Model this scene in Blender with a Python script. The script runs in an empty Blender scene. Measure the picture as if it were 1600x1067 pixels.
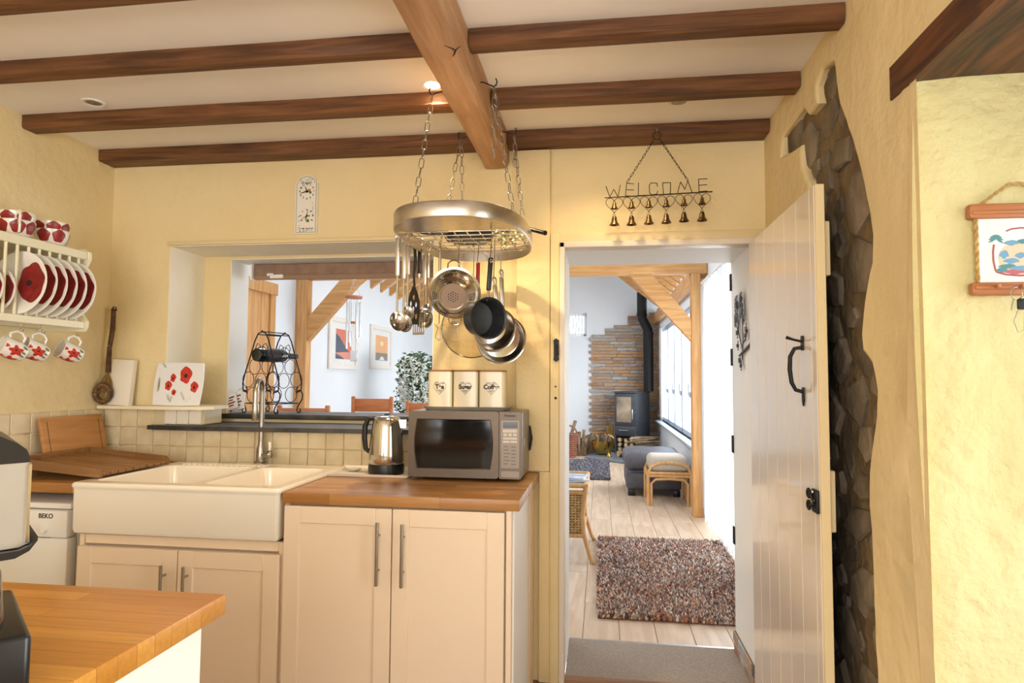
import bpy, bmesh, math, random
from mathutils import Vector, Matrix, Euler, noise
random.seed(7)
SC = bpy.context.scene
COL = SC.collection
PI = math.pi

# ---------------------------------------------------------------- camera
CAMPOS = Vector((0, 0, 1.37))
FPX = 1003.0
YAW, PITCH, ROLL = math.radians(7.88), math.radians(3.32), math.radians(0.37)
_d = Vector((-math.sin(YAW)*math.cos(PITCH), math.cos(YAW)*math.cos(PITCH), math.sin(PITCH)))
_r = Vector((math.cos(YAW), math.sin(YAW), 0))
_u = _r.cross(_d)
CR = _r*math.cos(ROLL) + _u*math.sin(ROLL)
CU = -_r*math.sin(ROLL) + _u*math.cos(ROLL)
CD = _d
cam = bpy.data.cameras.new('camera')
cam.sensor_width = 36.0
cam.lens = FPX/1600*36.0
cam.clip_start = 0.02
camo = bpy.data.objects.new('camera', cam)
COL.objects.link(camo)
camo.matrix_world = Matrix(((CR.x, CU.x, -CD.x, 0), (CR.y, CU.y, -CD.y, 0), (CR.z, CU.z, -CD.z, CAMPOS.z), (0, 0, 0, 1)))
SC.camera = camo

def ray(px, py): return CD + CR*((px-800)/FPX) - CU*((py-533.5)/FPX)
def PY(px, py, Y): v = ray(px, py); return CAMPOS + v*((Y-CAMPOS.y)/v.y)
def PX(px, py, X): v = ray(px, py); return CAMPOS + v*((X-CAMPOS.x)/v.x)
def PZ(px, py, Z): v = ray(px, py); return CAMPOS + v*((Z-CAMPOS.z)/v.z)

# ---------------------------------------------------------------- world, lights, exposure
w = bpy.data.worlds.new('sky'); SC.world = w; w.use_nodes = True
bg = w.node_tree.nodes['Background']
bg.inputs[0].default_value = (0.83, 0.91, 1.0, 1); bg.inputs[1].default_value = 3.0
SC.view_settings.view_transform = 'Standard'
SC.view_settings.look = 'None'
SC.view_settings.gamma = 1
SC.view_settings.use_curve_mapping = False
SC.view_settings.exposure = 0.06

def area(name, loc, direction, sx, sy, power, col, spread=180):
    l = bpy.data.lights.new(name, 'AREA'); l.shape = 'RECTANGLE'; l.size = sx; l.size_y = sy
    l.energy = power; l.color = col; l.spread = math.radians(spread)
    o = bpy.data.objects.new(name, l); COL.objects.link(o)
    o.location = loc; o.rotation_euler = Vector(direction).to_track_quat('-Z', 'Y').to_euler()
    return o
# daylight at the window openings; rear and ceiling lights are added fill
area('daylight_recess', (1.31, 0.80, 1.20), (-1, 0.0, 0), 1.0, 1.7, 15, (0.96, 1.0, 0.93), 100)
area('added_fill_rear', (-0.6, -2.12, 1.55), (0, 1, 0.05), 2.6, 1.5, 63, (1.0, 0.895, 0.77))  # added warm fill from behind, standing in for indoor lamplight
area('daylight_living_window', (2.4, 9.6, 1.9), (-1, 0, -0.15), 6.0, 2.6, 330, (0.93, 0.97, 1.0))
area('daylight_patio_door', (2.4, 5.6, 1.7), (-1, 0, -0.15), 2.6, 2.6, 190, (0.95, 0.98, 1.0))
for _y in (5.2, 7.4, 9.6): area('added_fill_ceiling', (-2.1, _y, 3.76), (0.605, 0, -0.796), 0.9, 1.1, 46, (0.90, 0.95, 1.0))  # unseen fill lights added under the closed left slope

# ---------------------------------------------------------------- mesh helpers
def sm(path, **k): return path
class MB:
    """collects shapes into one mesh; M transforms local shapes to the world"""
    def __init__(s, M=None):
        s.v = []; s.f = []; s.M = M or Matrix.Identity(4)
    def add(s, vs, fs, M=None):
        T = s.M @ M if M is not None else s.M
        b = len(s.v)
        s.v += [T @ Vector(p) for p in vs]
        s.f += [tuple(b+i for i in q) for q in fs]
        return s
    def box(s, x0, x1, y0, y1, z0, z1, M=None):
        return s.add([(x0,y0,z0),(x1,y0,z0),(x1,y1,z0),(x0,y1,z0),(x0,y0,z1),(x1,y0,z1),(x1,y1,z1),(x0,y1,z1)],
              [(0,3,2,1),(4,5,6,7),(0,1,5,4),(1,2,6,5),(2,3,7,6),(3,0,4,7)], M)
    def rbox(s, x0, x1, y0, y1, z0, z1, r=.005, seg=2, M=None, edges=None):
        bm = bmesh.new()
        bmesh.ops.create_cube(bm, size=1, matrix=Matrix.Translation(((x0+x1)/2,(y0+y1)/2,(z0+z1)/2)) @ Matrix.Diagonal((x1-x0,y1-y0,z1-z0,1)))
        es = list(bm.edges)
        if edges:
            es = [e for e in es if abs((e.verts[0].co-e.verts[1].co).normalized()['xyz'.index(edges)]) > .9]
        bmesh.ops.bevel(bm, geom=es, offset=r, segments=seg, affect='EDGES', profile=.5)
        bm.verts.index_update()
        s.add([v.co[:] for v in bm.verts], [[v.index for v in f.verts] for f in bm.faces], M); bm.free()
        return s
    def lathe(s, prof, n=24, M=None, a0=0, a1=2*PI):
        full = abs(a1-a0-2*PI) < 1e-6
        m = n if full else n+1
        vs = []; idx = []
        for (r, z) in prof:
            if r < 1e-6: idx.append([len(vs)]*m); vs.append((0,0,z))
            else:
                row = []
                for k in range(m):
                    a = a0+(a1-a0)*k/n; row.append(len(vs)); vs.append((r*math.cos(a), r*math.sin(a), z))
                idx.append(row)
        fs = []
        for i in range(len(prof)-1):
            A, B = idx[i], idx[i+1]
            for k in range(n):
                k2 = (k+1) % m
                q = []
                for t in (A[k], A[k2], B[k2], B[k]):
                    if t not in q: q.append(t)
                if len(q) >= 3: fs.append(q)
        return s.add(vs, fs, M)
    def tube(s, pts, r, n=8, closed=False, M=None, cap=True):
        pts = [Vector(p) for p in pts]; N = len(pts)
        rr = r if isinstance(r, (list, tuple)) else [r]*N
        tan = []
        for i in range(N):
            if closed: t = pts[(i+1) % N]-pts[i-1]
            else: t = pts[min(i+1,N-1)]-pts[max(i-1,0)]
            tan.append(t.normalized() if t.length > 1e-9 else Vector((0,0,1)))
        up = tan[0].orthogonal().normalized()
        vs = []
        for i in range(N):
            up = (up - tan[i]*up.dot(tan[i]))
            if up.length < 1e-6: up = tan[i].orthogonal()
            up.normalize(); sd = tan[i].cross(up)
            for k in range(n):
                a = 2*PI*k/n
                vs.append(pts[i]+(up*math.cos(a)+sd*math.sin(a))*rr[i])
        fs = []
        for i in range(N if closed else N-1):
            j = (i+1) % N
            for k in range(n):
                k2 = (k+1) % n
                fs.append((i*n+k, i*n+k2, j*n+k2, j*n+k))
        if cap and not closed:
            fs.append(tuple(range(n))[::-1]); fs.append(tuple((N-1)*n+k for k in range(n)))
        return s.add(vs, fs, M)
    def prism(s, poly, h0, h1, axis='z', M=None):
        """extrude a 2D polygon; axis z: (x,y), y: (x,z), x: (y,z)"""
        def P(a, b, h):
            return (a,b,h) if axis == 'z' else ((a,h,b) if axis == 'y' else (h,a,b))
        n = len(poly)
        vs = [P(a,b,h0) for a,b in poly]+[P(a,b,h1) for a,b in poly]
        fs = [tuple(range(n))[::-1], tuple(range(n,2*n))]+[(i,(i+1)%n,n+(i+1)%n,n+i) for i in range(n)]
        return s.add(vs, fs, M)
    def grid(s, fn, nu, nv, M=None, cu=False, cv=False):
        vs = [fn(i/(nu if cu else nu-1) , j/(nv if cv else nv-1)) for i in range(nu) for j in range(nv)]
        fs = []
        for i in range(nu if cu else nu-1):
            for j in range(nv if cv else nv-1):
                a, b = (i+1) % nu, (j+1) % nv
                fs.append((i*nv+j, a*nv+j, a*nv+b, i*nv+b))
        return s.add(vs, fs, M)
    def build(s, name, m, parent=None, smooth=40, origin=None):
        me = bpy.data.meshes.new(name)
        o0 = origin if origin is not None else (wloc(parent) if parent else Vector((0,0,0)))
        o0 = Vector(o0)
        me.from_pydata([(p-o0)[:] for p in s.v], [], s.f)
        bm = bmesh.new(); bm.from_mesh(me); bmesh.ops.recalc_face_normals(bm, faces=bm.faces); bm.to_mesh(me); bm.free()
        if smooth:
            me.polygons.foreach_set('use_smooth', [True]*len(me.polygons))
            me.set_sharp_from_angle(angle=math.radians(smooth))
        me.materials.append(m)
        o = bpy.data.objects.new(name, me); COL.objects.link(o)
        if parent:
            o.parent = parent
            o.location = o0 - wloc(parent)
        else: o.location = o0
        return o
def wloc(o):
    l = o.location.copy()
    while o.parent: o = o.parent; l += o.location
    return l
def thing(name, label, cat, loc, group=None):
    o = bpy.data.objects.new(name, None); COL.objects.link(o); o.empty_display_size = .05
    o.location = Vector(loc); return tag(o, label, cat, group)
def tag(o, label, cat, group=None):
    o['label'] = label; o['category'] = cat
    if group: o['group'] = group
    return o
def struct(o): o['kind'] = 'structure'; return o
def copy_tree(o, delta=(0,0,0), parent=None):
    c = o.copy(); COL.objects.link(c)
    if parent: c.parent = parent
    c.location = o.location+Vector(delta)
    for ch in list(o.children): copy_tree(ch, (0,0,0), c)
    return c
def T(x, y, z): return Matrix.Translation((x,y,z))
def R(a, ax): return Matrix.Rotation(math.radians(a), 4, ax)
def S(x, y, z): return Matrix.Diagonal((x,y,z,1))
def frame(o, x, z):
    """matrix with local x, z axes along given world vectors"""
    z = Vector(z).normalized(); x = Vector(x); x = (x-z*x.dot(z)).normalized(); y = z.cross(x)
    return Matrix(((x.x,y.x,z.x,o[0]),(x.y,y.y,z.y,o[1]),(x.z,y.z,z.z,o[2]),(0,0,0,1)))
def arc(c, r, a0, a1, n, plane='xz'):
    out = []
    for i in range(n+1):
        a = math.radians(a0+(a1-a0)*i/n); p, q = r*math.cos(a), r*math.sin(a)
        out.append({'xz': (c[0]+p, c[1], c[2]+q), 'xy': (c[0]+p, c[1]+q, c[2]), 'yz': (c[0], c[1]+p, c[2]+q)}[plane])
    return out
def text(name, s, size, Mx, m, parent, ext=.0006, align='CENTER', bold=0):
    cu = bpy.data.curves.new(name, 'FONT'); cu.body = s; cu.size = size; cu.align_x = align; cu.align_y = 'CENTER'
    cu.extrude = ext; cu.offset = bold
    t = bpy.data.objects.new(name, cu); COL.objects.link(t)
    dg = bpy.context.evaluated_depsgraph_get()
    me = bpy.data.meshes.new_from_object(t.evaluated_get(dg))
    bpy.data.objects.remove(t); bpy.data.curves.remove(cu)
    o0 = wloc(parent)
    me.transform(Matrix.Translation(-o0) @ Mx)
    me.materials.clear(); me.materials.append(m)
    o = bpy.data.objects.new(name, me); COL.objects.link(o); o.parent = parent
    return o

# ---------------------------------------------------------------- materials
def lin(c):
    if isinstance(c, str): c = [int(c[i:i+2],16) for i in (0,2,4)]
    out = []
    for x in c[:3]:
        x /= 255; out.append(x/12.92 if x <= .04045 else ((x+.055)/1.055)**2.4)
    return (*out, 1)
def base(name, rough=.5, metal=0, spec=.5, coat=0):
    m = bpy.data.materials.new(name); m.use_nodes = True
    b = m.node_tree.nodes['Principled BSDF']
    b.inputs['Roughness'].default_value = rough; b.inputs['Metallic'].default_value = metal
    b.inputs['Specular IOR Level'].default_value = spec; b.inputs['Coat Weight'].default_value = coat
    return m, m.node_tree.nodes, m.node_tree.links, b
def coords(N, L, stretch=(1,1,1), rot=(0,0,0)):
    tc = N.new('ShaderNodeTexCoord'); mp = N.new('ShaderNodeMapping')
    mp.inputs['Scale'].default_value = stretch; mp.inputs['Rotation'].default_value = rot
    L.new(tc.outputs['Object'], mp.inputs[0]); return mp.outputs[0]
def mat(name, c1, c2=None, rough=.5, metal=0, spec=.5, scale=6, stretch=(1,1,1), lo=.35, hi=.65, detail=4, bump=0, bscale=None, rnd=0, coat=0, dist=0, bdist=.02, bstretch=None):
    m, N, L, b = base(name, rough, metal, spec, coat)
    vec = coords(N, L, stretch)
    out = None
    if c2 is not None:
        nz = N.new('ShaderNodeTexNoise'); nz.inputs['Scale'].default_value = scale; nz.inputs['Detail'].default_value = detail
        nz.inputs['Distortion'].default_value = dist
        L.new(vec, nz.inputs['Vector'])
        if rnd:
            oi = N.new('ShaderNodeObjectInfo'); ad = N.new('ShaderNodeVectorMath'); ad.operation = 'ADD'
            sc = N.new('ShaderNodeVectorMath'); sc.operation = 'SCALE'; sc.inputs['Scale'].default_value = 37
            cb = N.new('ShaderNodeCombineXYZ')
            for k in range(3): L.new(oi.outputs['Random'], cb.inputs[k])
            L.new(cb.outputs[0], sc.inputs[0]); L.new(vec, ad.inputs[0]); L.new(sc.outputs[0], ad.inputs[1]); L.new(ad.outputs[0], nz.inputs['Vector'])
        rp = N.new('ShaderNodeValToRGB'); e = rp.color_ramp.elements
        e[0].position = lo; e[0].color = lin(c1); e[1].position = hi; e[1].color = lin(c2)
        L.new(nz.outputs['Fac'], rp.inputs[0]); out = rp.outputs[0]
    if rnd:
        oi = N.new('ShaderNodeObjectInfo'); mr = N.new('ShaderNodeMapRange')
        mr.inputs['To Min'].default_value = 1-rnd; mr.inputs['To Max'].default_value = 1+rnd
        L.new(oi.outputs['Random'], mr.inputs[0])
        hs = N.new('ShaderNodeHueSaturation'); L.new(mr.outputs[0], hs.inputs['Value'])
        if out: L.new(out, hs.inputs['Color'])
        else: hs.inputs['Color'].default_value = lin(c1)
        out = hs.outputs[0]
    if out: L.new(out, b.inputs['Base Color'])
    else: b.inputs['Base Color'].default_value = lin(c1)
    if bump:
        nb = N.new('ShaderNodeTexNoise'); nb.inputs['Scale'].default_value = bscale or scale; nb.inputs['Detail'].default_value = 6
        L.new(coords(N, L, bstretch) if bstretch else vec, nb.inputs['Vector'])
        bp = N.new('ShaderNodeBump'); bp.inputs['Strength'].default_value = bump; bp.inputs['Distance'].default_value = bdist
        L.new(nb.outputs['Fac'], bp.inputs['Height']); L.new(bp.outputs[0], b.inputs['Normal'])
    return m
def glassmat(name, col=(1,1,1), rough=0.0, thin=.12):
    """thin pane: mostly see-through with a faint mirror"""
    m = bpy.data.materials.new(name); m.use_nodes = True; N = m.node_tree.nodes; L = m.node_tree.links
    N.remove(N['Principled BSDF'])
    tr = N.new('ShaderNodeBsdfTransparent'); tr.inputs[0].default_value = (*col, 1)
    gl = N.new('ShaderNodeBsdfGlossy'); gl.inputs['Roughness'].default_value = rough
    mx = N.new('ShaderNodeMixShader'); mx.inputs[0].default_value = thin
    L.new(tr.outputs[0], mx.inputs[1]); L.new(gl.outputs[0], mx.inputs[2]); L.new(mx.outputs[0], N['Material Output'].inputs[0])
    return m
def emit(name, col, s):
    m, N, L, b = base(name); b.inputs['Emission Color'].default_value = lin(col); b.inputs['Emission Strength'].default_value = s
    b.inputs['Base Color'].default_value = lin(col); return m
def blockmat(name, cols, bw=.35, bh=.04, rough=.35, rot=0):
    """oiled butcher block: glued staves"""
    m, N, L, b = base(name, rough, spec=.5)
    vec = coords(N, L, (1,1,1), (0,0,rot))
    br = N.new('ShaderNodeTexBrick'); br.inputs['Scale'].default_value = 1
    br.inputs['Brick Width'].default_value = bw; br.inputs['Row Height'].default_value = bh
    br.inputs['Mortar Size'].default_value = .0006; br.inputs['Mortar'].default_value = lin(cols[2])
    br.inputs['Color1'].default_value = lin(cols[0]); br.inputs['Color2'].default_value = lin(cols[1]); br.offset = .37
    L.new(vec, br.inputs['Vector'])
    nz = N.new('ShaderNodeTexNoise'); nz.inputs['Scale'].default_value = 9; nz.inputs['Detail'].default_value = 5
    mp = N.new('ShaderNodeMapping'); mp.inputs['Scale'].default_value = (1, 12, 12); L.new(vec, mp.inputs[0]); L.new(mp.outputs[0], nz.inputs['Vector'])
    mx = N.new('ShaderNodeMix'); mx.data_type = 'RGBA'; mx.blend_type = 'MULTIPLY'; mx.inputs['Factor'].default_value = .35
    L.new(br.outputs['Color'], mx.inputs['A']); L.new(nz.outputs['Color'], mx.inputs['B'])
    rp = N.new('ShaderNodeValToRGB'); rp.color_ramp.elements[0].color = (.45,.45,.45,1); rp.color_ramp.elements[1].color = (1.25,1.25,1.25,1)
    L.new(nz.outputs['Fac'], rp.inputs[0]); L.new(rp.outputs[0], mx.inputs['B']); mx.inputs['Factor'].default_value = .6
    L.new(mx.outputs['Result'], b.inputs['Base Color'])
    return m
def door_shade(m, y0, z0):
    """darken the colour behind the open door, where its shade falls"""
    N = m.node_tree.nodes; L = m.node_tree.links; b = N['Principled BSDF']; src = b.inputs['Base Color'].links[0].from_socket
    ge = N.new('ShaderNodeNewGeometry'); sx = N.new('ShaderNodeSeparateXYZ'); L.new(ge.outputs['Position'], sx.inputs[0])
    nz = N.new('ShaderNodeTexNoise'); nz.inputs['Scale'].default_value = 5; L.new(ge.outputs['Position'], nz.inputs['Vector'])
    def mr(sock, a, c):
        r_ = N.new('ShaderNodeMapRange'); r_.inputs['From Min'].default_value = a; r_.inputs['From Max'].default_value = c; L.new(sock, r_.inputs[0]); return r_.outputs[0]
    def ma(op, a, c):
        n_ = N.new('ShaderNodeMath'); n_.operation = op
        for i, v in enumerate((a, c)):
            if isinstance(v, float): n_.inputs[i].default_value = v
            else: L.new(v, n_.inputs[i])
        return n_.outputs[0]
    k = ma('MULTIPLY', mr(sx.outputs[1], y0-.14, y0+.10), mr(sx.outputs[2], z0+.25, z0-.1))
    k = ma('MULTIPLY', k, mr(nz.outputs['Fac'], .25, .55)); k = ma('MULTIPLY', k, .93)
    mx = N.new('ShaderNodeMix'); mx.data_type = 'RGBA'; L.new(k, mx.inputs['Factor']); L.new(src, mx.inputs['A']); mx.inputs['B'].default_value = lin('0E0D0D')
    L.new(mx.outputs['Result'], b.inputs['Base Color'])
WALLC = ('D8B878', 'DCBE82')
plaster = mat('plaster_yellow', 'E8D3A0', 'EDDAAB', rough=.75, scale=2, spec=.3, bump=.55, bscale=15, bdist=.015)
plaster_rough = mat('plaster_rough', 'D9CE96', 'E0D6A2', rough=.8, scale=2, spec=.25, bump=.85, bscale=20, bdist=.02)
plaster_cream = mat('plaster_cream', 'F2E8CE', 'F6EEDA', rough=.7, scale=3, bump=.15, bscale=20)
white_paint = mat('white_paint', 'F4F2EC', rough=.55)
ceil_m = mat('ceiling_paint', 'F5F0EA', 'F8F4EE', rough=.8, scale=3)
frame_paint = mat('frame_paint', 'E6DCCB', rough=.4)
strip_paint = mat('painted_board', 'E6D2A4', rough=.5)
liv_wall = mat('living_wall', 'E3E9EE', 'E7ECF0', rough=.85, scale=2)
joist_m = mat('joist_wood', '4E2E16', '7A4E2A', rough=.55, scale=3, stretch=(1,14,14), dist=.6, rnd=.12, bump=.15, bscale=6)
beam_m = mat('beam_wood', 'A87C54', 'C09670', rough=.6, scale=3, stretch=(10,1,10), dist=.5, bump=.25, bscale=8)
lintel_m = mat('lintel_wood', '2E1A10', '6E3F22', rough=.5, scale=3, stretch=(7,1,7), dist=1.2, bump=.3, bscale=5)
oak_x = mat('oak_x', 'C98F52', 'DDAA6C', rough=.5, scale=3, stretch=(1,12,12), dist=.4, rnd=.05)
oak_y = mat('oak_y', 'C98F52', 'DDAA6C', rough=.5, scale=3, stretch=(12,1,12), dist=.4, rnd=.05)
oak_z = mat('oak_z', 'C98F52', 'DDAA6C', rough=.5, scale=3, stretch=(12,12,1), dist=.4, rnd=.05)
tile_m = mat('tile_glaze', 'D9C7A0', 'E6D6B4', rough=.3, scale=14, rnd=.05, bump=.15, bscale=14)
grout_m = mat('grout', 'D8C7A2', rough=.9)
slate_m = mat('slate', '2C2C2C', '4A4642', rough=.45, scale=12, bump=.4, bscale=14)
steel = mat('steel', 'C9C6C0', rough=.16, metal=1)
steel_b = mat('steel_brushed', 'BDB6AC', 'C8C2B8', rough=.32, metal=1, scale=40, stretch=(1,1,12))
nickel = mat('nickel', 'A8A39A', rough=.28, metal=1)
black_p = mat('black_plastic', '141414', rough=.35)
iron = mat('black_iron', '17171A', rough=.5, metal=.3)
cream_cab = mat('cream_cabinet', 'EFD9BE', rough=.42)
ceramic = mat('white_ceramic', 'F1E9DA', rough=.12, coat=.3)
china = mat('white_china', 'F3EFE6', rough=.12, coat=.3)
rack_paint = mat('rack_paint', 'EFE8C8', rough=.45)
dark = mat('dark_gap', '0D0C0B', rough=.9)

# ================================================================ STRUCTURE
WY = 3.0; WB = 3.46; XL = -2.53; XR = 0.74; ZC = 2.52
LX = -3.35; LR = 1.08; LY = 12.6
# floor of the kitchen
kf = struct(MB().box(XL-.3, 1.3, -2.0, WY+.02, -.1, 0).build('floor', mat('kitchen_floor', '6E4A2C', '8A5F3A', rough=.5, scale=2, stretch=(1,8,1))))
# ceiling
ce = struct(MB().box(XL-.3, 1.4, -2.0, WB, ZC, ZC+.1).build('ceiling', ceil_m))
# back wall with serving hatch and doorway
ox0, ox1 = -2.195, -.797           # hatch, kitchen face
oz0, oz1 = 1.10, 2.042
ix0 = PY(358, 500, 3.29).x; iz1 = PY(400, 404, 3.29).z; iz0 = 1.172
dx0, dx1, dz1 = -.172, .682, 1.99
b = MB()
b.box(XL-.3, ox0, WY, WB, 0, ZC)
b.box(ox0, ox1, WY, WB, 0, oz0); b.box(ox0, ox1, WY, WB, oz1, ZC)
b.box(ox1, dx0, WY, WB, 0, ZC); b.box(dx0, dx1, WY, WB, dz1, ZC); b.box(dx1, 1.4, WY, WB, 0, ZC)
b.box(ox0, ix0, 3.29, WB, oz0, oz1); b.box(ix0, ox1, 3.29, WB, iz1, oz1); b.box(ix0, ox1, 3.29, WB, oz0, iz0-.03)
wback = struct(b.build('wall_back', plaster))
# plain white linings of the reveals
lin_b = MB()
lin_b.box(ox0, ox0+.004, WY+.001, 3.29, oz0+.04, oz1); lin_b.box(ox0, ox1, WY+.001, 3.289, oz1-.004, oz1)
struct(lin_b.build('trim_1', plaster_cream))
lin_b = MB()
lin_b.box(ix0, ix0+.004, 3.291, WB+.01, iz0, iz1); lin_b.box(ix0, ox1, 3.291, WB+.01, iz1-.004, iz1)
lin_b.box(ox1-.004, ox1, 3.0, WB+.01, iz0, oz1)
struct(lin_b.build('trim_2', white_paint))
lin_b = MB()
lin_b.box(dx1-.004, dx1, WY+.001, WB+.01, 0, dz1); lin_b.box(dx0, dx0+.004, WY+.001, WB+.01, 0, dz1); lin_b.box(dx0, dx1, WY+.001, WB+.01, dz1-.004, dz1)
struct(lin_b.build('trim_3', white_paint))
# back face towards the living room
lf = MB()
lf.box(LX-.2, ix0-.001, WB, WB+.012, 0, 4.6); lf.box(ix0, ox1, WB, WB+.012, 0, iz0-.03); lf.box(ix0, ox1, WB, WB+.012, iz1, 4.6)
lf.box(ox1, dx0, WB, WB+.012, 0, 4.6); lf.box(dx0, dx1, WB, WB+.012, dz1, 4.6); lf.box(dx1, LR+.2, WB, WB+.012, 0, 4.6)
struct(lf.build('wall_living_near', liv_wall))
# boxed-in post beside the door, door frame and head board
p0 = PY(808, 228, WY-.03).x; p1 = PY(860, 228, WY-.03).x
struct(MB().rbox(p0, p1, WY-.03, WY+.01, .945, 2.455, .006).build('trim_4', plaster))
struct(MB().rbox(p0+.11, p1+.004, WY-.025, WY+.01, 0, .945, .006).build('trim_5', plaster))
struct(MB().rbox(p1+.002, dx0-.018, WY-.035, WY+.01, 0, dz1+.06, .005).build('trim_6', plaster))
fr = MB(); fr.rbox(dx0-.018, dx0+.007, WY-.04, WY+.05, 0, dz1+.018, .004); fr.rbox(dx0-.018, dx1+.01, WY-.04, WY+.05, dz1-.009, dz1+.018, .004); fr.rbox(dx1-.007, dx1+.018, WY-.03, WY+.05, 0, dz1+.018, .004)
struct(fr.build('trim_7', frame_paint))
hb = MB()
z0 = PY(1000, 381, WY-.02).z; z1 = PY(1000, 362, WY-.02).z
hb.rbox(dx0-.05, XR-.001, WY-.018, WY+.01, z0, z1, .004)
struct(hb.build('trim_8', strip_paint))
# thin board over the hatch
struct(MB().rbox(ox0-.01, ox1+.01, WY-.012, WY+.005, oz1, oz1+.02, .003).build('trim_9', strip_paint))
# left wall
struct(MB().box(XL-.3, XL, -2.0, WY+.01, 0, ZC).build('wall_left', plaster))
# rear wall with an opening for the added fill light
rw = MB(); rw.box(XL-.3, -2.0, -2.1, -1.95, 0, ZC); rw.box(.8, 2.0, -2.1, -1.95, 0, ZC); rw.box(-2.0, .8, -2.1, -1.95, 0, .8); rw.box(-2.0, .8, -2.1, -1.95, 2.3, ZC)
struct(rw.build('wall_rear', plaster))
# right wall: rubble stone core, plaster skin with an irregular opening
RY = 1.596
def expand(poly, d):
    n = len(poly); out = []
    area2 = sum(poly[i][0]*poly[(i+1)%n][1]-poly[(i+1)%n][0]*poly[i][1] for i in range(n))
    sg = 1 if area2 > 0 else -1
    for i in range(n):
        a, c, e = poly[i-1], poly[i], poly[(i+1)%n]
        t = Vector((e[0]-a[0], e[1]-a[1])); 
        if t.length < 1e-9: t = Vector((1,0))
        t.normalize(); out.append((c[0]+t.y*d*sg, c[1]-t.x*d*sg))
    return out
edge_r = [(1302,95),(1305,130),(1311,165),(1324,200),(1338,245),(1348,290),(1356,330),(1362,365),(1360,410),(1352,450),(1347,490),(1344,520),(1346,548),(1361,568),(1368,610),(1368,650),(1362,690),(1356,740),(1356,790),(1359,830),(1362,880),(1363,940),(1366,1000),(1369,1067)]
edge_l = [(1284,107),(1275,135),(1276,162),(1262,180),(1254,169),(1246,180),(1234,198),(1221,214),(1219,246),(1234,236),(1250,226),(1252,258),(1262,284),(1266,300)]
poly = [PX(x, y, XR) for x, y in edge_r]; poly = [(p.y, p.z) for p in poly]
poly.append((poly[-1][0]-.004, .02)); 
left = [PX(x, y, XR) for x, y in edge_l]; left = [(p.y, p.z) for p in left]
hid = [(2.62, .02), (2.66, .5), (2.58, .9), (2.64, 1.3), (2.56, 1.7)]
poly = poly + hid + left[::-1]
# resample the outline finely with a little wobble
fine = []
for i in range(len(poly)):
    a, c = Vector(poly[i]), Vector(poly[(i+1) % len(poly)])
    k = max(1, int((c-a).length/.03))
    for j in range(k):
        q = a.lerp(c, j/k); n_ = noise.noise_vector(Vector((q.x*14, q.y*14, 3)))*.006
        fine.append((q.x+n_.x, q.y+n_.y))
outer = [(RY, 0), (WY, 0), (WY, ZC), (RY, ZC)]
rings = [(expand(fine, .014), XR), (expand(fine, .005), XR+.003), (fine, XR+.009), (expand(fine, -.003), XR+.06)]
from mathutils.geometry import delaunay_2d_cdt
rings[0] = ([(min(max(q[0], RY+.01), WY-.01), max(q[1], .004)) for q in rings[0][0]], XR)
ring0 = rings[0][0]
pts = [Vector(q) for q in outer]+[Vector((min(max(q[0], RY+.01), WY-.01), max(q[1], .004))) for q in ring0]
ed = [(i, (i+1) % 4) for i in range(4)]+[(4+i, 4+(i+1) % len(ring0)) for i in range(len(ring0))]
# interior points for soft unevenness
ext = []
from mathutils.geometry import intersect_point_line
def inside(p, pl):
    c = False; n = len(pl)
    for i in range(n):
        a, e = pl[i], pl[(i+1) % n]
        if (a[1] > p[1]) != (e[1] > p[1]) and p[0] < (e[0]-a[0])*(p[1]-a[1])/(e[1]-a[1])+a[0]: c = not c
    return c
for i in range(1, 16):
    for j in range(1, 26):
        q = (RY+(WY-RY)*i/16, ZC*j/26)
        if not inside(q, ring0) and min((Vector(q)-Vector(t)).length for t in ring0) > .04: ext.append(Vector(q))
vo, eo, fo, *_ = delaunay_2d_cdt(pts+ext, ed, [], 0, 1e-5)
wr = MB()
vs = []
for v in vo:
    k = 1 if (RY+.02 < v.x < WY-.02 and .02 < v.y < ZC-.02) else 0
    k *= min(1, max(0, min((v-Vector(t)).length for t in ring0)-.002)/.08)
    vs.append((XR - .012*k*(noise.noise(Vector((v.x*3, v.y*3, 1)))), v.x, v.y))
fs = []
for f in fo:
    c = sum((vo[i] for i in f), Vector((0,0)))/len(f)
    if not inside(c, ring0): fs.append(f)
wr.add(vs, fs)
for (a, xa), (c, xc) in zip(rings[:-1], rings[1:]):
    n = len(a)
    wr.add([(xa, p[0], p[1]) for p in a]+[(xc, p[0], p[1]) for p in c], [(i, (i+1) % n, n+(i+1) % n, n+i) for i in range(n)])
wright = struct(wr.build('wall_right', plaster, smooth=60))
# the thick wall continues into the recess: far jamb with rough plaster, window side, near part
def jamb(u, v):
    x = XR+u*.56; z = v*2.09
    bul = .014*noise.noise(Vector((x*7, z*5, 2)))*min(1, u*12)
    edge = .02*math.exp(-u*14)
    return (x + .012*math.sin(z*3.1)*math.exp(-u*6), RY + bul + edge, z)
rj = MB().grid(jamb, 30, 60)
rj.box(XR+.1, 1.4, RY+.05, WY, 0, ZC)
struct(rj.build('wall_recess', plaster_rough, smooth=60))
rr = MB()
rr.box(XR, 1.4, -2.0, .35, 0, ZC); rr.box(XR+.05, 1.4, .35, RY+.03, 2.16, ZC); rr.box(1.25, 1.32, .35, RY, 0, .25); rr.box(1.25, 1.32, .35, RY, 2.05, 2.2); rr.box(XR, XR+.06, .35, RY+.01, 2.17, ZC)
struct(rr.build('wall_right_near', plaster))
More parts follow.
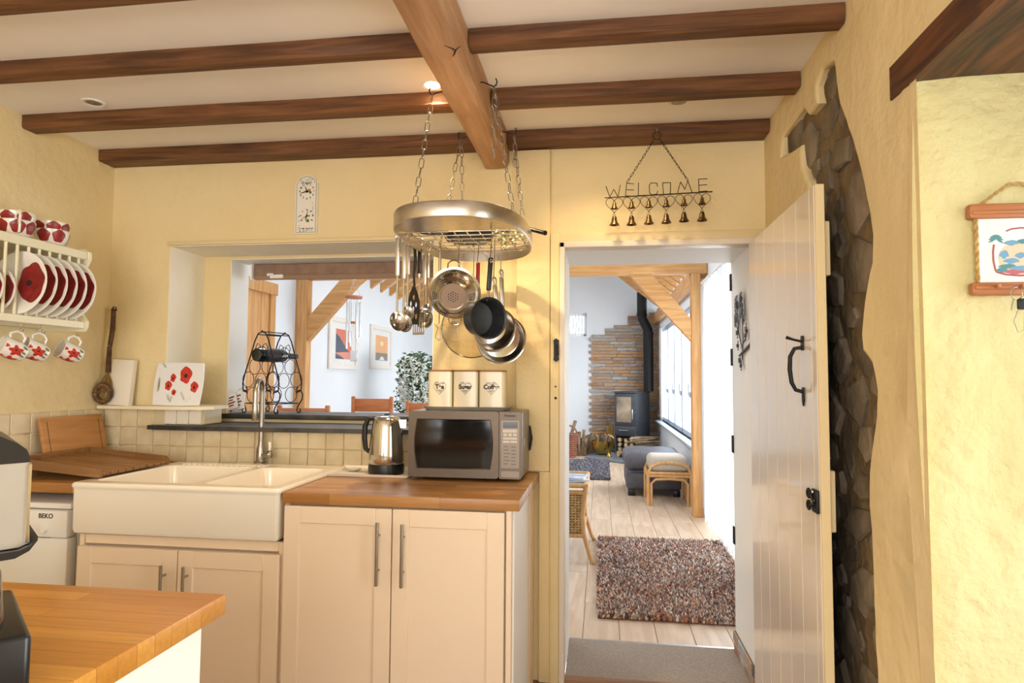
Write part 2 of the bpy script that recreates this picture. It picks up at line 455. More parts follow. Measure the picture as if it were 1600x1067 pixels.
# recess window frame
rf = MB(); 
for y in (.38, .95, 1.52): rf.rbox(1.22, 1.27, y-.03, y+.03, .25, 2.05, .005)
rf.rbox(1.22, 1.27, .35, 1.55, .25, .32, .005); rf.rbox(1.22, 1.27, .35, 1.55, 1.98, 2.05, .005)
rwin = struct(rf.build('window_1', white_paint))
MB().box(1.243, 1.247, .38, 1.52, .28, 2.0).build('pane', glassmat('window_glass'), rwin)
# stone core
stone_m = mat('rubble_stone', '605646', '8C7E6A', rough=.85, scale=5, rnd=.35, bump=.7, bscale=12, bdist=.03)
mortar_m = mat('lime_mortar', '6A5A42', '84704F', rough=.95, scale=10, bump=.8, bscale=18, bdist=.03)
door_shade(stone_m, 2.19, 1.62); door_shade(mortar_m, 2.19, 1.62)  # shade behind the open door painted into the stone and mortar colours
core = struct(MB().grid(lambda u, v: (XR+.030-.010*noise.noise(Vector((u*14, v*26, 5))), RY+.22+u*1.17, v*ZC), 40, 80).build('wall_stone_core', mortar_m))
rnd = random.Random(3)
def stone_mesh(seed, sy, sz, t):
    rs = random.Random(seed); bm = bmesh.new()
    n = rs.randint(5, 7); ring = []
    for k in range(n):
        a = 2*PI*(k+rs.uniform(-.3, .3))/n; r = rs.uniform(.8, 1.08)
        ring.append((math.cos(a)*r*sy, math.sin(a)*r*sz))
    vs = [(.05, a, c) for a, c in ring]+[(-t*.55*rs.uniform(.7,1.2), a*.93, c*.93) for a, c in ring]+[(-t*rs.uniform(.8,1.2), a*.78, c*.78) for a, c in ring]+[(-t*1.05, 0, 0)]
    fs = []
    for q in range(2):
        for k in range(n): fs.append((q*n+k, q*n+(k+1) % n, (q+1)*n+(k+1) % n, (q+1)*n+k))
    for k in range(n): fs.append((2*n+k, 2*n+(k+1) % n, 3*n))
    return vs, fs
inner = expand(fine, -.012)
placed = []
tries = 0
while tries < 4000 and len(placed) < 150:
    tries += 1
    q = (rnd.uniform(1.85, 2.75), rnd.uniform(.03, 2.4))
    big = 1 if tries < 1500 else .5
    sy = rnd.uniform(.07, .13)*big; sz = rnd.uniform(.06, .12)*big
    if not inside(q, inner): continue
    if any(((q[0]-p[0])/(sy+p[2]))**2+((q[1]-p[1])/(sz+p[3]))**2 < .70 for p in placed): continue
    placed.append((q[0], q[1], sy, sz))
    vs, fs = stone_mesh(tries, sy, sz, rnd.uniform(.006, .018))
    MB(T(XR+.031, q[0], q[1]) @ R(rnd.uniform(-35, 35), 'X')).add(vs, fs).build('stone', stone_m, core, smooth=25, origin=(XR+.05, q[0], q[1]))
# timber lintel over the recess
lz = 2.085
li = MB(); 
def lint(u, v):
    y = RY+.125-u*1.5
    a = v*2*PI; ring = [(XR-.006, lz), (1.28, lz), (1.28, lz+.085), (XR-.006, lz+.085)]
    k = int(round(v*4)) % 4
    w_ = noise.noise(Vector((y*5, k*3.1, 0)))*.008
    return (ring[k][0]+w_*.4, y, ring[k][1]+w_)
li.grid(lint, 24, 4, cv=True)
li.add([lint(0, k/4) for k in range(4)], [(0,1,2,3)])
lo = tag(li.build('lintel_beam', lintel_m, smooth=30), 'dark stained rough timber lintel over the window recess', 'beam')

# ---------------- living room shell
lfl = struct(MB().box(LX-.2, LR+.2, WB-.02, LY+.2, -.1, -.006).build('floor_living', mat('floor_grout', '8D8A88', rough=.9)))
plank_m = mat('plank_tile', 'C9AE92', 'DCC6AE', rough=.38, scale=2.2, stretch=(9,1,1), rnd=.05, dist=.5)
pw, pl = .196, 1.19
pm = MB().rbox(-pw/2+.0015, pw/2-.0015, -pl/2+.0015, pl/2-.0015, -.012, 0, .002, 1)
k = 0; x = -.98; col_i = 0; first = None
while x < LR-.02:
    y = WB+.03+pl/2-(.0, .62, .31, .85)[col_i % 4]
    while y-pl/2 < LY:
        yy0 = max(y-pl/2, WB+.03); yy1 = min(y+pl/2, LY)
        xx1 = min(x+pw/2, LR)
        if yy1-yy0 > .05:
            if yy1-yy0 > pl-.001 and xx1 == x+pw/2:
                if first is None:
                    first = MB().rbox(x-pw/2+.0015, x+pw/2-.0015, y-pl/2+.0015, y+pl/2-.0015, -.012, 0, .002, 1).build('plank', plank_m, lfl, origin=(x, y, 0)); 
                else:
                    o = first.copy(); COL.objects.link(o); o.location = (x, y, 0)
            else:
                MB().rbox(x-pw/2+.0015, xx1-.0015, yy0+.0015, yy1-.0015, -.012, 0, .002, 1).build('plank', plank_m, lfl, origin=(x, (yy0+yy1)/2, 0))
        y += pl
    x += pw; col_i += 1
struct(MB().box(LX-.2, LX, WB, LY+.2, 0, 2.86).build('wall_living_left', liv_wall))
fw = MB(); a = PY(880, 525, LY); c = PY(916, 489, LY)
fwin = [(a.x-.2, a.z), (c.x, a.z), (c.x, c.z), (a.x-.2, c.z)]
fout = [(LX-.2, 0), (LR+.2, 0), (LR+.2, 2.7), (-1.1, 4.6), (LX-.2, 2.7)]
def plate_xz(outer, holes, y, m_):
    pts = [Vector(p) for p in outer]; ed = [(i, (i+1) % len(outer)) for i in range(len(outer))]
    for h in holes:
        b0 = len(pts); pts += [Vector(p) for p in h]; ed += [(b0+i, b0+(i+1) % len(h)) for i in range(len(h))]
    vo, eo, fo, *_ = delaunay_2d_cdt(pts, ed, [], 0, 1e-6)
    def cen(f): return sum((vo[i] for i in f), Vector((0, 0)))/len(f)
    m_.add([(v.x, y, v.y) for v in vo], [f for f in fo if inside(cen(f), outer) and not any(inside(cen(f), h) for h in holes)])
plate_xz(fout, [fwin], LY+.02, fw); plate_xz(fout, [fwin], LY+.2, fw)
for i in range(4):
    p_, q_ = fwin[i], fwin[(i+1) % 4]; fw.add([(p_[0], LY+.02, p_[1]), (q_[0], LY+.02, q_[1]), (q_[0], LY+.2, q_[1]), (p_[0], LY+.2, p_[1])], [(0,1,2,3)])
struct(fw.build('wall_living_far', liv_wall, smooth=0))
w3 = MB(); x0_, z0_, x1_, z1_ = fwin[0][0], fwin[0][1], fwin[2][0], fwin[2][1]
for xx in (x0_, x1_-.05): w3.box(xx, xx+.05, LY+.05, LY+.1, z0_, z1_)
for zz in (z0_, z1_-.05): w3.box(x0_, x1_, LY+.05, LY+.1, zz, zz+.05)
w3o = struct(w3.build('window_3', mat('upvc_small', 'F3F5F7', rough=.35)))
MB().box(x0_+.04, x1_-.04, LY+.072, LY+.078, z0_+.04, z1_-.04).build('pane', glassmat('small_pane', thin=.06), w3o)
lace = glassmat('lace', (.75, .78, .82), rough=.9, thin=.4)
for k_ in range(11):
    xx = x0_+(x1_-x0_)*(k_+.5)/11; MB().tube([(xx, LY+.03, z0_+.02), (xx+.01, LY+.035, (z0_+z1_)/2), (xx, LY+.03, z1_-.01)], .012, 6).build('lace_fold', mat('lace_white', 'EDF0F2', rough=.9), w3o)
# right living wall with the window and patio door openings
wy0, wy1, wz0, wz1 = 7.3, 11.9, .64, 2.28
dy0, dy1, dzt = 4.7, 6.5, 2.25
rwl = MB()
rwl.box(LR, LR+.16, WB, dy0, 0, 2.7); rwl.box(LR, LR+.16, dy0, dy1, dzt, 2.7); rwl.box(LR, LR+.16, dy1, wy0, 0, 2.7)
rwl.box(LR, LR+.16, wy0, wy1, 0, wz0); rwl.box(LR, LR+.16, wy0, wy1, wz1, 2.7); rwl.box(LR, LR+.16, wy1, LY+.2, 0, 2.7)
struct(rwl.build('wall_living_right', liv_wall))
upvc = mat('white_upvc', 'BCC8D6', rough=.35)
wn = MB(); n = 5
wn.rbox(LR+.03, LR+.09, wy0, wy1, wz0, wz0+.07, .006); wn.rbox(LR+.03, LR+.09, wy0, wy1, wz1-.07, wz1, .006)
for i in range(n+1):
    y = wy0+(wy1-wy0)*i/n; wn.rbox(LR+.03, LR+.09, max(wy0, y-.045), min(wy1, y+.045), wz0, wz1, .006)
win2 = struct(wn.build('window_2', upvc))
gl_m = glassmat('pane_glass', thin=.06)
for i in range(n):
    y0 = wy0+(wy1-wy0)*i/n+.04; y1 = wy0+(wy1-wy0)*(i+1)/n-.04
    MB().box(LR+.058, LR+.062, y0, y1, wz0+.06, wz1-.06).build('pane', gl_m, win2)
    hd = MB(); hd.rbox(LR+.01, LR+.03, y0-.02, y0+.01, 1.15, 1.22, .004); hd.rbox(LR-.005, LR+.012, y0-.012, y0+.004, 1.17, 1.32, .004); hd.build('handle', upvc, win2)
sl = MB().rbox(LR-.1, LR+.05, wy0-.05, wy1+.05, wz0-.03, wz0, .006); sl.build('sill', upvc, win2)
pd = MB()
for y in (dy0, (dy0+dy1)/2, dy1): pd.rbox(LR+.03, LR+.09, max(dy0, y-.06), min(dy1, y+.06), 0, dzt, .006)
pd.rbox(LR+.03, LR+.09, dy0, dy1, 0, .12, .006); pd.rbox(LR+.03, LR+.09, dy0, dy1, dzt-.08, dzt, .006)
dr2 = struct(pd.build('door_2', upvc))
for y0, y1 in ((dy0+.05, (dy0+dy1)/2-.05), ((dy0+dy1)/2+.05, dy1-.05)): MB().box(LR+.058, LR+.062, y0, y1, .1, dzt-.07).build('pane', gl_m, dr2)
# pitched ceiling of two closed slopes
sl_m = mat('slope_paint', 'E8ECEE', rough=.85)
rz = 4.57; rx = -1.13
def slope(x0, z0, x1, z1, y0, y1, nm):
    d = Vector((x1-x0, 0, z1-z0)).normalized(); n_ = Vector((-d.z, 0, d.x)) if x1 > x0 else Vector((d.z, 0, -d.x))
    m_ = MB()
    a = Vector((x0, y0, z0)); c = Vector((x1, y0, z1)); h = n_*.08; dy = Vector((0, y1-y0, 0))
    m_.add([a, c, c+dy, a+dy, a+h, c+h, c+dy+h, a+dy+h], [(0,1,2,3),(4,5,6,7),(0,1,5,4),(1,2,6,5),(2,3,7,6),(3,0,4,7)])
    return struct(m_.build(nm, sl_m))
slope(LX-.2, 2.74, rx, rz, WB, LY+.1, 'ceiling_living_left')
slope(LR+.2, 2.74, rx, rz, WB, LY+.1, 'ceiling_living_right')

# added frames around the unseen fill lights under the left slope
for k_, y_ in enumerate((5.2, 7.4, 9.6)):
    Mw = frame((-2.09, y_, 3.745), (0, 1, 0), (.605, 0, -.796)); wf = MB(Mw)
    for a_, c_, e_, g_ in ((-.62, .62, .46, .54), (-.62, .62, -.54, -.46), (-.62, -.54, -.46, .46), (.54, .62, -.46, .46)): wf.rbox(a_, c_, e_, g_, -.03, .03, .006)
    struct(wf.build('window_'+str(4+k_), upvc))  # added frame around an unseen fill light, not a real window

# ================================================================ CEILING TIMBERS
def joist(x0, x1, y0, y1, z0, z1, label):
    n = 16; m = MB()
    c = .007
    prof = [(y0, z1), (y0, z0+c), (y0+c, z0), (y1-c, z0), (y1, z0+c), (y1, z1)]
    def fn(u, v):
        k = int(round(v*5)); x = x0+(x1-x0)*u
        w_ = noise.noise(Vector((x*2.2, y0*9, k*2.3)))*.003
        return (x, prof[k][0]+w_, prof[k][1]+(w_ if 0 < k < 5 else 0))
    m.grid(fn, n, 6)
    for u in (0, 1): m.add([fn(u, k/5) for k in range(6)], [(0,1,2,3,4,5)])
    return tag(m.build('ceiling_joist', joist_m, smooth=30), label, 'beam', 'joists across the kitchen ceiling')
BX0, BX1 = -.553, -.432
for (y0, y1, lab, right) in ((1.60, 1.665, 'nearest the camera', False), (2.008, 2.07, 'second from the camera', True), (2.448, 2.53, 'second from the back wall', True), (2.885, 2.998, 'against the top of the back wall', True)):
    joist(XL+.002, BX0-.004, y0, y1, 2.46, ZC-.001, 'dark joist left of the main beam, '+lab)
    if right: joist(BX1+.004, XR-.004, y0, y1, 2.46, ZC-.001, 'dark joist right of the main beam, '+lab)
mb = MB()
def mbf(u, v):
    y = -1.9+u*4.88; k = int(round(v*7))
    prof = [(BX0,ZC-.001),(BX0,2.385),(BX0+.01,2.375),((BX0+BX1)/2,2.374),(BX1-.018,2.376),(BX1-.004,2.39),(BX1,2.41),(BX1,ZC-.001)][k]
    w_ = noise.noise(Vector((y*6, k*1.7, 0)))
    return (prof[0]+w_*(.003 if k not in (4,5) else .007), y, prof[1]+(w_*.004 if 0 < k < 7 else 0))
mb.grid(mbf, 90, 8); mb.add([mbf(1, k/7) for k in range(8)], [tuple(range(8))])
mbo = tag(mb.build('ceiling_beam', beam_m, smooth=35), 'thick orange-brown main ceiling beam the pot rack hangs from', 'beam')
ck = MB()
kp = PZ(712, 78, 2.374)
for dx, dy, q in ((-.02, .04, .003), (-.03, -.03, .002), (.02, -.02, .002)):
    ck.tube([(kp.x, kp.y, 2.3735), (kp.x+dx*.5, kp.y+dy*.6, 2.373), (kp.x+dx, kp.y+dy, 2.374)], [q, q*.7, .0006], 5)
ck.build('crack', dark, mbo)
# ceiling downlights
def downlight(px, py, lit, label):
    p = PZ(px, py, ZC) if px > 1 else Vector((px, py, ZC)); t = thing('downlight', label, 'light', (p.x, p.y, ZC))
    M_ = T(p.x, p.y, ZC) @ S(1, 1, -1)
    MB(M_).lathe([(.031, -.001), (.032, .004), (.043, .006), (.046, 0), (.046, -.001)], 28).build('bezel', white_paint if not lit else white_paint, t)
    if lit:
        lamp = emit('lamp_lit', 'FFE2B0', 30)
    else: lamp = mat('lamp_off', '8A8378', 'B9B2A6', rough=.3, scale=60, metal=.6)
    MB(M_).lathe([(.031, .001), (.026, .003), (.012, .002), (0, .002)], 24).build('lamp', lamp, t)
    if lit:
        l = bpy.data.lights.new('downlight_lamp', 'SPOT'); l.energy = lit; l.color = (1, .72, .42); l.spot_size = math.radians(118); l.spot_blend = .6; l.shadow_soft_size = .02
        o = bpy.data.objects.new('downlight_lamp', l); COL.objects.link(o); o.parent = t; o.location = (0, 0, -.012)
    return t
HID = (.01, 2.61)
downlight(146, 160, 0, 'unlit round recessed downlight near the left wall')
downlight(676, 132, 60, 'glowing recessed downlight beside the main ceiling beam')
downlight(*HID, 15, 'lit downlight hidden behind the joist in front of the welcome sign')
downlight(1061, 158, 0, 'unlit recessed downlight above the welcome sign, right of the main beam')

# ================================================================ TILES, SILLS, SHELF
tp = .092
tb = MB().rbox(-tp/2+.0015, tp/2-.0015, -.006, .006, -tp/2+.0015, tp/2-.0015, .003, 1)
tile_back = struct(MB().box(XL, -.37, WY-.006, WY+.004, .94, 1.104).box(XL, ox0+.012, WY-.006, WY+.004, 1.1, 1.205).build('trim_10', grout_m))
first = None
for r_ in range(3):
    zc = 1.205-tp/2-r_*tp
    x = XL+.01+tp/2
    while x < -.42:
        top = zc+tp/2
        if r_ == 0 and x+tp/2 > ox0+.03: break
        h = zc+tp/2-(max(zc-tp/2, .942))
        if top > 1.106 and x+tp/2 > ox0+.03: h = 1.104-(zc-tp/2); zz = (zc-tp/2+1.104)/2
        else: zz = zc+tp/2-h/2
        MB().rbox(x-tp/2+.0015, x+tp/2-.0015, WY-.012, WY, zz-h/2+.0015, zz+h/2-.0015, .003, 1).build('tile', tile_m, tile_back, origin=(x, WY, zz))
        x += tp
tile_left = struct(MB().box(XL-.004, XL+.006, -.5, WY-.01, .94, 1.205).build('trim_11', grout_m))
y = WY-.015-tp/2-.03
while y > 1.6:
    for r_ in range(3):
        zc = 1.205-tp/2-r_*tp; z0 = max(zc-tp/2, .942)
        MB().rbox(XL, XL+.012, y-.05+.0015, y+.05-.0015, z0+.0015, zc+tp/2-.0015, .003, 1).build('tile', tile_m, tile_left, origin=(XL, y, zc))
    y -= .1
# cream shelf on the left of the hatch
sh = MB(); sp = [(XL+.016, 2.93), (-2.05, 2.915), (-1.95, 2.94), (-1.915, 2.99), (-1.935, 3.15), (ox0+.004, 3.2), (ox0+.004, 2.985), (XL+.016, 2.985)]
sh.prism(sp, 1.206, 1.222, 'z')
shelf = tag(sh.build('wall_shelf', mat('shelf_paint', 'EFE4C6', rough=.35)), 'thin cream painted shelf in the corner holding the poppy board', 'shelf')
up = MB(); up.box(ox0+.006, -1.985, 3.0, 3.16, 1.128, 1.204)
upo = struct(up.build('trim_12', grout_m))
for i in range(3): MB().rbox(ox0+.008+i*.067, ox0+.008+i*.067+.064, 2.992, 3.003, 1.13, 1.203, .003, 1).build('tile', mat('tile_white', 'F3ECDD', rough=.25), upo)
MB().rbox(-1.988, -1.976, 3.005, 3.155, 1.13, 1.203, .003, 1).build('tile', tile_m, upo)
s1 = [(-2.245, 2.945), (-2.1, 2.93), (-1.6, 2.925), (-1.1, 2.935), (-.84, 2.94), (-.80, 2.96), (-.80, 3.0), (-.805, 3.288), (ox0+.006, 3.288), (ox0+.006, 3.0), (-2.245, 2.985)]
lo_s = MB().prism(s1, 1.106, 1.127, 'z')
tag(lo_s.build('slate_sill', slate_m), 'lower dark slate sill jutting out above the sink tiles', 'sill')
tag(MB().rbox(ix0+.002-.03, ox1-.006, 3.265, WB+.12, 1.145, 1.170, .004).build('slate_sill', slate_m), 'upper dark slate ledge in the hatch under the wine rack', 'sill')
# roller blind at the top of the hatch
zt = iz1-.006; zb_ = PY(500, 437, WB-.02).z
xb0 = PY(398, 430, WB-.02).x
rbl = thing('roller_blind', 'rolled-up mauve brown blind across the top of the hatch', 'blind', (xb0, WB-.02, zb_))
MB().rbox(xb0, ox1-.006, WB-.035, WB-.005, zb_+.01, zt, .008).build('cassette', mat('blind_fabric', '8E7261', 'A0836F', rough=.8, scale=20), rbl)
MB().rbox(xb0+.01, ox1-.01, WB-.045, WB-.030, zb_, zb_+.028, .005).build('bottom_bar', mat('blind_bar', '9C7F6B', rough=.6), rbl)
cp = PY(432, 432, WB-.05)
MB().rbox(cp.x-.04, cp.x+.04, WB-.052, WB-.043, cp.z-.01, cp.z+.012, .003).rbox(cp.x-.06, cp.x-.02, WB-.052, WB-.043, cp.z+.004, cp.z+.02, .003).build('clip', white_paint, rbl)
MB().rbox(xb0-.012, xb0, WB-.05, WB-.005, zb_, zt, .003).build('end_bracket', white_paint, rbl)

# ================================================================ BASE UNITS, WORKTOPS, SINK
def cdt_plate(outer, holes, z, m, flip=False):
    pts = [Vector(p) for p in outer]; ed = [(i, (i+1) % len(outer)) for i in range(len(outer))]
    for h in holes:
        b0 = len(pts); pts += [Vector(p) for p in h]; ed += [(b0+i, b0+(i+1) % len(h)) for i in range(len(h))]
    vo, eo, fo, *_ = delaunay_2d_cdt(pts, ed, [], 0, 1e-6)
    fs = [f for f in fo if not any(inside(sum((vo[i] for i in f), Vector((0,0)))/len(f), h) for h in holes) and inside(sum((vo[i] for i in f), Vector((0,0)))/len(f), outer)]
    m.add([(v.x, v.y, z) for v in vo], fs)
def rrect(x0, x1, y0, y1, r, n=5):
    out = []
    for cx, cy, a in ((x1-r, y1-r, 0), (x0+r, y1-r, 90), (x0+r, y0+r, 180), (x1-r, y0+r, 270)):
        for k in range(n+1):
            t = math.radians(a+90*k/n); out.append((cx+r*math.cos(t), cy+r*math.sin(t)))
    return out
def loft(m, loops, cap0=False, cap1=False):
    n = len(loops[0]); vs = [p for l in loops for p in l]; fs = []
    for i in range(len(loops)-1):
        for k in range(n): fs.append((i*n+k, i*n+(k+1) % n, (i+1)*n+(k+1) % n, (i+1)*n+k))
    if cap0: fs.append(tuple(range(n))[::-1])
    if cap1: fs.append(tuple((len(loops)-1)*n+k for k in range(n)))
    m.add(vs, fs)
SX0, SX1, SY0, SY1, SZ = -2.052, -1.186, 2.275, 2.925, .955
sink = thing('double_sink', 'white ceramic double bowl sink with a deep apron front', 'sink', ((SX0+SX1)/2, SY0, .755))
m = MB()
bowls = [(-2.005, -1.575, 2.33, 2.80), (-1.535, -1.232, 2.33, 2.80)]
holes = [rrect(a, c, d, e, .035) for a, c, d, e in bowls]
outer_l = rrect(SX0+.006, SX1-.006, SY0+.006, SY1-.006, .012)
cdt_plate(outer_l, holes, SZ, m)
def lp(i, z): 
    return [(p[0], p[1], z) for p in rrect(SX0+i, SX1-i, SY0+i, SY1-i, max(.004, .018-i))]
loft(m, [lp(.006, SZ), lp(.001, SZ-.003), lp(-.003, SZ-.008), lp(-.003, SZ-.016), lp(.002, SZ-.022), lp(.004, SZ-.03), lp(.006, .775), lp(.012, .76), lp(.03, .755)], False, True)
for (a, c, d, e) in bowls:
    def bl(i, z): return [(p[0], p[1], z) for p in rrect(a+i, c-i, d+i, e-i, .035+i*.4)]
    loft(m, [bl(0, SZ), bl(.004, SZ-.004), bl(.006, SZ-.012), bl(.016, SZ-.17), bl(.03, SZ-.185), bl(.06, SZ-.188)], False, True)
m.build('basin', ceramic, sink)
for i in range(16):
    x = -1.96+i*.027
    MB().rbox(x-.006, x+.006, 2.825, 2.88, SZ-.002, SZ+.004, .0025, 1).build('drain_rib', ceramic, sink)
for (a, c, d, e) in bowls:
    MB(T((a+c)/2, (d+e)/2, SZ-.187)).lathe([(0, .001), (.028, .001), (.04, .003), (.042, 0)], 20).build('drain', steel, sink)
for dx in (-.022, 0, .022):
    MB(T(-1.30+dx, 2.788, SZ-.045) @ R(90, 'X') @ S(.5, 1, 1)).lathe([(0, .004), (.012, .004), (.013, 0)], 14).build('overflow_slot', dark, sink)
# shaker door
def shaker(x0, x1, z0, z1, yf, parent, hx, hz0, hz1, m=cream_cab, st=.062):
    d = MB(); t = .02
    d.rbox(x0, x0+st, yf, yf+t, z0, z1, .0015, 1); d.rbox(x1-st, x1, yf, yf+t, z0, z1, .0015, 1)
    d.rbox(x0+st, x1-st, yf, yf+t, z1-st, z1, .0015, 1); d.rbox(x0+st, x1-st, yf, yf+t, z0, z0+st, .0015, 1)
    d.box(x0+st, x1-st, yf+.008, yf+t-.002, z0+st, z1-st)
    do = d.build('cupboard_door', m, parent)
    h = MB(); h.tube([(hx, yf-.028, hz0), (hx, yf-.028, hz1)], .006, 12)
    for z in (hz0+.05*(hz1-hz0)/.3+.012, hz1-.05*(hz1-hz0)/.3-.012): h.tube([(hx, yf+.002, z), (hx, yf-.028, z)], .0045, 10)
    h.build('handle', nickel, do)
    return do
YF = 2.308
# sink unit
su = thing('sink_base_unit', 'cream shaker base cupboard under the white sink', 'cupboard', (-1.62, YF, 0))
ux0, ux1 = PY(124, 860, YF).x, PY(442, 900, YF).x
MB().box(ux0, ux0+.018, YF, 2.95, 0, .752).box(ux1-.018, ux1, YF, 2.95, 0, .752).box(ux0+.018, ux1-.018, YF+.03, 2.95, .0, .74).build('carcass', cream_cab, su)
dzt_ = PY(280, 858, YF).z
MB().rbox(ux0+.02, ux1-.02, YF+.004, YF+.024, dzt_+.006, .752, .002, 1).build('fascia', cream_cab, su)
mid = PY(276, 900, YF-.02).x
shaker(ux0+.008, mid-.002, .13, dzt_, YF-.02, su, PY(250, 900, YF-.05).x, PY(250, 950, YF).z, PY(250, 884, YF-.05).z)
shaker(mid+.002, ux1-.008, .13, dzt_, YF-.02, su, PY(285, 900, YF-.05).x, PY(285, 950, YF).z, PY(285, 886, YF-.05).z)
MB().box(ux0+.02, ux1-.02, YF+.05, YF+.07, 0, .12).build('plinth', cream_cab, su)
# double cupboard
cu_ = thing('base_unit', 'cream double-door shaker base cupboard under the microwave', 'cupboard', (-.75, YF, 0))
cx0, cx1 = ux1+.003, PY(791, 900, YF).x
cm_x = PY(611, 900, YF-.02).x
MB().box(cx0, cx0+.018, YF, 2.98, 0, .899).box(cx1, cx1+.018, YF-.006, 2.98, 0, .899).box(cx0+.018, cx1, YF+.02, 2.98, .1, .895).build('carcass', cream_cab, cu_)
dt = .893
shaker(cx0+.006, cm_x-.002, .13, dt, YF-.02, cu_, PY(588, 860, YF-.05).x, PY(586, 916, YF-.05).z, PY(588, 817, YF-.05).z)
shaker(cm_x+.002, cx1-.006, .13, dt, YF-.02, cu_, PY(627, 860, YF-.05).x, PY(625, 919, YF-.05).z, PY(627, 820, YF-.05).z)
MB().box(cx0+.02, cx1, YF+.05, YF+.07, 0, .12).build('plinth', cream_cab, cu_)
MB().rbox(cx1+.018, cx1+.026, YF+.02, 2.80, 0, .895, .001, 1).build('side_panel', mat('side_white', 'F1EEE8', rough=.4), cu_)
MB().rbox(cx1+.018, cx1+.03, 2.82, 2.97, 0, .895, .002, 1).build('end_post', cream_cab, cu_)
# worktops
block = blockmat('oak_block', ('A8733C', 'CC985C', '7A5028'), .42, .042)
wt = tag(MB().rbox(SX1+.006, -.286, 2.288, 2.984, .90, .94, .003, 2).build('worktop', block), 'oiled oak block worktop carrying the microwave and kettle', 'worktop')
tag(MB().rbox(XL+.014, SX0-.008, 2.335, 2.984, .90, .94, .003, 2).build('worktop', block), 'oak block worktop in the corner under the draining board', 'worktop')
# dishwasher
dwx1 = -2.117; dwy = 2.345
dw = thing('dishwasher', 'white slimline dishwasher left of the sink unit', 'dishwasher', (-2.32, dwy, 0))
wh = mat('appliance_white', 'F0EEE8', rough=.3)
MB().rbox(XL+.02, dwx1-.004, dwy+.055, 2.93, .03, .845, .006).build('casing', wh, dw)
MB().rbox(XL+.018, dwx1, dwy+.01, 2.935, .832, .856, .006).build('lid', wh, dw)
zc0 = PY(80, 840, dwy).z
MB().rbox(XL+.02, dwx1-.002, dwy-.004, dwy+.052, zc0, .828, .008).build('control_panel', wh, dw)
MB().rbox(XL+.02, dwx1-.002, dwy+.002, dwy+.05, .1, zc0-.002, .006).build('door', wh, dw)
kb = PY(71, 826, dwy)
MB(T(kb.x, dwy-.004, kb.z) @ R(90, 'X')).lathe([(0, .012), (.012, .012), (.014, .009), (.015, 0), (.02, 0)], 20).build('dial', wh, dw)
tb_ = PY(73, 806, dwy); grey_ink = mat('grey_ink', '3A3A3A', rough=.6)
text('brand_lettering', 'BEKO', .026, T(tb_.x, dwy-.0045, tb_.z) @ R(90, 'X'), grey_ink, dw, bold=.0006)
for i in range(5): MB().box(kb.x-.025+i*.011, kb.x-.020+i*.011, dwy-.0047, dwy-.003, kb.z-.035, kb.z-.033).build('mark', grey_ink, dw)
MB().box(XL+.1, dwx1-.1, dwy+.08, dwy+.1, 0, .03).build('plinth', dark, dw)
# island in the foreground
IX = -.738; IY = 1.213
isl = thing('island_unit', 'white panelled island unit in the foreground', 'cupboard', (-1.2, .7, 0))
MB().rbox(-2.1, IX-.03, .25, IY-.03, .08, .897, .002, 1).build('carcass', mat('island_white', 'F1EFE9', rough=.45), isl)
MB().box(-2.05, IX-.08, .3, IY-.08, 0, .08).build('plinth', white_paint, isl)
block2 = blockmat('oak_block_near', ('BE7C28', 'D69842', '95601F'), .5, .042, rough=.28)
tag(MB().rbox(-2.15, IX, .2, IY, .90, .94, .004, 2).build('island_worktop', block2), 'glossy orange oak block island worktop in the foreground', 'worktop')

# ================================================================ LEDGED DOOR, opened against the right wall
door_m = mat('door_gloss', 'EDE3D3', rough=.16, spec=.6, coat=.4)
ledge_m = mat('door_ledge', 'EBD7A8', rough=.5)
dtz = 1.975; xd = .672
fe = PZ(1273, 289, dtz); xd = fe.x; dye = fe.y
d1 = MB().box(xd+.004, xd+.022, dye+.004, 2.955, .02, dtz-.004)
door1 = struct(d1.build('door_1', mat('door_core', 'D9CDB8', rough=.5), origin=(xd, 2.955, 0)))
bounds = [dye]+[PX(px, 600, xd).y for px in (1257+8, 1234+8, 1214+6, 1198+4, 1184+2)]+[2.955]
bounds = sorted(bounds)
bounds = [dye, dye+.045]; 
rest = (2.955-dye-.045)/6
for i in range(6): bounds.append(bounds[1]+rest*(i+1))
for a, c in zip(bounds[:-1], bounds[1:]):
    MB().rbox(xd-.004, xd+.006, a+.0012, c-.0012, .015, dtz, .003, 1, edges='z').build('plank', door_m, door1, smooth=0)
MB().rbox(xd-.002, xd+.026, dye-.006, dye+.004, .015, dtz+.002, .002, 1).build('edge_strip', ledge_m, door1)
for (pa, pb) in ((345, 428), (732, 830), (1180, 1290)):
    z1 = PX(1285, pa, xd+.03).z; z0 = PX(1292, pb, xd+.03).z
    MB().rbox(xd+.022, xd+.052, dye+.03, 2.90, max(z0, .1), max(z1, .25), .003, 1).build('ledge', ledge_m, door1)
def brace(za, zb):
    M_ = MB(); M_.prism([(dye+.05, za), (dye+.15, za), (2.88, zb), (2.78, zb)], xd+.022, xd+.046, 'x'); M_.build('brace', ledge_m, door1)
brace(1.13, 1.62); brace(.28, .9)
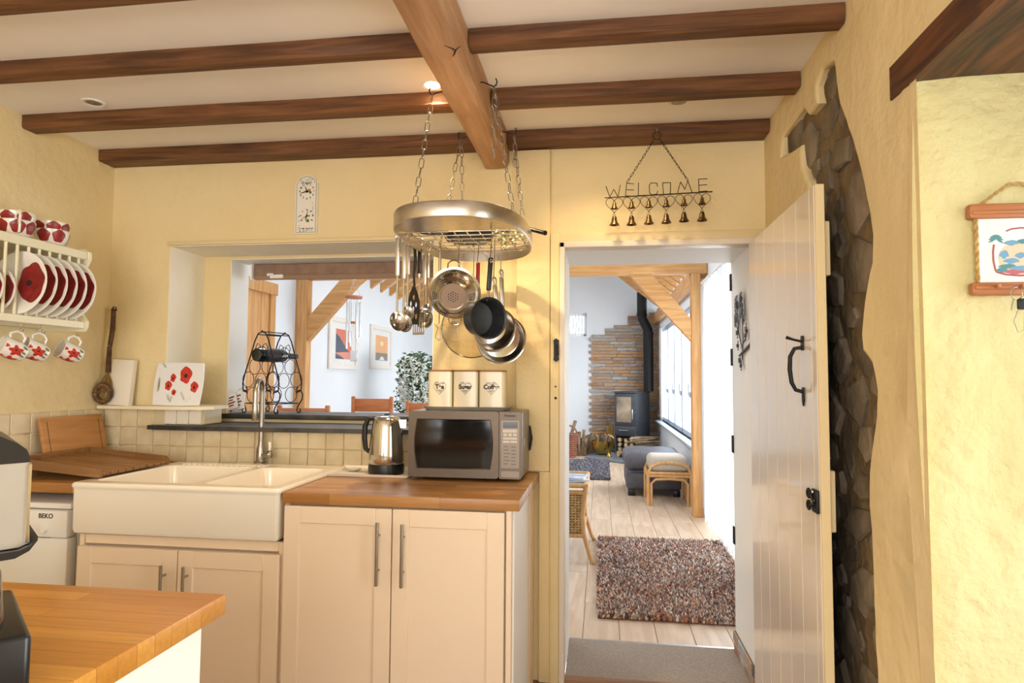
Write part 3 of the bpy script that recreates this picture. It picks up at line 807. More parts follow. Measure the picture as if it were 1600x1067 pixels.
# suffolk latch handle
hp = PX(1256, 528, xd-.004); hq = PX(1257, 622, xd-.004)
h = MB(); yh = hp.y+.01
h.rbox(xd-.009, xd-.004, yh-.013, yh+.013, hp.z-.04, hp.z+.008, .002); h.rbox(xd-.009, xd-.004, yh-.011, yh+.011, hq.z-.005, hq.z+.035, .002)
h.prism([(yh-.011, hq.z-.004), (yh+.011, hq.z-.004), (yh, hq.z-.026)], xd-.009, xd-.004, 'x')
top, bot = hp.z-.03, hq.z+.02
h.tube([(xd-.006, yh, top), (xd-.03, yh+.004, top-.004), (xd-.043, yh+.006, top-.03), (xd-.045, yh+.006, (top+bot)/2), (xd-.04, yh+.006, bot+.03), (xd-.028, yh+.004, bot+.006), (xd-.006, yh, bot)], [.006, .0065, .007, .0075, .007, .0065, .006], 10)
h.tube([(xd-.004, yh, hp.z-.012), (xd-.03, yh+.012, hp.z-.004), (xd-.05, yh+.022, hp.z+.004)], [.004, .004, .006], 8)
ho = h.build('latch_handle', iron, door1); ho['label'] = 'black iron D-shaped latch handle'
lp_ = PX(1262, 772, xd-.004); lk = MB()
lk.rbox(xd-.014, xd-.004, dye+.0, dye+.05, lp_.z-.04, lp_.z+.03, .003)
for dz in (-.018, .018):
    lk.tube([(xd-.02, dye+.055+.013*math.cos(t*PI/8), lp_.z+dz-.004+.013*math.sin(t*PI/8)) for t in range(16)], .004, 8, closed=True)
    lk.tube([(xd-.018, dye+.045, lp_.z+dz-.004), (xd-.018, dye+.012, lp_.z-.01)], .005, 8)
lk.build('rim_latch', iron, door1)
for px, py in ((1263, 765), (1265, 780)):
    q = PX(px, py, xd-.016); MB(T(q.x, dye+.03 if py < 770 else dye+.02, q.z) @ R(-90, 'Y')).lathe([(0, .004), (.006, .003), (.007, 0)], 12).build('rivet', steel, door1)
# T hinges to the frame side: small black leaves on the living-room edge of the reveal
hg = MB()
for py in (440, 558, 693, 832):
    q = PX(1144, py, dx1-.006); hg.rbox(dx1-.012, dx1-.004, WB-.012, WB+.02, q.z-.045, q.z+.045, .002, 1)
struct(hg.build('trim_13', iron))
# latch keeper on the door post
kp = PY(869, 547, WY-.037)
kt = thing('latch_keeper', 'black iron latch keeper screwed to the post left of the doorway', 'door latch', (kp.x, WY-.036, kp.z-.055))
k_ = MB(); k_.prism([(kp.x-.011, kp.z-.03), (kp.x-.013, kp.z-.045), (kp.x, kp.z-.055), (kp.x+.013, kp.z-.045), (kp.x+.011, kp.z-.03), (kp.x+.011, kp.z+.03), (kp.x+.013, kp.z+.045), (kp.x, kp.z+.055), (kp.x-.013, kp.z+.045), (kp.x-.011, kp.z+.03)], WY-.039, WY-.0355, 'y')
k_.build('plate', iron, kt)
MB().rbox(kp.x+.002, kp.x+.012, WY-.055, WY-.039, kp.z-.025, kp.z+.025, .003).build('hook', iron, kt)
for py, r_ in ((604, .004), (622, .006)):
    q = PY(868, py, WY-.036); o = MB(T(q.x, WY-.0352, q.z) @ R(90, 'X')).lathe([(0, .0006), (r_, .0006), (r_, 0)], 12).build('screw_hole', dark, None)
    tag(o, 'small dark old screw hole in the post, '+('upper' if py < 610 else 'lower')+' of two', 'hole')
# iron flower plaque on the door reveal
fx = dx1-.012
fp = thing('metal_flower', 'dark metal rose spray hung on the white door reveal', 'wall ornament', (fx, PX(1160, 520, fx).y, PX(1160, 575, fx).z))
fm = mat('pewter', '4A4A4C', '6C6A68', rough=.45, metal=.7, scale=20)
def Q(px, py, off=0): v = PX(px, py, fx); return Vector((fx-off, v.y, v.z))
st = MB()
st.tube([Q(1160, 562), Q(1161, 530), Q(1160, 500), Q(1160, 475)], .003, 8); st.tube([Q(1160, 545), Q(1154, 520), Q(1152, 490), Q(1153, 475)], .0028, 8); st.tube([Q(1160, 540), Q(1166, 525), Q(1168, 515)], .0028, 8)
st.tube([Q(1155, 556), Q(1163, 548), Q(1172, 538), Q(1174, 532)], [.004, .007, .006, .003], 8)
st.build('stem', fm, fp)
def petals(c, r_, n=6):
    m_ = MB()
    for k in range(n):
        a = 2*PI*k/n
        m_.add([Vector((fx-.004, c.y, c.z)), Vector((fx-.010, c.y+r_*math.cos(a-.45)*.8, c.z+r_*math.sin(a-.45)*.8)), Vector((fx-.006, c.y+r_*math.cos(a), c.z+r_*math.sin(a))), Vector((fx-.010, c.y+r_*math.cos(a+.45)*.8, c.z+r_*math.sin(a+.45)*.8))], [(0,1,2,3)])
    m_.add([Vector((fx-.012, c.y+r_*.3*math.cos(2*PI*k/8), c.z+r_*.3*math.sin(2*PI*k/8))) for k in range(8)]+[Vector((fx-.004, c.y+r_*.4*math.cos(2*PI*k/8), c.z+r_*.4*math.sin(2*PI*k/8))) for k in range(8)], [tuple(range(8))]+[(k, (k+1) % 8, 8+(k+1) % 8, 8+k) for k in range(8)])
    return m_
for px, py, r_ in ((1153, 476, .055), (1160, 467, .04), (1152, 500, .045), (1161, 486, .045)):
    petals(Q(px, py), r_).build('rose', fm, fp)
for px, py, r_ in ((1168, 514, .035), (1167, 524, .032), (1154, 520, .035), (1158, 563, .036), (1160, 571, .03), (1155, 540, .028), (1164, 500, .025)):
    petals(Q(px, py), r_, 3).build('leaf', fm, fp)

# ================================================================ WELCOME SIGN WITH BELLS
SY_ = 2.872
def W(zx, zy, y=SY_): return PY(860+zx/4.706, 180+zy/4.706, y)
sg = thing('welcome_sign', 'wire WELCOME sign with hearts and bells hanging above the doorway', 'sign', W(797, 820))
bronze = mat('bronze_wire', '2E261C', rough=.45, metal=.6); bell_m = mat('bell_metal', '5C4A32', '8A7350', rough=.35, metal=.9, scale=20, rnd=.3)
MB().tube([W(400, 607), W(800, 585), W(1192, 562)], .0028, 8).build('bar', bronze, sg)
strokes = {'letter_w': [[(408,522),(437,602),(466,545),(497,600),(514,512)]], 'letter_e': [[(615,505),(560,500),(552,592),(612,596)],[(556,547),(614,550)]],
 'letter_l': [[(648,495),(646,590),(705,588)]], 'letter_c': [[(788,525),(783,500),(740,497),(727,515),(729,572),(745,585),(783,580),(788,558)]],
 'letter_o': [[(825,497),(883,495),(883,572),(868,581),(832,583),(825,497)]], 'letter_m': [[(935,572),(957,490),(988,545),(1010,482),(1042,568)]],
 'letter_e2': [[(1155,467),(1090,470),(1093,562),(1155,557)],[(1092,515),(1152,510)]]}
for nm, ss in strokes.items():
    m_ = MB()
    for s_ in ss:
        pts = []
        for a, c in zip(s_[:-1], s_[1:]):
            for t in (0, .05, .5, .95): pts.append(W(a[0]+(c[0]-a[0])*t, a[1]+(c[1]-a[1])*t))
        pts.append(W(*s_[-1])); m_.tube(pts, .0018, 6)
    m_.build('letter_e' if nm == 'letter_e2' else nm, bronze, sg)
def bell(top, s_, parent):
    M_ = T(*top) @ S(s_, s_, s_)
    b_ = MB(M_).lathe([(0, -.10), (.10, -.10), (.20, -.16), (.24, -.35), (.28, -.62), (.36, -.80), (.46, -.92), (.48, -1.0), (.44, -1.0), (.30, -.8), (.2, -.3), (0, -.2)], 18)
    b_.tube(arc((0, 0, 0), .11, 0, 330, 10), .028, 6)
    bo = b_.build('bell', bell_m, parent, smooth=50)
    MB(M_).lathe([(0, -.9), (.07, -.96), (.09, -1.03), (.06, -1.1), (0, -1.12)], 10).build('clapper', bronze, bo)
hx = [470, 597, 724, 852, 982, 1115]; ht = [609, 603, 597, 591, 583, 575]; hb_ = [722, 720, 712, 705, 693, 688]
for x_, t_, b_ in zip(hx, ht, hb_):
    pts = []
    H_ = b_-t_
    for k in range(40):
        a = 2*PI*k/40
        X_ = 16*math.sin(a)**3/16; Y_ = (13*math.cos(a)-5*math.cos(2*a)-2*math.cos(3*a)-math.cos(4*a))
        yy = (Y_+17)/(29.2)
        pts.append(W(x_+62*X_, b_-H_*yy))
    MB().tube(pts, .0014, 5, closed=True).build('heart', bronze, sg)
    bell(W(x_, t_+24), .034, sg); bell(W(x_, b_+12), .046, sg)
def chain_mesh(p, q, L_, w_, r_, n=6):
    """alternating oval links between two points, one mesh"""
    m_ = MB(); p = Vector(p); q = Vector(q); d = q-p; k = max(1, int(round(d.length/L_))); st_ = d/k
    for i in range(k):
        M_ = frame(p+st_*(i+.5), (0, 1, 0) if i % 2 else (1, .3, 0), d)
        m_.tube(link_path(st_.length*1.18, w_), r_, n, closed=True, M=M_)
    return m_
def link_path(L_, w_):
    h_ = L_/2-w_/2; pts = []
    for k in range(7): a = PI*k/6; pts.append((w_/2*math.cos(a), 0, h_+w_/2*math.sin(a)))
    for k in range(7): a = PI+PI*k/6; pts.append((w_/2*math.cos(a), 0, -h_+w_/2*math.sin(a)))
    return pts
ring_c = W(783, 150)
chain_mesh(W(563, 495), W(768, 172), .017, .007, .0012, 5).build('chain', bronze, sg)
chain_mesh(W(1010, 478), W(803, 175), .017, .007, .0012, 5).build('chain', bronze, sg)
MB().tube([ring_c+Vector((.018*math.cos(t*PI/8), 0, .018*math.sin(t*PI/8))) for t in range(16)], .002, 6, closed=True).build('ring', bronze, sg)
hk = MB(); hk.tube([ring_c+Vector((0, .016, .03)), ring_c+Vector((0, -.003, .028)), ring_c+Vector((0, -.006, .018)), ring_c+Vector((0, .002, .014))], .002, 6); hk.build('hook', steel, sg)

# ================================================================ CLOCK PLAQUE
cc = PY(479, 366, WY); ct_ = PY(479, 275, WY); cw = (PY(496.5, 320, WY).x-PY(462, 320, WY).x)/2; chh = ct_.z-cc.z
ck_ = thing('wall_clock', 'white arched ceramic plaque with clock and thermometer above the hatch', 'clock', (cc.x, WY, cc.z))
def plaque(w_, h_, ins):
    w2 = w_-ins; z0 = ins; sh_ = h_*.865
    pts = [(-w2, z0), (w2, z0), (w2, sh_-ins*.3), (w2*.82, sh_+.004-ins*.3)]
    for k in range(9):
        a = math.radians(35+110*k/8); pts.append((w2*.78*math.cos(a)/math.cos(math.radians(35)), h_-ins-w2*.75+w2*.75*math.sin(a)))
    pts += [(-w2*.82, sh_+.004-ins*.3), (-w2, sh_-ins*.3)]
    return [(cc.x+a, cc.z+c) for a, c in pts]
MB().prism(plaque(cw, chh, 0), WY-.012, WY-.0, 'y').build('plaque', china, ck_)
MB().prism(plaque(cw, chh, .006), WY-.0124, WY-.011, 'y').build('border', mat('clock_green', '5E7A55', rough=.4), ck_)
MB().prism(plaque(cw, chh, .0085), WY-.0128, WY-.011, 'y').build('face', china, ck_)
ink = mat('black_ink', '1C1B1A', rough=.6)
ca = PY(479.5, 299, WY-.013); cb_ = PY(479, 338, WY-.013)
Mt = lambda p: T(p.x, WY-.0129, p.z) @ R(90, 'X')
for k in range(1, 13):
    a = math.radians(90-30*k); text('numeral', str(k), .012, Mt(Vector((ca.x+.037*math.cos(a), 0, ca.z+.037*math.sin(a)))), ink, ck_, ext=.0002, bold=.0007)
for k in range(7):
    a = math.radians(215-250*k/6); text('numeral', str(-20+10*k), .009, Mt(Vector((cb_.x+.033*math.cos(a), 0, cb_.z+.033*math.sin(a)))), ink, ck_, ext=.0002, bold=.0005)
def hand(c, a, L_, w_):
    a = math.radians(a); d = Vector((math.cos(a), 0, math.sin(a))); n_ = Vector((-d.z, 0, d.x))*w_
    MB().add([c-d*.008+n_, c-d*.008-n_, c+d*L_-n_*.3, c+d*L_+n_*.3], [(0,1,2,3)]).build('hand', ink, ck_)
ca.y = cb_.y = WY-.0142
hand(ca, 110, .028, .0042); hand(ca, 195, .034, .0045); hand(cb_, 78, .032, .003); hand(cb_, 255, .022, .0042); hand(cb_, 205, .026, .0026)
gm = mat('print_green', '5F7D3C', rough=.6); om = mat('print_orange', 'C98A4A', rough=.6)
for c, dx, dz, r_, m_ in ((ca, .012, .004, .009, om), (ca, .018, -.006, .007, gm), (cb_, .006, -.022, .009, gm), (cb_, .012, .002, .006, om)):
    MB(T(c.x+dx, WY-.0128, c.z+dz) @ R(90, 'X')).lathe([(0, .0003), (r_, .0003), (r_, 0)], 12).build('printed_flower', m_, ck_)
rs = random.Random(5)
for (fx0, fx1, fz0, fz1, n_) in ((-.03, .03, chh-.035, chh-.018, 16), (-.04, -.034, .02, .09, 8), (.034, .04, .02, .16, 12), (-.036, .036, .010, .018, 16)):
    v_ = MB()
    for k in range(n_):
        q = (cc.x+rs.uniform(fx0, fx1), cc.z+rs.uniform(fz0, fz1)); v_.add([(q[0]-.003, WY-.0129, q[1]), (q[0], WY-.0129, q[1]-.002), (q[0]+.003, WY-.0129, q[1]+.001), (q[0], WY-.0129, q[1]+.003)], [(0,1,2,3)])
    v_.build('printed_leaves', gm, ck_)
text('lettering', 'Welcome', .014, Mt(Vector((cc.x, 0, cc.z+chh*.865))), ink, ck_, ext=.0002, bold=.0004)
text('lettering', 'To My Garden', .0115, Mt(Vector((cc.x, 0, cc.z+.026))), ink, ck_, ext=.0002, bold=.0003)

# ================================================================ POT RACK
RCX, RA = -.517, .245; RYN, RYF = 2.03, 2.855; RCY = (RYN+RYF)/2; RB = (RYF-RYN)/2; RZ0, RZ1 = 1.902, 1.955; RG = 1.936
def sup(a, ra, rb, e=2.6):
    c, s_ = math.cos(a), math.sin(a)
    return (RCX+ra*math.copysign(abs(c)**(2/e), c), RCY+rb*math.copysign(abs(s_)**(2/e), s_))
rack = thing('pot_rack', 'oval brushed steel pot rack hanging on chains from the main beam', 'pot rack', (RCX, RCY, RZ0))
m = MB(); n = 72
loops = [[sup(2*PI*k/n, RA-i, RB-i)+(z,) for k in range(n)] for i, z in ((0, RZ0), (-.0015, RZ0+.003), (-.0015, RZ1-.003), (0, RZ1), (.004, RZ1), (.004, RZ0), (0, RZ0))]
loft(m, loops); m.build('band', steel_b, rack, smooth=30)
YD = 2.385   # solid shelf plate in the near end
pp = [sup(2*PI*k/n, RA-.004, RB-.004) for k in range(n)]; pp = [p for p in pp if p[1] <= YD]
pp.sort(key=lambda p: math.atan2(p[1]-2.2, p[0]-RCX))
m = MB(); m.prism(pp, RG, RG+.002, 'z'); m.build('shelf_plate', steel_b, rack)
def xw(y, inset=.004):
    t = min(1, abs((y-RCY)/(RB-inset))); return (RA-inset)*(1-t**2.6)**(1/2.6)
for k in range(7):
    y = YD+.01+k*.066
    if y < RYF-.02: MB().tube([(RCX-xw(y), y, RG), (RCX+xw(y), y, RG)], .0022, 6).build('grid_wire', steel, rack)
for k in range(9):
    x = RCX-.2+k*.05; yy = RCY+(RB-.004)*(1-min(1, abs((x-RCX)/(RA-.004)))**2.6)**(1/2.6)
    MB().tube([(x, YD-.01, RG+.004), (x, yy, RG+.004)], .0022, 6).build('grid_wire', steel, rack)
# chains with separate links
link_me = None
def chain(p, q, L_=.036, w_=.016, r_=.0018):
    global link_me
    p = Vector(p); q = Vector(q); d = q-p; k = max(1, int(round(d.length/L_))); st_ = d/k
    ce_ = bpy.data.objects.new('chain', None); COL.objects.link(ce_); ce_.parent = rack; ce_.location = p-rack.location; ce_.empty_display_size = .02
    if link_me is None:
        me = bpy.data.meshes.new('link'); t_ = MB().tube(link_path(L_*1.12, w_), r_, 6, closed=True)
        me.from_pydata([v[:] for v in t_.v], [], t_.f); me.polygons.foreach_set('use_smooth', [True]*len(me.polygons)); me.materials.append(nickel); link_me = me
    for i in range(k):
        o = bpy.data.objects.new('link', link_me); COL.objects.link(o); o.parent = ce_
        o.matrix_local = frame(st_*(i+.5), (.9, .5, 0) if i % 2 else (-.5, .9, 0), d)
HZ = 2.425
hooks_ = {'nl': (BX0-.068, 2.275), 'nr': (BX1+.05, 2.235), 'fl': (BX0-.058, 2.72), 'fr': (BX1+.06, 2.70)}
ends_ = {'nl': (RCX-.145, 2.19), 'nr': (RCX+.215, 2.19), 'fl': (RCX-.17, 2.68), 'fr': (RCX+.20, 2.68)}
for k_, (x, y) in hooks_.items():
    sg_ = -1 if k_[1] == 'l' else 1
    bxx = BX0 if sg_ < 0 else BX1
    h_ = MB(); h_.tube([(bxx-.01*sg_, y, HZ+.02), (bxx+.012*sg_, y, HZ+.018), (x-.008*sg_, y, HZ+.004), (x, y, HZ), (x+.009*sg_, y, HZ+.006), (x+.012*sg_, y, HZ+.018), (x+.007*sg_, y, HZ+.03)], .0024, 8)
    h_.build('ceiling_hook', iron, rack)
    e_ = ends_[k_]; chain((x, y, HZ-.002), (e_[0], e_[1], RZ1-.005))
chain((BX1+.052, 2.237, HZ-.004), (BX1+.05, 2.25, HZ-.255)); chain((BX0-.055, 2.722, HZ-.004), (BX0-.05, 2.73, HZ-.27))
chain((BX1+.064, 2.705, HZ-.004), (BX1+.066, 2.70, HZ-.14))
def s_hook(x, y, ztop, zbot, d=(1, 0)):
    """open S hook: upper loop over the band or a grid wire, lower loop carries a utensil"""
    dx, dy = d; r1 = .013; m_ = MB(); pts = []
    for k in range(9): a = math.radians(200-190*k/8); pts.append((x+dx*(r1*math.cos(a)), y+dy*(r1*math.cos(a)), ztop-r1+r1*math.sin(a)))
    pts.append((x+dx*r1*.4, y+dy*r1*.4, (ztop+zbot)/2))
    for k in range(9): a = math.radians(150+190*k/8); pts.append((x+dx*(r1*math.cos(a)), y+dy*(r1*math.cos(a)), zbot+r1+r1*math.sin(a)))
    m_.tube(pts, .0019, 7); m_.build('s_hook', steel, rack)

# ---- utensils hanging on the left side of the rack
XS = RCX-RA-.006
def hang(px, py_top, x=XS):
    return PX(px, py_top, x)
spoon_m = steel
def ladle(px, ytop, pxb, yb, label, bowl=.03, slots=False, x=XS, yaw=-60, deep=1.0, brushed=True):
    p = PX(px, ytop, x); zb = PY(pxb, yb, p.y).z
    t = thing('ladle' if deep > .7 else 'serving_spoon', label, 'utensil', (p.x, p.y, zb), 'steel utensils on the rack')
    hl = (p.z-zb)*.42
    MB(T(p.x, p.y, 0)).rbox(-.009, .009, -.005, .005, p.z-hl, p.z, .0045, 2).build('grip', steel_b, t)
    r_ = bowl; a = math.radians(yaw)
    d = Vector((math.cos(a), math.sin(a), 0))
    bc = Vector((p.x, p.y, zb+r_))+d*r_*.7
    MB().tube([(p.x, p.y, p.z-hl+.005), (p.x, p.y, zb+2.6*r_), (p.x+d.x*.002, p.y+d.y*.002, zb+1.7*r_), tuple(bc-d*r_*.8+Vector((0, 0, r_*.25)))], [.0045, .004, .004, .005], 8).build('stem', steel, t)
    prof = [(0, -r_*deep*.6), (r_*.5, -r_*deep*.52), (r_*.85, -r_*deep*.25), (r_, .001), (r_*.97, .001), (r_*.8, -r_*deep*.2), (r_*.45, -r_*deep*.46), (0, -r_*deep*.54)]
    nrm = d*.9+Vector((0, 0, .35))
    bo = MB(frame(bc, (0, 0, 1), nrm) @ S(1.25, .95, 1)).lathe(prof, 22).build('bowl', steel, t, smooth=60)
    if slots:
        for k in range(5):
            MB(frame(bc, (0, 0, 1), nrm)).rbox(-.018, .018, -.016+k*.008-.0015, -.016+k*.008+.0015, -r_*deep*.56, -r_*deep*.3, .001, 1).build('slot', dark, bo)
    s_hook(p.x+.003, p.y, RZ1+.004, p.z-.016, (1, 0))
    return t
ladle(622, 371, 638, 516, 'steel ladle hanging at the near left end of the rack', .033)
ladle(632, 378, 642, 518, 'steel slotted spoon second from the left end of the rack', .032, True, deep=.6)
ladle(638, 380, 640, 500, 'slim steel spoon hanging third along the left side', .026, deep=.6)
# black slotted spoon
p = PX(648, 386, XS); zb = PY(650, 507, p.y).z
t = thing('slotted_spoon', 'black nylon slotted spoon hanging on the left of the rack', 'utensil', (p.x, p.y, zb))
MB().tube([(p.x, p.y, p.z), (p.x+.004, p.y, p.z-.06), (p.x-.002, p.y, p.z-.12), (p.x+.002, p.y, p.z-.17)], [.006, .007, .005, .005], 8).build('grip', black_p, t)
ol = [(.006, 0), (.018, -.02), (.03, -.05), (.031, -.085), (.024, -.12), (-.02, -.12), (-.03, -.085), (-.03, -.05), (-.018, -.02), (-.006, 0)]
zt_ = p.z-.165; sc_ = (zt_-zb)/.12
Mh = frame((p.x, p.y, zt_), (.95, -.3, 0), (0, 0, 1)) 
hsl = [[(cx+.0055*math.cos(2*PI*k/10), cz+.009*math.sin(2*PI*k/10)) for k in range(10)] for cx, cz in ((0, -.035), (-.014, -.055), (.012, -.058), (-.001, -.072), (-.013, -.092), (.013, -.095))]
m = MB(Mh @ R(90, 'X')); cdt_plate([(a, c*sc_) for a, c in ol], [[(a, c*sc_) for a, c in h_] for h_ in hsl], 0, m); cdt_plate([(a, c*sc_) for a, c in ol], [[(a, c*sc_) for a, c in h_] for h_ in hsl], .003, m)
loft(m, [[(a, c*sc_, 0) for a, c in ol], [(a, c*sc_, .003) for a, c in ol]]); m.build('head', black_p, t)
s_hook(p.x+.003, p.y, RZ1+.004, p.z-.012)
# turner with black grip and steel blade
p = PX(656, 388, XS+.012); zb = PY(655, 523, p.y).z
t = thing('slotted_turner', 'steel slotted turner with a black grip behind the black spoon', 'utensil', (p.x, p.y, zb))
MB(T(p.x, p.y, 0)).rbox(-.008, .008, -.006, .006, p.z-.11, p.z, .004, 2).build('grip', black_p, t)
MB(T(p.x, p.y, p.z-.125)).lathe([(0, 0), (.007, 0), (.008, .016), (0, .016)], 12).build('ferrule', steel, t)
MB().tube([(p.x, p.y, p.z-.12), (p.x, p.y, zb+.09)], .0035, 8).build('stem', steel, t)
m = MB(frame((p.x, p.y, zb), (.9, -.43, 0), (0, 0, 1)))
for k in range(6): m.rbox(-.03+k*.0115-.003, -.03+k*.0115+.003, -.001, .001, .008, .075, .0008, 1)
m.rbox(-.033, .031, -.001, .001, 0, .010, .0008, 1); m.rbox(-.033, .031, -.001, .001, .072, .095, .0008, 1); m.build('blade', steel_b, t)
s_hook(p.x+.003, p.y, RZ1+.004, p.z-.012)
ladle(664, 398, 675, 513, 'large steel ladle hanging left of the colander', .04, x=XS+.02, yaw=-75)
ladle(669, 396, 681, 490, 'narrow steel spoon between the ladle and the colander', .02, x=XS+.03, yaw=-75, deep=.6)

def pan_lathe(R_, dp, th=.002, base=.86, lip=.004):
    return [(0, 0), (R_*base-.008, 0), (R_*base, .003), (R_*.97, dp-.004), (R_+lip, dp), (R_+lip, dp+.001), (R_-.001, dp-.001), (R_*.97-th, dp-.006), (R_*base-th, .006), (R_*base-.01, th+.001), (0, th)]
# colander
cy = 2.47; cp = PY(709, 461, cy); Rc = 40*2.5/FPX
t = thing('colander', 'round stainless colander with pierced holes hanging under the rack', 'colander', (cp.x, cy, cp.z-Rc))
ax = Vector((.15, -1, -.34)).normalized()
Mc = frame(cp, (0, 0, 1), ax)
MB(Mc).lathe([(Rc+.006, -.045), (Rc+.006, -.042), (Rc-.003, -.040), (Rc*.95, -.02), (Rc*.86, .008), (Rc*.7, .026), (Rc*.56, .036), (Rc*.55, .046), (Rc*.5, .046), (Rc*.48, .036), (0, .036)], 48).build('bowl', mat('steel_satin', 'C4BEB2', rough=.24, metal=1), t, smooth=50)
holes_ = MB(Mc)
def disc(x, y, z, r_, nv=(0, 0, 1)):
    holes_.add([tuple(Vector((x, y, z))+Vector((r_*math.cos(2*PI*k/7), r_*math.sin(2*PI*k/7), 0))) for k in range(7)], [tuple(range(7))])
for i in range(-3, 4):
    for j in range(-3, 4):
        x, y = (i+.5*(j % 2))*.0095, j*.0085
        if x*x+y*y < .0006: disc(x, y, .0366, .0022)
for s_ in range(6):
    a = 2*PI*s_/6+.5
    for i in range(4):
        for j in range(3):
            aa = a+(i-1.5)*.10; rr_ = Rc*(.66+.08*j)
            z = .032-.045*(rr_/Rc-.6)**1.2*1.3 if rr_ < Rc*.75 else .024-.10*(rr_/Rc-.72)
            disc(rr_*math.cos(aa), rr_*math.sin(aa), z+.004, .0024)
holes_.build('perforations', dark, t)['kind'] = 'stuff'
for s_ in (1, -1):
    MB(Mc).tube([(s_*Rc*1.0, -.026, -.042), (s_*(Rc+.02), -.024, -.042), (s_*(Rc+.03), -.012, -.042), (s_*(Rc+.032), 0, -.042), (s_*(Rc+.03), .012, -.042), (s_*(Rc+.02), .024, -.042), (s_*Rc*1.0, .026, -.042)], .0032, 8).build('loop_handle', steel, t)
s_hook(cp.x+.01, cy+.04, RG+.004, cp.z+Rc+.02, (0, 1))
# black saucepan
def hanging_pan(name, label, px, py, y, Rpx, depth, axis, body_m, grip_m, hpx, hpy, cat, inner_m=None, grip_w=.009, grp=None, loop=False):
    c = PY(px, py, y); R_ = Rpx*(Vector(c)-CAMPOS).dot(CD)/FPX
    t = thing(name, label, cat, (c.x, c.y, c.z-R_), grp)
    a = Vector(axis).normalized(); upv = Vector((0, 0, 1)); M_ = frame(c-a*depth, (0, 0, 1), a)
    MB(M_).lathe(pan_lathe(R_, depth)[:6], 44).build('body', body_m, t, smooth=45)
    if inner_m: MB(M_).lathe(pan_lathe(R_, depth)[5:], 44).build('lining', inner_m, t, smooth=45)
    u_ = (upv-a*upv.dot(a)).normalized()
    st_ = c-a*.012+u_*R_; top = PY(hpx, hpy, st_.y)
    dv = (top-st_)
    MB().tube([st_-u_*.004, st_+dv*.12, st_+dv*.22], [.006, .0055, .005], 8).build('bracket', steel, t)
    Mg = frame(st_+dv*.18, (1, .5, 0), dv)
    L_ = dv.length*.82
    if loop:
        MB(Mg).rbox(-grip_w, grip_w, -.005, .005, 0, L_-.035, .004, 2).tube([(grip_w*.8*math.cos(k*PI/8), 0, L_-.02+.017*math.sin(k*PI/8)) for k in range(16)], .0035, 7, closed=True).build('grip', grip_m, t)
    else:
        MB(Mg).rbox(-grip_w, grip_w, -.008, .008, 0, L_, .006, 3).build('grip', grip_m, t)
        MB(Mg).tube([(.005*math.cos(k*PI/6), -.0085, L_-.014+.005*math.sin(k*PI/6)) for k in range(12)], .0012, 6, closed=True).build('hang_eye', steel, t)
    MB(frame(c-a*depth*.28+u_*(R_-.006), a, -u_)).lathe([(0, .003), (.004, .002), (.005, 0)], 10).build('rivet', steel, t)
    s_hook(top.x, top.y, RG+.004, top.z-.026, (0, 1))
    return t
nonstick = mat('nonstick', '24272A', '2C3033', rough=.4, scale=40)
hanging_pan('saucepan', 'black non-stick saucepan with a black grip at the front of the rack', 764, 497, 2.33, 31.5, .082, (.66, -.74, -.06), mat('black_enamel', '1B1715', rough=.35), black_p, 767, 402, 'saucepan', nonstick)
hanging_pan('saucepan', 'polished steel saucepan right behind the black saucepan', 774, 516, 2.46, 34, .07, (.5, -.83, -.3), steel, steel_b, 772, 432, 'saucepan', steel, grp='steel pans on the rack', loop=True)
hanging_pan('frying_pan', 'wide shallow steel pan hanging lowest at the right', 784, 531, 2.56, 38, .04, (.35, -.9, -.3), steel, steel_b, 783, 420, 'pan', steel, grp='steel pans on the rack', loop=True)
# glass lid
lc = PY(738, 513, 2.64); Rl = 47*2.7/FPX
t = thing('pan_lid', 'round glass pan lid with a steel rim behind the saucepans', 'lid', (lc.x, lc.y, lc.z-Rl))
Ml = frame(lc, (0, 0, 1), (.25, -.93, -.28))
MB(Ml).lathe([(Rl, 0), (Rl*.8, .012), (Rl*.4, .022), (.012, .025), (.012, .023), (Rl*.4, .02), (Rl*.8, .01), (Rl, -.002)], 44).build('glass', glassmat('lid_glass', (.93, .92, .86), thin=.18), t, smooth=60)
MB(Ml).tube([((Rl+.001)*math.cos(2*PI*k/44), (Rl+.001)*math.sin(2*PI*k/44), -.001) for k in range(44)], .003, 6, closed=True).build('rim', steel, t)
MB(Ml).lathe([(0, .05), (.012, .05), (.016, .045), (.014, .04), (.006, .036), (.006, .024), (.014, .024)], 20).build('knob', steel, t)
MB().tube([lc+Vector((0, .01, Rl)), lc+Vector((0, .01, Rl+.03))], .002, 6).build('hang_wire', steel, t)
s_hook(lc.x, lc.y+.012, RG+.004, lc.z+Rl+.012, (0, 1))
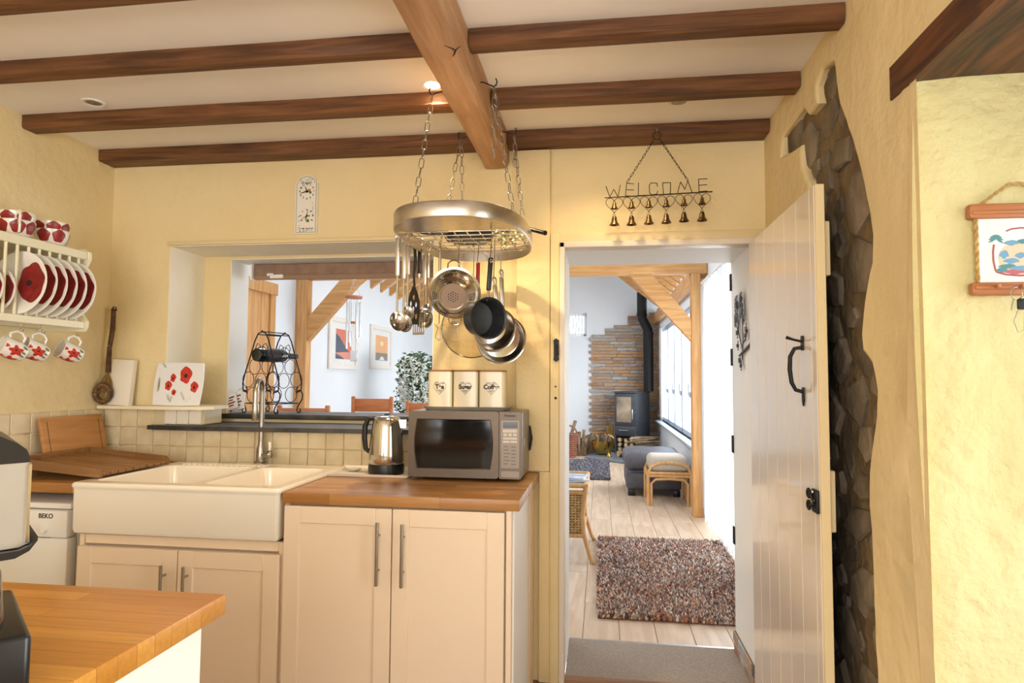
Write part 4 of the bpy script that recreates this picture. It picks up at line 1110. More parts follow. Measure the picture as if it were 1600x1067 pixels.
# red handled whisk
p = PY(747, 410, 2.58); zb = PY(746, 470, 2.58).z
t = thing('spatula', 'spatula with a red grip hanging behind the colander', 'utensil', (p.x, p.y, zb-.03))
MB(T(p.x, p.y, 0)).rbox(-.008, .008, -.005, .005, zb+.03, p.z, .004, 2).build('grip', mat('red_plastic', 'A81A1C', rough=.35), t)
MB().tube([(p.x, p.y, zb+.035), (p.x, p.y, zb-.03)], .003, 8).build('stem', steel, t)
s_hook(p.x, p.y, RG+.004, p.z-.012, (0, 1))
p = PY(686, 517, 2.60)
t = thing('egg_whisk', 'thin wire whisk hanging below the colander on the left', 'utensil', (p.x, p.y, p.z-.04))
m = MB()
for k in range(4):
    a = PI*k/4; pts = []
    for j in range(13):
        b_ = PI*j/12; s_ = math.sin(b_)**.8*.022; q = -.055*math.sin(b_)**1.2
        xx = math.cos(b_)*.022 if j in (0, 12) else math.copysign(s_, math.cos(b_))*abs(math.cos(b_))**.4
        pts.append((p.x+xx*math.cos(a), p.y+xx*math.sin(a), p.z+.03-abs(math.sin(b_))*.07))
    m.tube(pts, .0009, 5)
m.build('wires', steel, t)
MB().tube([(p.x, p.y, p.z+.03), (p.x, p.y, RG-.12)], .003, 8).build('stem', steel, t)
MB().tube([(p.x, p.y, RG-.13), (p.x, p.y, RG-.02)], .006, 10).build('grip', steel_b, t)
s_hook(p.x, p.y, RG+.004, RG-.038, (0, 1))
# things lying on the rack grid
t = thing('frying_pan', 'black frying pan lying on the rack with its handle poking out right', 'pan', (RCX-.03, 2.61, RG+.007))
MB(T(RCX-.03, 2.61, RG+.0075)).lathe(pan_lathe(.11, .035, .003), 40).build('body', nonstick, t, smooth=45)
q = PY(852, 364, 2.52)
MB().tube([(RCX+.08, 2.60, RG+.035), (RCX+.2, 2.56, RG+.05), (RCX+.29, 2.53, q.z+.004), (q.x, 2.52, q.z)], [.007, .008, .009, .010], 10).build('grip', black_p, t)
t = thing('skillet', 'small black pan at the left end of the rack, grip pointing left', 'pan', (RCX-.14, 2.43, RG+.007))
MB(T(RCX-.14, 2.43, RG+.0075)).lathe(pan_lathe(.075, .028, .003), 32).build('body', nonstick, t, smooth=45)
q = PY(621, 354, 2.5)
MB().tube([(RCX-.20, 2.44, RG+.029), (RCX-.235, 2.465, RZ1+.014), (q.x+.015, 2.49, q.z), (q.x, 2.5, q.z)], [.007, .008, .009, .010], 10).build('grip', black_p, t)
fl = thing('artificial_flowers', 'bunch of pale cream artificial flowers lying on the rack', 'flowers', (RCX+.1, 2.74, RG+.007))
rs = random.Random(11)
pale = mat('petal_cream', 'DCD6A0', 'EDE8C4', rough=.7, scale=30); leafp = mat('leaf_pale', '7E8A4A', 'A7A868', rough=.7, scale=30)
for nm, mm, cnt in (('petals', pale, 150), ('leaves', leafp, 70)):
    m = MB()
    for k in range(cnt):
        c = Vector((RCX+rs.uniform(.085, .2), rs.uniform(2.46, 2.80), RG+.01+rs.uniform(.004, .04)))
        if abs(c.x-RCX) > xw(c.y, .03): continue
        M_ = T(*c) @ Euler((rs.uniform(-1, 1), rs.uniform(-1, 1), rs.uniform(0, 6))).to_matrix().to_4x4()
        s_ = rs.uniform(.01, .018); m.add([(0, 0, 0), (s_*.6, s_*.5, .002), (0, s_*1.5, -.002), (-s_*.6, s_*.5, .002)], [(0,1,2,3)], M_)
    m.build(nm, mm, fl)

# ================================================================ MICROWAVE, TRAY, CANISTERS
MX0, MX1, MY0, MY1, MZ0, MZ1 = -.811, -.327, 2.663, 2.955, .954, 1.231
mw = thing('microwave', 'silver microwave oven on the oak worktop', 'microwave', ((MX0+MX1)/2, (MY0+MY1)/2, .94))
mwm = mat('microwave_silver', '675C52', '71665B', rough=.42, metal=.8, scale=60, stretch=(20,1,1))
MB().rbox(MX0+.004, MX1, MY0+.03, MY1, MZ0, MZ1, .006).build('casing', mat('microwave_case', '8E8A86', rough=.42, metal=.7), mw)
for x in (MX0+.06, MX1-.06):
    for y in (MY0+.07, MY1-.05): MB(T(x, y, .9405)).lathe([(0, 0), (.014, 0), (.016, .014), (0, .014)], 14).build('foot', black_p, mw)
xs = PY(779.5, 700, MY0).x
# door with a barrel shaped window
dm = MB(); wz0_, wz1_ = PY(720, 733, MY0).z, PY(720, 655, MY0).z
wx0, wx1 = PY(651, 690, MY0).x, PY(766, 690, MY0).x
def barrel(i, bulge=.012):
    x0, x1, z0, z1 = wx0+i, wx1-i, wz0_+i, wz1_-i; out = []
    for k in range(9): t = k/8; out.append((x1+bulge*math.sin(PI*t), z0+(z1-z0)*t))
    for k in range(9): t = k/8; out.append((x0-bulge*math.sin(PI*t), z1+(z0-z1)*t))
    return out
Mf = T(0, MY0, 0) @ R(90, 'X')
m = MB(Mf)
outer_d = rrect(MX0, xs-.001, MZ0, MZ1, .012)
cdt_plate(outer_d, [barrel(0)], 0, m)
loft(m, [[(p[0], p[1], 0) for p in outer_d], [(p[0], p[1], -.03) for p in outer_d]])
loft(m, [[(p[0], p[1], 0) for p in barrel(0)], [(p[0], p[1], -.006) for p in barrel(.004)]])
md = m.build('door', mwm, mw, smooth=30)
MB(Mf).prism(barrel(.003), -.010, -.005, 'z').build('window_frame', mat('gloss_black', '0B0B0C', rough=.08), md)
q = (PY(657, 690, MY0).x, PY(758, 690, MY0).x)
MB(Mf).prism(rrect(q[0], q[1], wz0_+.014, wz1_-.012, .004), -.0049, -.0044, 'z').build('window_screen', mat('dark_glass', '1C1A19', rough=.06), md)
# control panel
pm_ = MB(Mf); pr = rrect(xs+.001, MX1-.001, MZ0, MZ1, .006); pm_.prism(pr, -.03, 0, 'z'); cpn = pm_.build('control_panel', mwm, mw)
def pyx(px, py): v = PY(px, py, MY0); return v.x, v.z
def inset(nm, px0, py0, px1, py1, mm, proud=.0012, r_=.002):
    a = pyx(px0, py0); c = pyx(px1, py1); r_ = min(r_, abs(c[0]-a[0])/2.2, abs(a[1]-c[1])/2.2)
    return MB(Mf).prism(rrect(min(a[0], c[0]), max(a[0], c[0]), min(a[1], c[1]), max(a[1], c[1]), r_), -.002, proud, 'z').build(nm, mm, cpn)
inset('keypad', 783, 657, 811, 732, mat('keypad_grey', '8B8076', rough=.4, metal=.5), .0008, .004)
inset('display', 786, 659, 809, 669, mat('display_dark', '16181A', rough=.1), .0016)
btn = mat('button_pale', 'D8CFC2', rough=.4)
inset('button', 786, 671, 808, 676, btn, .0022)
for i in range(3): inset('button', 786.5+i*7.6, 677.2, 792.5+i*7.6, 681.2, btn, .0022, .004)
inset('button', 786, 683.2, 808, 687, btn, .0022); inset('button', 786, 688.4, 796.5, 692, btn, .0022); inset('button', 797.5, 688.4, 808, 692, btn, .0022)
for i in range(6):
    z = 697+i*5.4; inset('panel_print', 787, z, 793+(i*7 % 5), z+1.1, mat('print_dark', '4A443E', rough=.6), .0011, .0003); inset('panel_print', 799, z+1, 806, z+2.1, mat('print_dark', '4A443E', rough=.6), .0011, .0003)
inset('open_button', 783, 735.5, 811, 746, mat('open_btn', '8A7F74', rough=.4, metal=.6), .003, .003)
q = pyx(797, 649.5); text('brand_lettering', 'Panasonic', .0125, T(q[0], MY0-.0006, q[1]) @ R(90, 'X'), ink, cpn, ext=.0003, bold=.0003)
m = MB()
m.rbox(MX1+.0005, MX1+.002, MY0+.10, MY0+.107, MZ0+.13, MZ0+.16, .0005, 1); m.build('side_label', white_paint, mw)
MB(T(MX1-.006, MY1-.006, MZ0+.145) @ S(1, .6, 2.6)).lathe([(0, -.025), (.015, -.02), (.024, 0), (.015, .02), (0, .025)], 18).build('rear_duct', black_p, mw)
# tray
ty = 2.80; tx0, tx1 = PY(668, 635, ty-.05).x, PY(790, 635, ty-.05).x
tr = MB(); 
def tl(i, z): return [(p[0], p[1], z) for p in rrect(tx0-i, tx1+i, ty-.055-i, ty+.06+i, .02)]
loft(tr, [tl(.0, MZ1+.003), tl(.004, MZ1+.004), tl(.016, MZ1+.016), tl(.018, MZ1+.016), tl(.006, MZ1+.001), tl(0, MZ1+.0005)], True, True)
tag(tr.build('metal_tray', mat('tray_satin', 'B4AEA6', rough=.45, metal=.5)), 'shallow silver tray on top of the microwave', 'tray')
canm = mat('enamel_cream', 'E9DDBE', 'EDE3C8', rough=.25, scale=4, coat=.3)
lidm = mat('canister_lid', '9C6B3A', rough=.5)
rs = random.Random(4)
for (pa, pb, word) in ((668, 706, 'Tea'), (707.5, 746.5, 'Sugar'), (748, 788, 'Coffee')):
    xa, xb = PY(pa, 605, ty-.045).x, PY(pb, 605, ty-.045).x; zt_ = PY(720, 579, ty-.045).z; z0 = MZ1+.0045
    t = thing('canister', 'cream canister marked '+word+' on the microwave tray', 'canister', ((xa+xb)/2, ty, z0), 'tea, sugar and coffee canisters')
    cx_ = (xa+xb)/2; w_ = (xb-xa)/2-.001
    MB().rbox(cx_-w_, cx_+w_, ty-.045, ty+.045, z0, zt_-.004, .012, 4, edges='z').build('body', canm, t, smooth=30)
    MB().rbox(cx_-w_-.0005, cx_+w_+.0005, ty-.0455, ty+.0455, zt_-.005, zt_+.003, .012, 4, edges='z').build('lid', lidm, t, smooth=30)
    hz = PY(720, 606, ty-.045).z; hs = .0285
    # heart made of small printed dots and scrolls
    hm = MB(); grey_p = mat('heart_print', '6C6558', rough=.7)
    def hin(x, y): x *= 1.15; y = y*1.15+.1; return (x*x+y*y-1)**3-x*x*y**3 < 0
    for k in range(900):
        x, y = rs.uniform(-1.1, 1.1), rs.uniform(-1.2, 1.2)
        if hin(x*1.05, y*1.05) and not (abs(y-.12) < .42):
            r_ = rs.uniform(.0005, .0012); a0 = rs.uniform(0, 6)
            hm.add([(cx_+x*hs+r_*math.cos(a0+2*PI*j/5), ty-.0453, hz+y*hs+r_*math.sin(a0+2*PI*j/5)) for j in range(5)], [(0,1,2,3,4)])
    pts = []
    for k in range(36):
        a = 2*PI*k/36; X_ = math.sin(a)**3; Y_ = (13*math.cos(a)-5*math.cos(2*a)-2*math.cos(3*a)-math.cos(4*a))/16
        pts.append((cx_+X_*hs, ty-.0453, hz+Y_*hs*1.02))
    hm.tube(pts, .0006, 4, closed=True); hm.build('heart_print', grey_p, t)
    text('lettering', word, .026, T(cx_, ty-.0456, hz+.004) @ R(90, 'X'), ink, t, ext=.0002, bold=.0012)
    text('lettering', word.upper(), .006, T(cx_, ty-.0456, hz-.012) @ R(90, 'X'), ink, t, ext=.0002)

# ================================================================ KETTLE AND ITS TRAY
kx, ky = PZ(604, 735, .95).x, 2.80
kx = PY(604, 700, ky).x
tr2x0, tr2x1 = PZ(514, 739, .945).x, -.83
t2 = MB()
def tl2(i, z): return [(p[0], p[1], z) for p in rrect(tr2x0-i, tr2x1+i, 2.705-i, 2.95+i, .015)]
loft(t2, [tl2(0, .9425), tl2(.006, .943), tl2(.012, .953), tl2(.014, .953), tl2(.008, .9412), tl2(0, .9405)], True, True)
tag(t2.build('serving_tray', mat('tray_white', 'EDE6DA', rough=.3)), 'flat white tray under the kettle', 'tray')
zk = .9435
kt = thing('kettle', 'polished steel electric kettle with a black base on the white tray', 'kettle', (kx, ky, zk))
r0 = .079; kh = PY(604, 648, ky).z-zk
MB(T(kx, ky, zk)).lathe([(0, 0), (r0-.004, 0), (r0, .004), (r0+.001, .03), (r0-.001, .045), (0, .045)], 40).build('base', black_p, kt)
MB(T(kx, ky, zk)).lathe([(r0-.003, .045), (r0, .05), (r0-.001, .09), (r0-.006, kh*.6), (r0-.012, kh*.8), (r0-.017, kh*.9), (r0-.024, kh*.955), (r0-.035, kh*.98), (0, kh*.985)], 48).build('body', steel, kt, smooth=60)
MB(T(kx, ky, zk)).lathe([(0, kh*1.02), (.012, kh*1.02), (.014, kh*1.0), (.03, kh*.995), (.038, kh*.985), (.038, kh*.97)], 24).build('lid', black_p, kt)
hd = [(kx-r0+.018, ky-.01, zk+kh*.93), (kx-r0-.004, ky-.012, zk+kh*.93), (kx-r0-.018, ky-.014, zk+kh*.8), (kx-r0-.02, ky-.014, zk+kh*.6), (kx-r0-.014, ky-.013, zk+kh*.42), (kx-r0+.004, ky-.01, zk+kh*.36)]
MB().tube(hd, [.009, .011, .012, .012, .011, .009], 10).build('handle', black_p, kt)
MB(T(kx, ky, zk)).prism([(r0-.03, -.018), (r0+.012, -.006), (r0+.012, .006), (r0-.03, .018)], kh*.78, kh*.92, 'z').build('spout', steel, kt)
ds = PZ(553, 734, .948)
t = MB(T(ds.x, ds.y, .944)).lathe([(0, 0), (.02, 0), (.034, .008), (.035, .009), (.032, .009), (.019, .003), (0, .003)], 28)
t = t.build('small_dish', mat('dish_glaze', 'D5D6C6', rough=.2)); tag(t, 'small pale oval dish on the white tray beside the kettle', 'dish'); 
cd_ = PZ(534, 733, .945)
tag(MB(T(cd_.x, cd_.y, .9437)).lathe([(0, 0), (.022, 0), (.026, .005), (.022, .007), (0, .007)], 22).build('tea_coaster', mat('coaster', 'C9C6B8', rough=.5)), 'round pale coaster on the tray left of the dish', 'coaster')

# ================================================================ TAP
tb0 = PZ(407, 723, SZ); tx, tyy = tb0.x, tb0.y
tap = thing('kitchen_tap', 'tall brushed nickel swan-neck tap behind the sink', 'tap', (tx, tyy, SZ))
MB(T(tx, tyy, SZ+.0005)).lathe([(0, 0), (.027, 0), (.028, .006), (.022, .012), (.021, .05), (.019, .07), (.014, .09), (.0125, .1), (0, .1)], 26).build('body', nickel, tap, smooth=50)
ztop = PY(401, 589, tyy).z; rn = .062
dirv = Vector((.26, -.96, 0)).normalized()
pts = [Vector((tx, tyy, SZ+.09)), Vector((tx, tyy, SZ+.2)), Vector((tx, tyy, ztop-rn-.012))]
for k in range(1, 13):
    a = PI*k/12; pts.append(Vector((tx, tyy, ztop-rn-.012))+dirv*(rn-rn*math.cos(a))+Vector((0, 0, rn*math.sin(a))))
pts.append(pts[-1]+Vector((0, 0, -.05)))
MB().tube(pts, .0125, 16).build('swan_neck', nickel, tap, smooth=60)
e = pts[-1]
MB(T(e.x, e.y, e.z-.08)).lathe([(0, 0), (.013, 0), (.015, .003), (.0155, .05), (.0135, .085), (0, .085)], 20).build('spray_head', nickel, tap)
MB().tube([(tx, tyy, SZ+.04), (tx+.03, tyy-.01, SZ+.038), (tx+.05, tyy-.018, SZ+.042)], [.014, .013, .012], 14).build('valve_arm', nickel, tap)
MB(T(tx+.055, tyy-.02, SZ+.045)).lathe([(0, -.02), (.012, -.018), (.018, -.006), (.018, .004), (.012, .014), (.006, .018), (0, .018)], 20).build('valve', nickel, tap)
MB().tube([(tx+.055, tyy-.02, SZ+.055), (tx+.06, tyy-.024, SZ+.08), (tx+.058, tyy-.026, SZ+.105)], [.004, .007, .0085], 12).build('lever', china, tap)

# ================================================================ LEFT CORNER: boards, drainer, shelf items
pine = mat('pine_board', 'B07A42', 'C48F56', rough=.5, scale=3, stretch=(10,1,10), dist=.5)
ch_m = mat('drainer_wood', '7E5832', '9A6E42', rough=.45, scale=3, stretch=(1,10,10), dist=.5)
# chopping board leaning on the left wall
xt, xb_ = -2.497, -2.445
za = PX(57, 657, xt); zb = PX(150, 645, xt); zc = PX(166, 702, xb_)
yl, yr = za.y, zb.y; zt_ = (za.z+zb.z)/2
b0 = Vector((xb_, yl, .9415)); b1 = Vector((xb_, yr+.02, .9415)); up_ = Vector((xt-xb_, 0, zt_-.9415)); nrm = up_.cross(b1-b0).normalized()
Mb = Matrix((((b1-b0).normalized().x, up_.normalized().x, nrm.x, b0.x), ((b1-b0).normalized().y, up_.normalized().y, nrm.y, b0.y), ((b1-b0).normalized().z, up_.normalized().z, nrm.z, b0.z), (0, 0, 0, 1)))
cbw = (b1-b0).length; cbh = up_.length
cb = thing('chopping_board', 'pale wooden chopping board leaning against the left wall tiles', 'board', b0)
MB(Mb).rbox(0, cbw, 0, cbh, -.018, 0, .004, 2).build('board', pine, cb)
gv = MB(Mb)
sgn = 1
for (x0, x1, y0, y1) in ((.03, .033, .02, cbh-.02), (cbw-.033, cbw-.03, .02, cbh-.02)): gv.box(x0, x1, y0, y1, -.0005, .0006); gv.box(x0, x1, y0, y1, -.0186, -.0175)
gv.build('groove', mat('groove_dark', '5A3818', rough=.7), cb)
# wooden draining board, sloping to the sink
dA = Vector((-2.405, 2.37, 1.006)); 
zr, zl = .979, 1.012
x0d, x1d, y0d, y1d = -2.405, -2.005, 2.385, 2.775
drn = thing('draining_board', 'grooved wooden draining board sloping down to the sink', 'draining board', (-2.2, 2.55, .942))
Md = Matrix.Translation((x1d, 0, zr)) @ R(math.degrees(math.atan2(zl-zr, x1d-x0d)), 'Y')
L_ = (x1d-x0d)/math.cos(math.atan2(zl-zr, x1d-x0d))
m = MB(Md)
ns = 9; sw = (y1d-y0d)/ns
for k in range(ns):
    MB(Md).rbox(-L_, 0, y0d+k*sw+.003, y0d+(k+1)*sw-.003, -.014, -.001, .002, 1).build('slat', ch_m, drn)
MB(Md).box(-L_, -.004, y0d+.002, y1d-.002, -.018, -.009).build('base_board', mat('drainer_dark', '5E3A1C', rough=.6), drn)
def rail(y0, y1):
    m_ = MB(Md); m_.prism([(-L_, -.02), (0, -.02), (0, .0), (-.02, .018), (-L_, .018)], y0, y1, 'y'); m_.build('side_rail', ch_m, drn)
rail(y0d-.02, y0d); rail(y1d, y1d+.02)
MB(Md).rbox(-L_-.02, -L_, y0d-.02, y1d+.02, -.02, .018, .003, 1).build('end_rail', ch_m, drn)
MB().rbox(x0d-.015, x0d+.02, y0d, y1d, .9405, .975, .002, 1).build('foot', ch_m, drn)
MB().rbox(x1d-.06, x1d-.04, y0d, y1d, .9405, .947, .002, 1).build('foot', ch_m, drn)
# white upright slab on the shelf
a = PY(171, 634, 2.95); c = PY(208, 562, 2.95)
t = MB(T((a.x+c.x)/2, 2.95, 1.2225) @ R(-4, 'X') @ R(2, 'Y'))
w_ = abs(PY(206, 600, 2.95).x-PY(173, 600, 2.95).x)/2
t.rbox(-w_, w_, -.02, .012, 0, c.z-1.2225, .003, 2)
tag(t.build('white_slab', mat('white_card', 'EFE7D8', rough=.5)), 'plain white upright slab standing on the corner shelf', 'board')
# poppy chopping board
pa, pb = PY(244, 600, 2.99), PY(322, 600, 3.0); bw2 = (pb.x-pa.x)/2; bh2 = PY(285, 566, 3.0).z-1.2225; bcx = (pa.x+pb.x)/2
Mp = T(bcx, 2.965, 1.2228) @ R(-9, 'X') @ R(90, 'X')
pbd = thing('poppy_board', 'white plastic chopping board printed with red poppies on the shelf', 'board', (bcx, 2.965, 1.2225))
def bow(w_, h_, b_):
    out = []
    for k in range(10): t_ = k/9; out.append((-w_*.93+2*w_*.93*t_, -b_*math.sin(PI*t_)*.6+.004))
    for k in range(10): t_ = k/9; out.append((w_*.93+b_*math.sin(PI*t_), .006+(h_-.012)*t_))
    for k in range(10): t_ = k/9; out.append((w_*.93-2*w_*.93*t_, h_-.004+b_*math.sin(PI*t_)*.4))
    for k in range(10): t_ = k/9; out.append((-w_*.93-b_*math.sin(PI*t_), h_-.006-(h_-.012)*t_))
    return out
ob = bow(bw2, bh2, .007); hl_ = [(-bw2*.8+.009*math.cos(2*PI*k/16), bh2*.48+.036*math.sin(2*PI*k/16)) for k in range(16)]
m = MB(Mp)
cdt_plate(ob, [hl_], .010, m); cdt_plate(ob, [hl_], 0, m)
loft(m, [[(p[0], p[1], 0) for p in ob], [(p[0], p[1], .010) for p in ob]]); loft(m, [[(p[0], p[1], 0) for p in hl_], [(p[0], p[1], .010) for p in hl_]])
m.build('board', mat('board_white', 'EDEEF0', rough=.35), pbd)
pr_ = mat('poppy_red', 'C22A22', 'D8432F', rough=.5, scale=40); pdk = mat('poppy_core', '2A1A1C', rough=.6); pgr = mat('poppy_leaf', '6E8460', rough=.6)
def poppy(x, z, r_, sx=1, parent=pbd, M_=Mp, zz=.0103):
    rs = random.Random(int(x*9999+z*777)); m_ = MB(M_); n = 22
    m_.add([(x+sx*r_*(1+.12*math.sin(5*2*PI*k/n+1)+rs.uniform(-.05, .05))*math.cos(2*PI*k/n), z+r_*(1+.1*math.sin(4*2*PI*k/n))*math.sin(2*PI*k/n), zz) for k in range(n)], [tuple(range(n))])
    o = m_.build('printed_poppy', pr_, parent)
    if r_ > .014: MB(M_).add([(x+sx*r_*.28*math.cos(2*PI*k/10), z-r_*.1+r_*.28*math.sin(2*PI*k/10), zz+.0003) for k in range(10)], [tuple(range(10))]).build('printed_centre', pdk, o)
def pb_xy(zx, zy):   # from zoom coordinates on the board
    return ((zx-1120)/3.953/78*2*bw2, (525-zy)/3.953/66*bh2)
for zx, zy, r_, sx in ((1162, 340, .034, .75), (1224, 412, .022, .75), (1060, 405, .019, .8), (1084, 358, .017, .7), (1100, 445, .012, .8)):
    x, z = pb_xy(zx, zy); poppy(x, z, r_*1.25, sx)
lf_ = MB(Mp)
for zx, zy, L2, ang in ((1020, 285, .03, 130), (1160, 470, .045, 120), (1070, 480, .03, 110), (1085, 490, .03, 80), (1205, 470, .035, 95), (1190, 480, .04, 80)):
    x, z = pb_xy(zx, zy); a = math.radians(ang); d_ = (math.cos(a), math.sin(a)); n_ = (-d_[1], d_[0])
    lf_.add([(x-d_[0]*L2/2-n_[0]*.0006, z-d_[1]*L2/2-n_[1]*.0006, .0102), (x-d_[0]*L2/2+n_[0]*.0006, z-d_[1]*L2/2+n_[1]*.0006, .0102), (x+d_[0]*L2/2, z+d_[1]*L2/2, .0102)], [(0,1,2)])
    if L2 > .028 and zx not in (1205, 1190):
        for k in range(5):
            for s_ in (-1, 1):
                bx, bz = x+d_[0]*L2*(k/5-.4), z+d_[1]*L2*(k/5-.4); aa = a+s_*.6; e_ = (math.cos(aa)*.011, math.sin(aa)*.011)
                lf_.add([(bx, bz, .0102), (bx+e_[0]*.5-e_[1]*.12, bz+e_[1]*.5+e_[0]*.12, .0102), (bx+e_[0], bz+e_[1], .0102), (bx+e_[0]*.5+e_[1]*.12, bz+e_[1]*.5-e_[0]*.12, .0102)], [(0,1,2,3)])
lf_.build('printed_leaves', pgr, pbd)
# hanging dried ornament in the corner
ht = PY(164, 482, 2.93); hb2 = PY(156, 632, 2.93); hx_ = max(ht.x, -2.46)
orn = thing('dried_ornament', 'rustic stick with dried straw and nut wreath in the wall corner', 'wall ornament', (hx_, 2.93, hb2.z))
brk = mat('bark', '3A2818', '6A4C30', rough=.8, scale=30, bump=.4)
MB().tube([(hx_, 2.95, ht.z), (hx_+.004, 2.945, ht.z-.1), (hx_-.006, 2.94, ht.z-.2), (hx_-.008, 2.94, hb2.z+.16)], [.011, .012, .011, .013], 10).build('stick', brk, orn)
MB().tube([(hx_-.012, 2.955, ht.z-.006), (hx_-.006, 2.955, ht.z+.012), (hx_+.008, 2.955, ht.z+.008), (hx_+.016, 2.95, ht.z-.01)], .003, 7).build('loop', brk, orn)
for dz in (.10, .19): MB(T(hx_-.002, 2.932, ht.z-dz) @ R(90, 'X')).tube([(.004*math.cos(k*PI/5), .004*math.sin(k*PI/5), .004) for k in range(10)], .001, 5, closed=True).build('eyelet', steel, orn)
rs = random.Random(2); m = MB(); cz = hb2.z+.058
for k in range(70):
    a = rs.uniform(0, 2*PI); r_ = rs.uniform(.02, .052)
    m.tube([(hx_-.008, 2.94, cz+.11), (hx_-.008+r_*.6*math.cos(a), 2.93+r_*.35*math.sin(a), cz+.06), (hx_-.012+r_*math.cos(a), 2.925+r_*.4*math.sin(a), cz+rs.uniform(-.01, .02))], .0012, 4)
m.build('straw', mat('straw', '7E6238', 'A88850', rough=.8, scale=30), orn)
nut = mat('nutshell', '5E4228', '80603C', rough=.6, scale=30, rnd=.2)
for k in range(15):
    a = 2*PI*k/15; M_ = T(hx_-.012+.042*math.cos(a), 2.915, cz+.042*math.sin(a)) @ R(math.degrees(-a), 'Y')
    MB(M_ @ S(1, 1, .85)).lathe([(0, -.016), (.008, -.013), (.012, -.004), (.012, .004), (.008, .013), (0, .016)], 10).build('nut', nut, orn)
MB(T(hx_-.012, 2.925, cz) @ R(90, 'X')).lathe([(.05, 0), (.056, .01), (.05, .02), (.03, .012), (.03, 0)], 24).build('wreath_ring', brk, orn)

# ================================================================ PLATE RACK WITH CHINA
XF = -2.30; prk_e = PX(133, 450, XF).y
zT = PX(60, 383, XF).z; zB = PX(60, 500, XF).z
yn_ = 1.55
pr = thing('plate_rack', 'cream painted wooden plate rack on the left wall', 'plate rack', (XL+.1, (yn_+prk_e)/2, zB-.02))
MB().rbox(XF-.012, XF+.006, yn_, prk_e, zT-.016, zT+.022, .003, 1).build('top_rail', rack_paint, pr)
MB().rbox(XL+.003, XF-.012, yn_, prk_e, zT+.004, zT+.020, .002, 1).build('top_shelf', rack_paint, pr)
MB().rbox(XF-.012, XF+.006, yn_, prk_e, zB-.018, zB+.014, .003, 1).build('bottom_rail', rack_paint, pr)
MB().rbox(XL+.003, XL+.02, yn_, prk_e, zB-.018, zB+.014, .003, 1).build('back_rail', rack_paint, pr)
m = MB(); ep = [(XL+.003, zB-.03), (XF+.0, zB-.03), (XF+.012, zB-.01), (XF+.014, zB+.015), (XF-.01, zB+.045), (XF-.05, zB+.08), (XF-.06, (zT+zB)/2), (XF-.05, zT-.09), (XF-.005, zT-.05), (XF+.014, zT-.01), (XF+.012, zT+.02), (XF-.01, zT+.035), (XL+.003, zT+.035)]
m.prism(ep, prk_e, prk_e+.016, 'y', M=None)
m.v = [Vector((p[0], p[1], p[2])) for p in m.v]
m.build('end_panel', rack_paint, pr)
dow = MB(); pitch = .0505; k = 0; y = prk_e-.04
while y > yn_:
    MB().tube([(XF-.003, y, zB), (XF-.003, y, zT)], .0058, 8).build('dowel', rack_paint, pr)
    MB().tube([(XL+.012, y, zB), (XL+.012, y, zT+.01)], .0058, 8).build('dowel', rack_paint, pr)
    y -= pitch
def plate_mesh(R_):
    return [(0, 0), (R_*.55, 0), (R_*.6, .002), (R_*.72, .010), (R_, .016), (R_+.001, .018), (R_*.98, .019), (R_*.7, .013), (R_*.58, .005), (0, .004)]
pop_d = mat('poppy_dark', '7E1A1E', '9C2A26', rough=.3, scale=30)
def plate(y, R_, big, label):
    cxp = XF-.085+(.072 if big else .02); cz = zB+.016+R_*.985
    t = thing('dinner_plate' if big else 'side_plate', label, 'plate', (cxp, y, cz-R_), 'poppy plates in the rack')
    M_ = frame((cxp, y+.009, cz), (1, 0, 0), (.0, -1, .06))
    MB(M_).lathe(plate_mesh(R_), 40).build('dish', china, t, smooth=50)
    n = 40; rs = random.Random(3)
    m_ = MB(M_); c0 = (R_*.42, .0); rr_ = R_*.5
    sgx = 1
    pts = [(c0[0]+rr_*(1+.06*math.sin(6*2*PI*k/n))*math.cos(2*PI*k/n), c0[1]+rr_*1.25*(1+.06*math.cos(5*2*PI*k/n))*math.sin(2*PI*k/n)) for k in range(n)]
    def hgt(a, c):
        r_ = math.hypot(a, c)/R_
        return .0048 if r_ < .58 else (.005+(r_-.58)/.12*.008 if r_ < .7 else .013+(r_-.7)/.28*.006)
    P = [[(c0[0]+(p[0]-c0[0])*f, c0[1]+(p[1]-c0[1])*f) for p in pts] for f in (1, .8, .6, .4, .2)]
    P = [[(a*min(1, .97*R_/max(1e-6, math.hypot(a, c))), c*min(1, .97*R_/max(1e-6, math.hypot(a, c)))) for a, c in l] for l in P]
    loft(m_, [[(a, c, hgt(a, c)+.0014) for a, c in l] for l in P], False, True)
    po = m_.build('printed_poppy', pop_d, t)
    MB(M_).add([(c0[0]-R_*.12+R_*.1*math.cos(2*PI*k/12), R_*.1*math.sin(2*PI*k/12), .0078) for k in range(12)], [tuple(range(12))]).build('printed_centre', pdk, po)
    if big:
        MB(M_).tube([(-R_*.05+R_*.22*math.cos(math.radians(a_)), R_*.35+R_*.3*math.sin(math.radians(a_)), .0056) for a_ in range(60, 300, 20)], .0006, 4).build('printed_stem', ink, t)
yy = prk_e-.06
ords = ['frontmost at the far end', 'second from the far end', 'third from the far end', 'fourth from the far end', 'fifth from the far end', 'sixth from the far end']
for k in range(6): plate(yy-k*pitch, .128, True, 'large white dinner plate with dark red poppy, '+ords[k].replace('frontmost', 'rearmost')+' of the rack')
for k in range(4): plate(yy-(6+k)*pitch, .092, False, 'small white side plate with red poppy, '+['next to the large plates', 'second from the large plates', 'third from the large plates', 'fourth from the large plates'][k])
